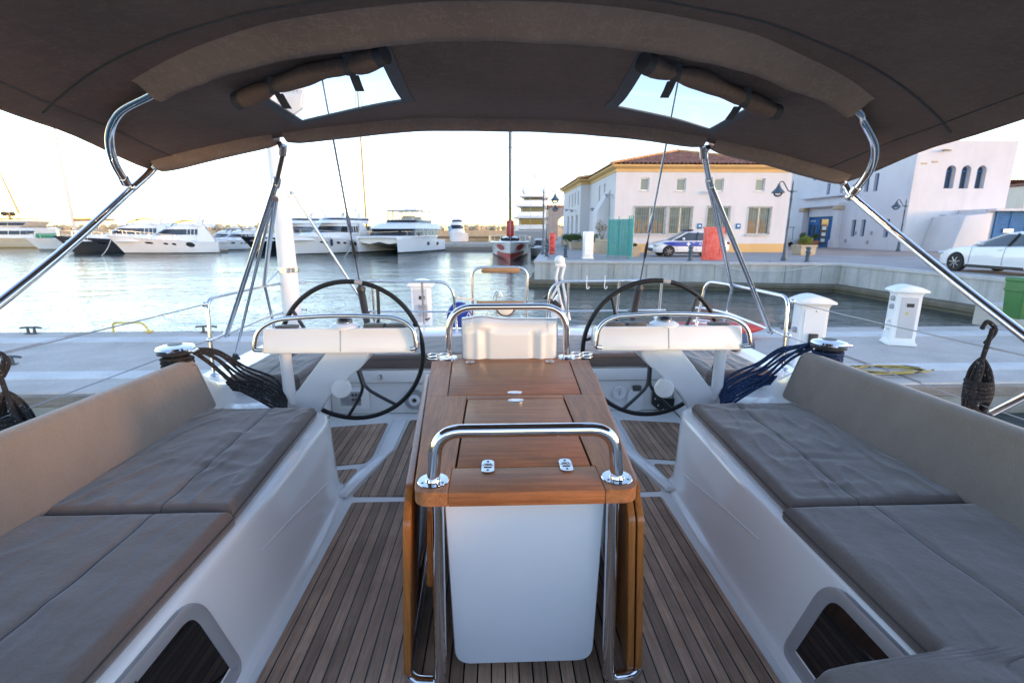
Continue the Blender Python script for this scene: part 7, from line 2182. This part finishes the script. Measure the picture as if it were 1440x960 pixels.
mb = MB(); mb.rbox((6.9, 0, 2.02), (12.2, 5.6, .16), .04, 1); obj('deck', mb, M['hullw'], cat)
mb = MB(); mb.tube([V((13.2, -2.7, 1.95)), V((13.3, 0, 2.0)), V((13.2, 2.7, 1.95))], .10, 8); obj('crossbeam', mb, M['hullw'], cat)
house(cat, 1.6, 10.6, 6.3, 2.05, 3.05, .5, -.2, .05, band=(.12, .98), name='saloon', nose=.28, mull=6)
house(cat, .4, 10.9, 6.5, 3.03, 3.75, 1.8, -.2, .16, name='coachroof', nose=.35)
house(cat, 1.6, 7.4, 4.6, 3.7, 4.2, .3, 0, .04, name='flybridge', nose=.3, band=(.25, .95))
mb = MB()
for x, w_ in ((7.0, 1.7), (6.6, 2.1), (4.6, 2.2), (1.9, 2.2)):
    for s_ in (-1, 1): mb.tube([V((x, s_ * w_, 4.15)), V((x - .45 * (x > 5), s_ * w_ * .97, 5.35))], .045, 6)
for y in (-.9, 0, .9): mb.tube([V((7.2, y, 4.15)), V((6.75, y * .97, 5.35))], .03, 6)
obj('hardtop_post', mb, M['awning'], cat)
mb = MB(); mb.rbox((4.3, 0, 5.42), (5.8, 4.7, .15), .06, 2); obj('hardtop', mb, M['hullw'], cat)
mb = MB()
pts_ = [(7.22, -1.75), (7.22, 1.75), (6.7, 2.2), (1.8, 2.25)]
mb.loft([[V((x, y, 4.18)) for x, y in [(1.8, -2.25), (6.7, -2.2), (7.22, -1.75), (7.22, 1.75), (6.7, 2.2), (1.8, 2.25)]], [V((x - .42 * (x > 5), y * .97, 5.34)) for x, y in [(1.8, -2.25), (6.7, -2.2), (7.22, -1.75), (7.22, 1.75), (6.7, 2.2), (1.8, 2.25)]]], False); obj('clear_screen', mb, M['vinyl'], cat)
mb = MB(); mb.rbox((4.6, .2, 4.5), (.9, 1.5, .6), .08, 2); mb.rbox((3.2, 0, 4.4), (.5, 2.8, .5), .06, 2); obj('helm_seat', mb, M['awning'], cat)
mb = MB(); mb.rbox((4.0, 0, 5.6), (.6, 1.6, .2), .06, 2); mb.ball((3.6, -.6, 5.85), (.2, .2, .26), 10); mb.ball((3.6, .7, 5.85), (.2, .2, .26), 10); obj('radar', mb, M['wpaint'], cat)
mb = MB()
for s_ in (-1, 1):
    pts_ = [V((x, s_ * (3.45 if x < 11 else lerp(3.45, 2.75, (x - 11) / 2.2)), 2.1 + .6)) for x in [1 + .9 * i for i in range(14)]]
    mb.tube(pts_, .02, 6)
    for p in pts_[::2]: mb.tube([p, p - V((0, 0, .6))], .016, 5)
mb.tube([V((12.8, -2.6, 2.7)), V((12.8, 0, 2.6)), V((12.8, 2.6, 2.7))], .018, 6)
obj('rail', mb, M['steelb'], cat)
place(cat, (-14.25, 59.6), (-10.7, 72.7))
p = atY(622, 333, 70)
# ---- racing yacht, bow towards us
rc = thing('racing_yacht', 'white racing yacht with red ovals on its bow and a tall black mast', 'racing yacht', (0, 0, 0))
Lr = 18
h_, rgr = hull(rc, Lr, 4.6, 1.5, 1.75, 'hullw', boot='red', rake=.03, full=2.6, transom=1.0, wlf=.36)
mb = MB()
for r0, r1 in zip(rgr[14:], rgr[15:]):
    for s_ in (1, -1):
        q = lambda r_: [V((p.x, s_ * (p.y + .02), p.z)) for p in (r_[1], r_[2], lerp(r_[2], r_[3], .75))]
        mb.loft([q(r0), q(r1)], False)
obj('red_forefoot', mb, M['red'], rc)
for side, s_ in ((5, 1), (10, -1)):
    for i0, rx, rz_ in ((21, 1.5, .30),):
        r_ = rgr[i0]; c_ = lerp(r_[3] if s_ > 0 else r_[12], r_[5] if s_ > 0 else r_[10], .42)
        mb = MB(); vs_ = []
        for a in [q * math.pi / 10 for q in range(20)]:
            f = i0 + rx * math.cos(a) * 1.5; i = int(f); fr_ = f - i; k = .42 + rz_ * 1.2 * math.sin(a)
            g = lambda rr_: lerp(rr_[3] if s_ > 0 else rr_[12], rr_[5] if s_ > 0 else rr_[10], k)
            p = lerp(g(rgr[min(25, i)]), g(rgr[min(26, i + 1)]), fr_); vs_.append(V((p.x, p.y + s_ * .05, p.z)))
        mb.poly(vs_); obj('red_oval', mb, M['red'], rc, sharp=0)
house(rc, 5.5, 10.5, 2.3, 1.55, 2.1, 1.4, .2, .3, band=(.3, .8), name='coachroof', nose=.6)
mast(rc, 10.6, 1.7, 24, .17, .10, 'carbon', spreaders=((.42, 2.15), (.70, 1.6)), boom=(6.8, 3.3, 'red'), stays=[(17.6, 0, 1.8), (0, 0, 1.6)], base=2.1, wr=.016)
mb = MB(); mb.rbox((10.9, 0, 3.0), (.55, .8, 1.7), .2, 2); obj('red_sail_bag', mb, M['red'], rc)
rail(rc, rgr, .62, 2, 26, 3)
mb = MB()
for x in (2.2, 3.0):
    for s_ in (-1.2, 1.2): mb.lathe([(.12, 1.6), (.10, 1.8), (.14, 1.85), (.001, 1.86)], (x, s_, 0), n=10)
obj('deck_winch', mb, M['steelb'], rc)
mb = MB()
for k in range(14): mb.tube([V((13.5 - .3 * k, random.uniform(-1.2, 1.2), 1.8)), V((13.3 - .3 * k, random.uniform(-1.2, 1.2), 2.0)), V((13.1 - .3 * k, random.uniform(-1.2, 1.2), 1.8))], .06, 5)
obj('deck_gear', mb, M['blackp'], rc)
place(rc, (1.35, 45.3), (1.9, 63))
# ---- tri-deck yacht, stern on, behind it
mg = thing('tri_deck_yacht', 'white three-deck motor yacht with radar domes behind the racing yacht mast', 'motor yacht', (0, 0, 0))
h_, rgm = hull(mg, 34, 7.2, 2.6, 3.8, 'hullw', rake=.1)
for k, (za_, zb_, x0_, x1_, w_) in enumerate(((2.7, 4.9, 3.5, 25, 6.6), (5.0, 7.0, 6, 22, 6.2), (7.1, 8.8, 8, 19, 5.2))):
    house(mg, x0_, x1_, w_ * .86, za_, zb_, 2.5, .2, .04, name='deckhouse', band=(.3, .8), mull=6)
    mb = MB(); mb.rbox(((x0_ + x1_) / 2 - 2.0, 0, zb_ - .12), (x1_ - x0_ + 3.0, w_ + .5, .32), .08, 2); obj('deck_overhang', mb, M['hullw'], mg)
    mb = MB(); mb.rbox((x0_ - 2.8, 0, za_ + .45), (.12, w_ * .98, .8), .04, 1)
    for s_ in (-1, 1): mb.box((x0_ - .3, s_ * w_ * .49, za_ + .45), (5.0, .1, .8))
    obj('bulwark', mb, M['hullw'] if k else M['hullw'], mg)
    mb = MB(); mb.box((x0_ - .05, 0, (za_ + zb_) / 2), (.3, w_ * .7, (zb_ - za_) * .8)); obj('saloon_door', mb, M['darkglass'], mg)
    mb = MB()
    for y in (-w_ * .46, w_ * .46): mb.tube([V((x0_ - 2.6, y, za_)), V((x0_ - 2.6, y, zb_))], .10, 8)
    obj('deck_post', mb, M['hullw'], mg)
    mb = MB(); mb.rbox((x0_ - 1.4, 0, za_ + .5), (.9, w_ * .5, .7), .1, 2); obj('deck_sofa', mb, M['awning'] if k != 1 else M['navyc'], mg)
mb = MB()
for s_ in (-1, 1): mb.tube([V((12, s_ * .8, 8.9)), V((12.4, s_ * .35, 11.5)), V((12.4, s_ * .3, 12.4))], [.16, .12, .1], 8)
mb.rbox((12.4, 0, 11.4), (.5, 1.9, .15), .05, 1); mb.rbox((12.4, 0, 12.3), (.5, 1.0, .15), .05, 1); mt_ = obj('radar_mast', mb, M['hullw'], mg)
mb = MB(); mb.lathe([(.25, 0), (.45, .3), (.42, .9), (.2, 1.15), (.05, 1.2), (.03, 2.0)], (12.4, 0, 12.4), n=14); obj('satellite_dome', mb, M['wpaint'], mt_)
for s_ in (-2.2, 2.2):
    mb = MB(); mb.lathe([(.25, -.6), (.3, -.2), (.6, .0), (.78, .45), (.62, .95), (.3, 1.2), (.001, 1.25)], (11, s_, 9.5), n=16); obj('satellite_dome', mb, M['wpaint'], mt_)
mb = MB(); mb.box((-.5, 0, 1.3), (.1, 6.3, 2.4)); obj('transom_door', mb, M['greyp'], mg)
place(mg, (12.4, 133), (7.1, 99.5)); mg.scale.z = 1.14
td = thing('tender', 'white tender moored between the racing yacht and the quay', 'tender', (0, 0, 0))
h_, rgt = hull(td, 5.5, 2.1, .8, 1.1, 'hullw', rake=.15)
house(td, 1.6, 3.6, 1.3, .8, 1.9, .5, .2, .2, band=(.4, .9), name='wheelhouse')
mb = MB(); mb.rbox((-.2, 0, .9), (.4, .5, .9), .08, 2); obj('outboard_motor', mb, M['blackp'], td)
place(td, (4.6, 50.5), (5.0, 56))
# ---- pier with sport fishing boat, breakwater
pier = thing('concrete_pier', 'long low pale concrete pier across the harbour behind the racing yacht', 'pier', (-4, 74, 0))
mb = MB(); mb.rbox((-5, 75.5, .45), (15, 6, 1.1), .05, 1); obj('deck', mb, M['pontoon'], pier)
mb = MB(); mb.box((-5, 72.46, .25), (14.9, .12, .5)); obj('rubbing_timber', mb, M['oldwood'], pier)
sf = thing('fishing_boat', 'white sport fishing boat with a tower, laid up on the pier', 'fishing boat', (0, 0, 0))
h_, rgf = hull(sf, 8.5, 2.9, 1.3, 1.9, 'hullw', rake=.15)
house(sf, 2.2, 6.2, 2.1, 1.35, 3.0, 1.0, .1, .15, band=(.5, .85), name='wheelhouse'); house(sf, 1.5, 4.9, 1.8, 3.0, 3.7, .8, .2, .15, band=(.35, .75), name='flybridge')
mb = MB()
for s_ in (-.6, .6): mb.tube([V((2.6, s_, 3.6)), V((2.5, s_ * .9, 5.0)), V((2.2, s_ * 1.4, 5.6))], .04, 6)
mb.rbox((2.9, 0, 4.6), (1.2, 1.5, .08), .03, 1); obj('tower', mb, M['steelb'], sf)
mb = MB(); mb.rbox((6.6, -.6, 2.2), (1.6, .3, .9), .1, 1); obj('blue_cover', mb, plain('light blue cover', (.16, .38, .48), .6), sf)
place(sf, (-6.6, 75.5), (-5.8, 84)); sf.location.z = .95

# lines from the bows down into the water
for a, b, lab in (((156, 337, 61.2), (143, 359), 'mooring line from the bow of the white sport yacht down to the water'), ((187, 338, 62.5), (190, 357), 'second mooring line hanging beside the white sport yacht bow'), ((374, 336, 58), (352, 360), 'mooring line slanting from the navy yacht into the water'), ((496, 340, 61), (484, 361), 'mooring line from the port bow of the catamaran into the water')):
    A, B_ = atY(*a), atZ(*b, 0)
    mb = MB(); mb.tube([lerp(A, B_, i / 8) - V((0, 0, .25 * 4 * (i / 8) * (1 - i / 8))) for i in range(9)], .03, 6)
    solo('mooring_line', mb, M['ropew'], lab, 'mooring line', tuple(B_))
# breakwater: sandy wall with boulders along its top
bk = thing('breakwater', 'long sandy breakwater wall topped with boulders on the horizon', 'breakwater', (-60, 150, 0))
mb = MB(); mb.rbox((-75, 160, 1.4), (330, 10, 3.4), .1, 1); obj('wall', mb, M['sand'], bk)
mb = MB(); mb.box((-75, 154.6, 1.0), (329, .5, .5)); obj('ledge', mb, M['stone'], bk)
rnd_ = random.Random(5)
def boulders(x0, x1, y, z, n, r0, r1):
    mb = MB()
    for i in range(n):
        b = bmesh.new(); bmesh.ops.create_icosphere(b, subdivisions=1, radius=1)
        r_ = rnd_.uniform(r0, r1)
        for v in b.verts: v.co *= rnd_.uniform(.75, 1.15)
        m = Matrix.Translation(V((rnd_.uniform(x0, x1), y + rnd_.uniform(-3, 3), z + rnd_.uniform(-.2, .6)))) @ Euler((rnd_.random() * 6, rnd_.random() * 6, 0)).to_matrix().to_4x4() @ Matrix.Diagonal((r_ * 1.2, r_, r_ * .8, 1))
        mb.merge(b, m)
    return mb
tag(obj('boulders', boulders(-235, 85, 160, 3.4, 700, .5, 1.3), M['sand'], bk, sharp=0), kind='stuff')
# low headland closing the harbour mouth far to the left, and land behind the quay
M['scrub'] = concrete('dry hillside', (.24, .20, .13), 0, scale=.02)
mb = MB()
def hill(u, v):
    x = lerp(-900, 500, u); y = lerp(420, 900, v)
    z = 7 * math.sin(math.pi * v) * (.25 + .5 * noise.noise(V((x * .004, y * .004, 1))) + .3 * noise.noise(V((x * .02, y * .02, 4)))) * (1 - .8 * math.exp(-((x + 60) / 170) ** 2))
    return V((x, y, max(-.5, z)))
mb.grid(hill, 70, 14)
tag(obj('hills', mb, M['scrub'], sharp=0), kind='structure')
# =====================================================================  LIGHT
SUN_EL, SUN_AZ = 3.0, 120.0      # azimuth measured from straight aft towards the right bank
w = bpy.data.worlds.new('World'); scn.world = w; w.use_nodes = True
nt = w.node_tree; bg = nt.nodes['Background']
sky = nt.nodes.new('ShaderNodeTexSky'); sky.sky_type = 'NISHITA'; sky.sun_disc = False
sky.sun_elevation = R(SUN_EL); sky.sun_rotation = R(SUN_AZ)
sky.air_density = 0.8; sky.dust_density = 0.15; sky.ozone_density = 2.2
nt.links.new(sky.outputs[0], bg.inputs[0]); bg.inputs[1].default_value = .15
sd = bpy.data.lights.new('sun', 'SUN'); so = bpy.data.objects.new('sun', sd); COL.objects.link(so)
sd.energy = 0.16; sd.angle = R(5); sd.color = (1, .66, .40)
dirv = V((math.sin(R(SUN_AZ)) * math.cos(R(SUN_EL)), math.cos(R(SUN_AZ)) * math.cos(R(SUN_EL)), math.sin(R(SUN_EL))))
so.rotation_euler = dirv.to_track_quat('Z', 'Y').to_euler()
so.location = (30, -10, 30)
vs = scn.view_settings
vs.view_transform = 'Standard'; vs.look = 'None'; vs.gamma = 1; vs.use_curve_mapping = False
vs.exposure = 3.4
vs.use_white_balance = True; vs.white_balance_temperature = 8200; vs.white_balance_tint = 28
scn.render.engine = 'CYCLES'
scn.cycles.use_denoising = True
scn.cycles.max_bounces = 8
scn.cycles.sample_clamp_indirect = 8
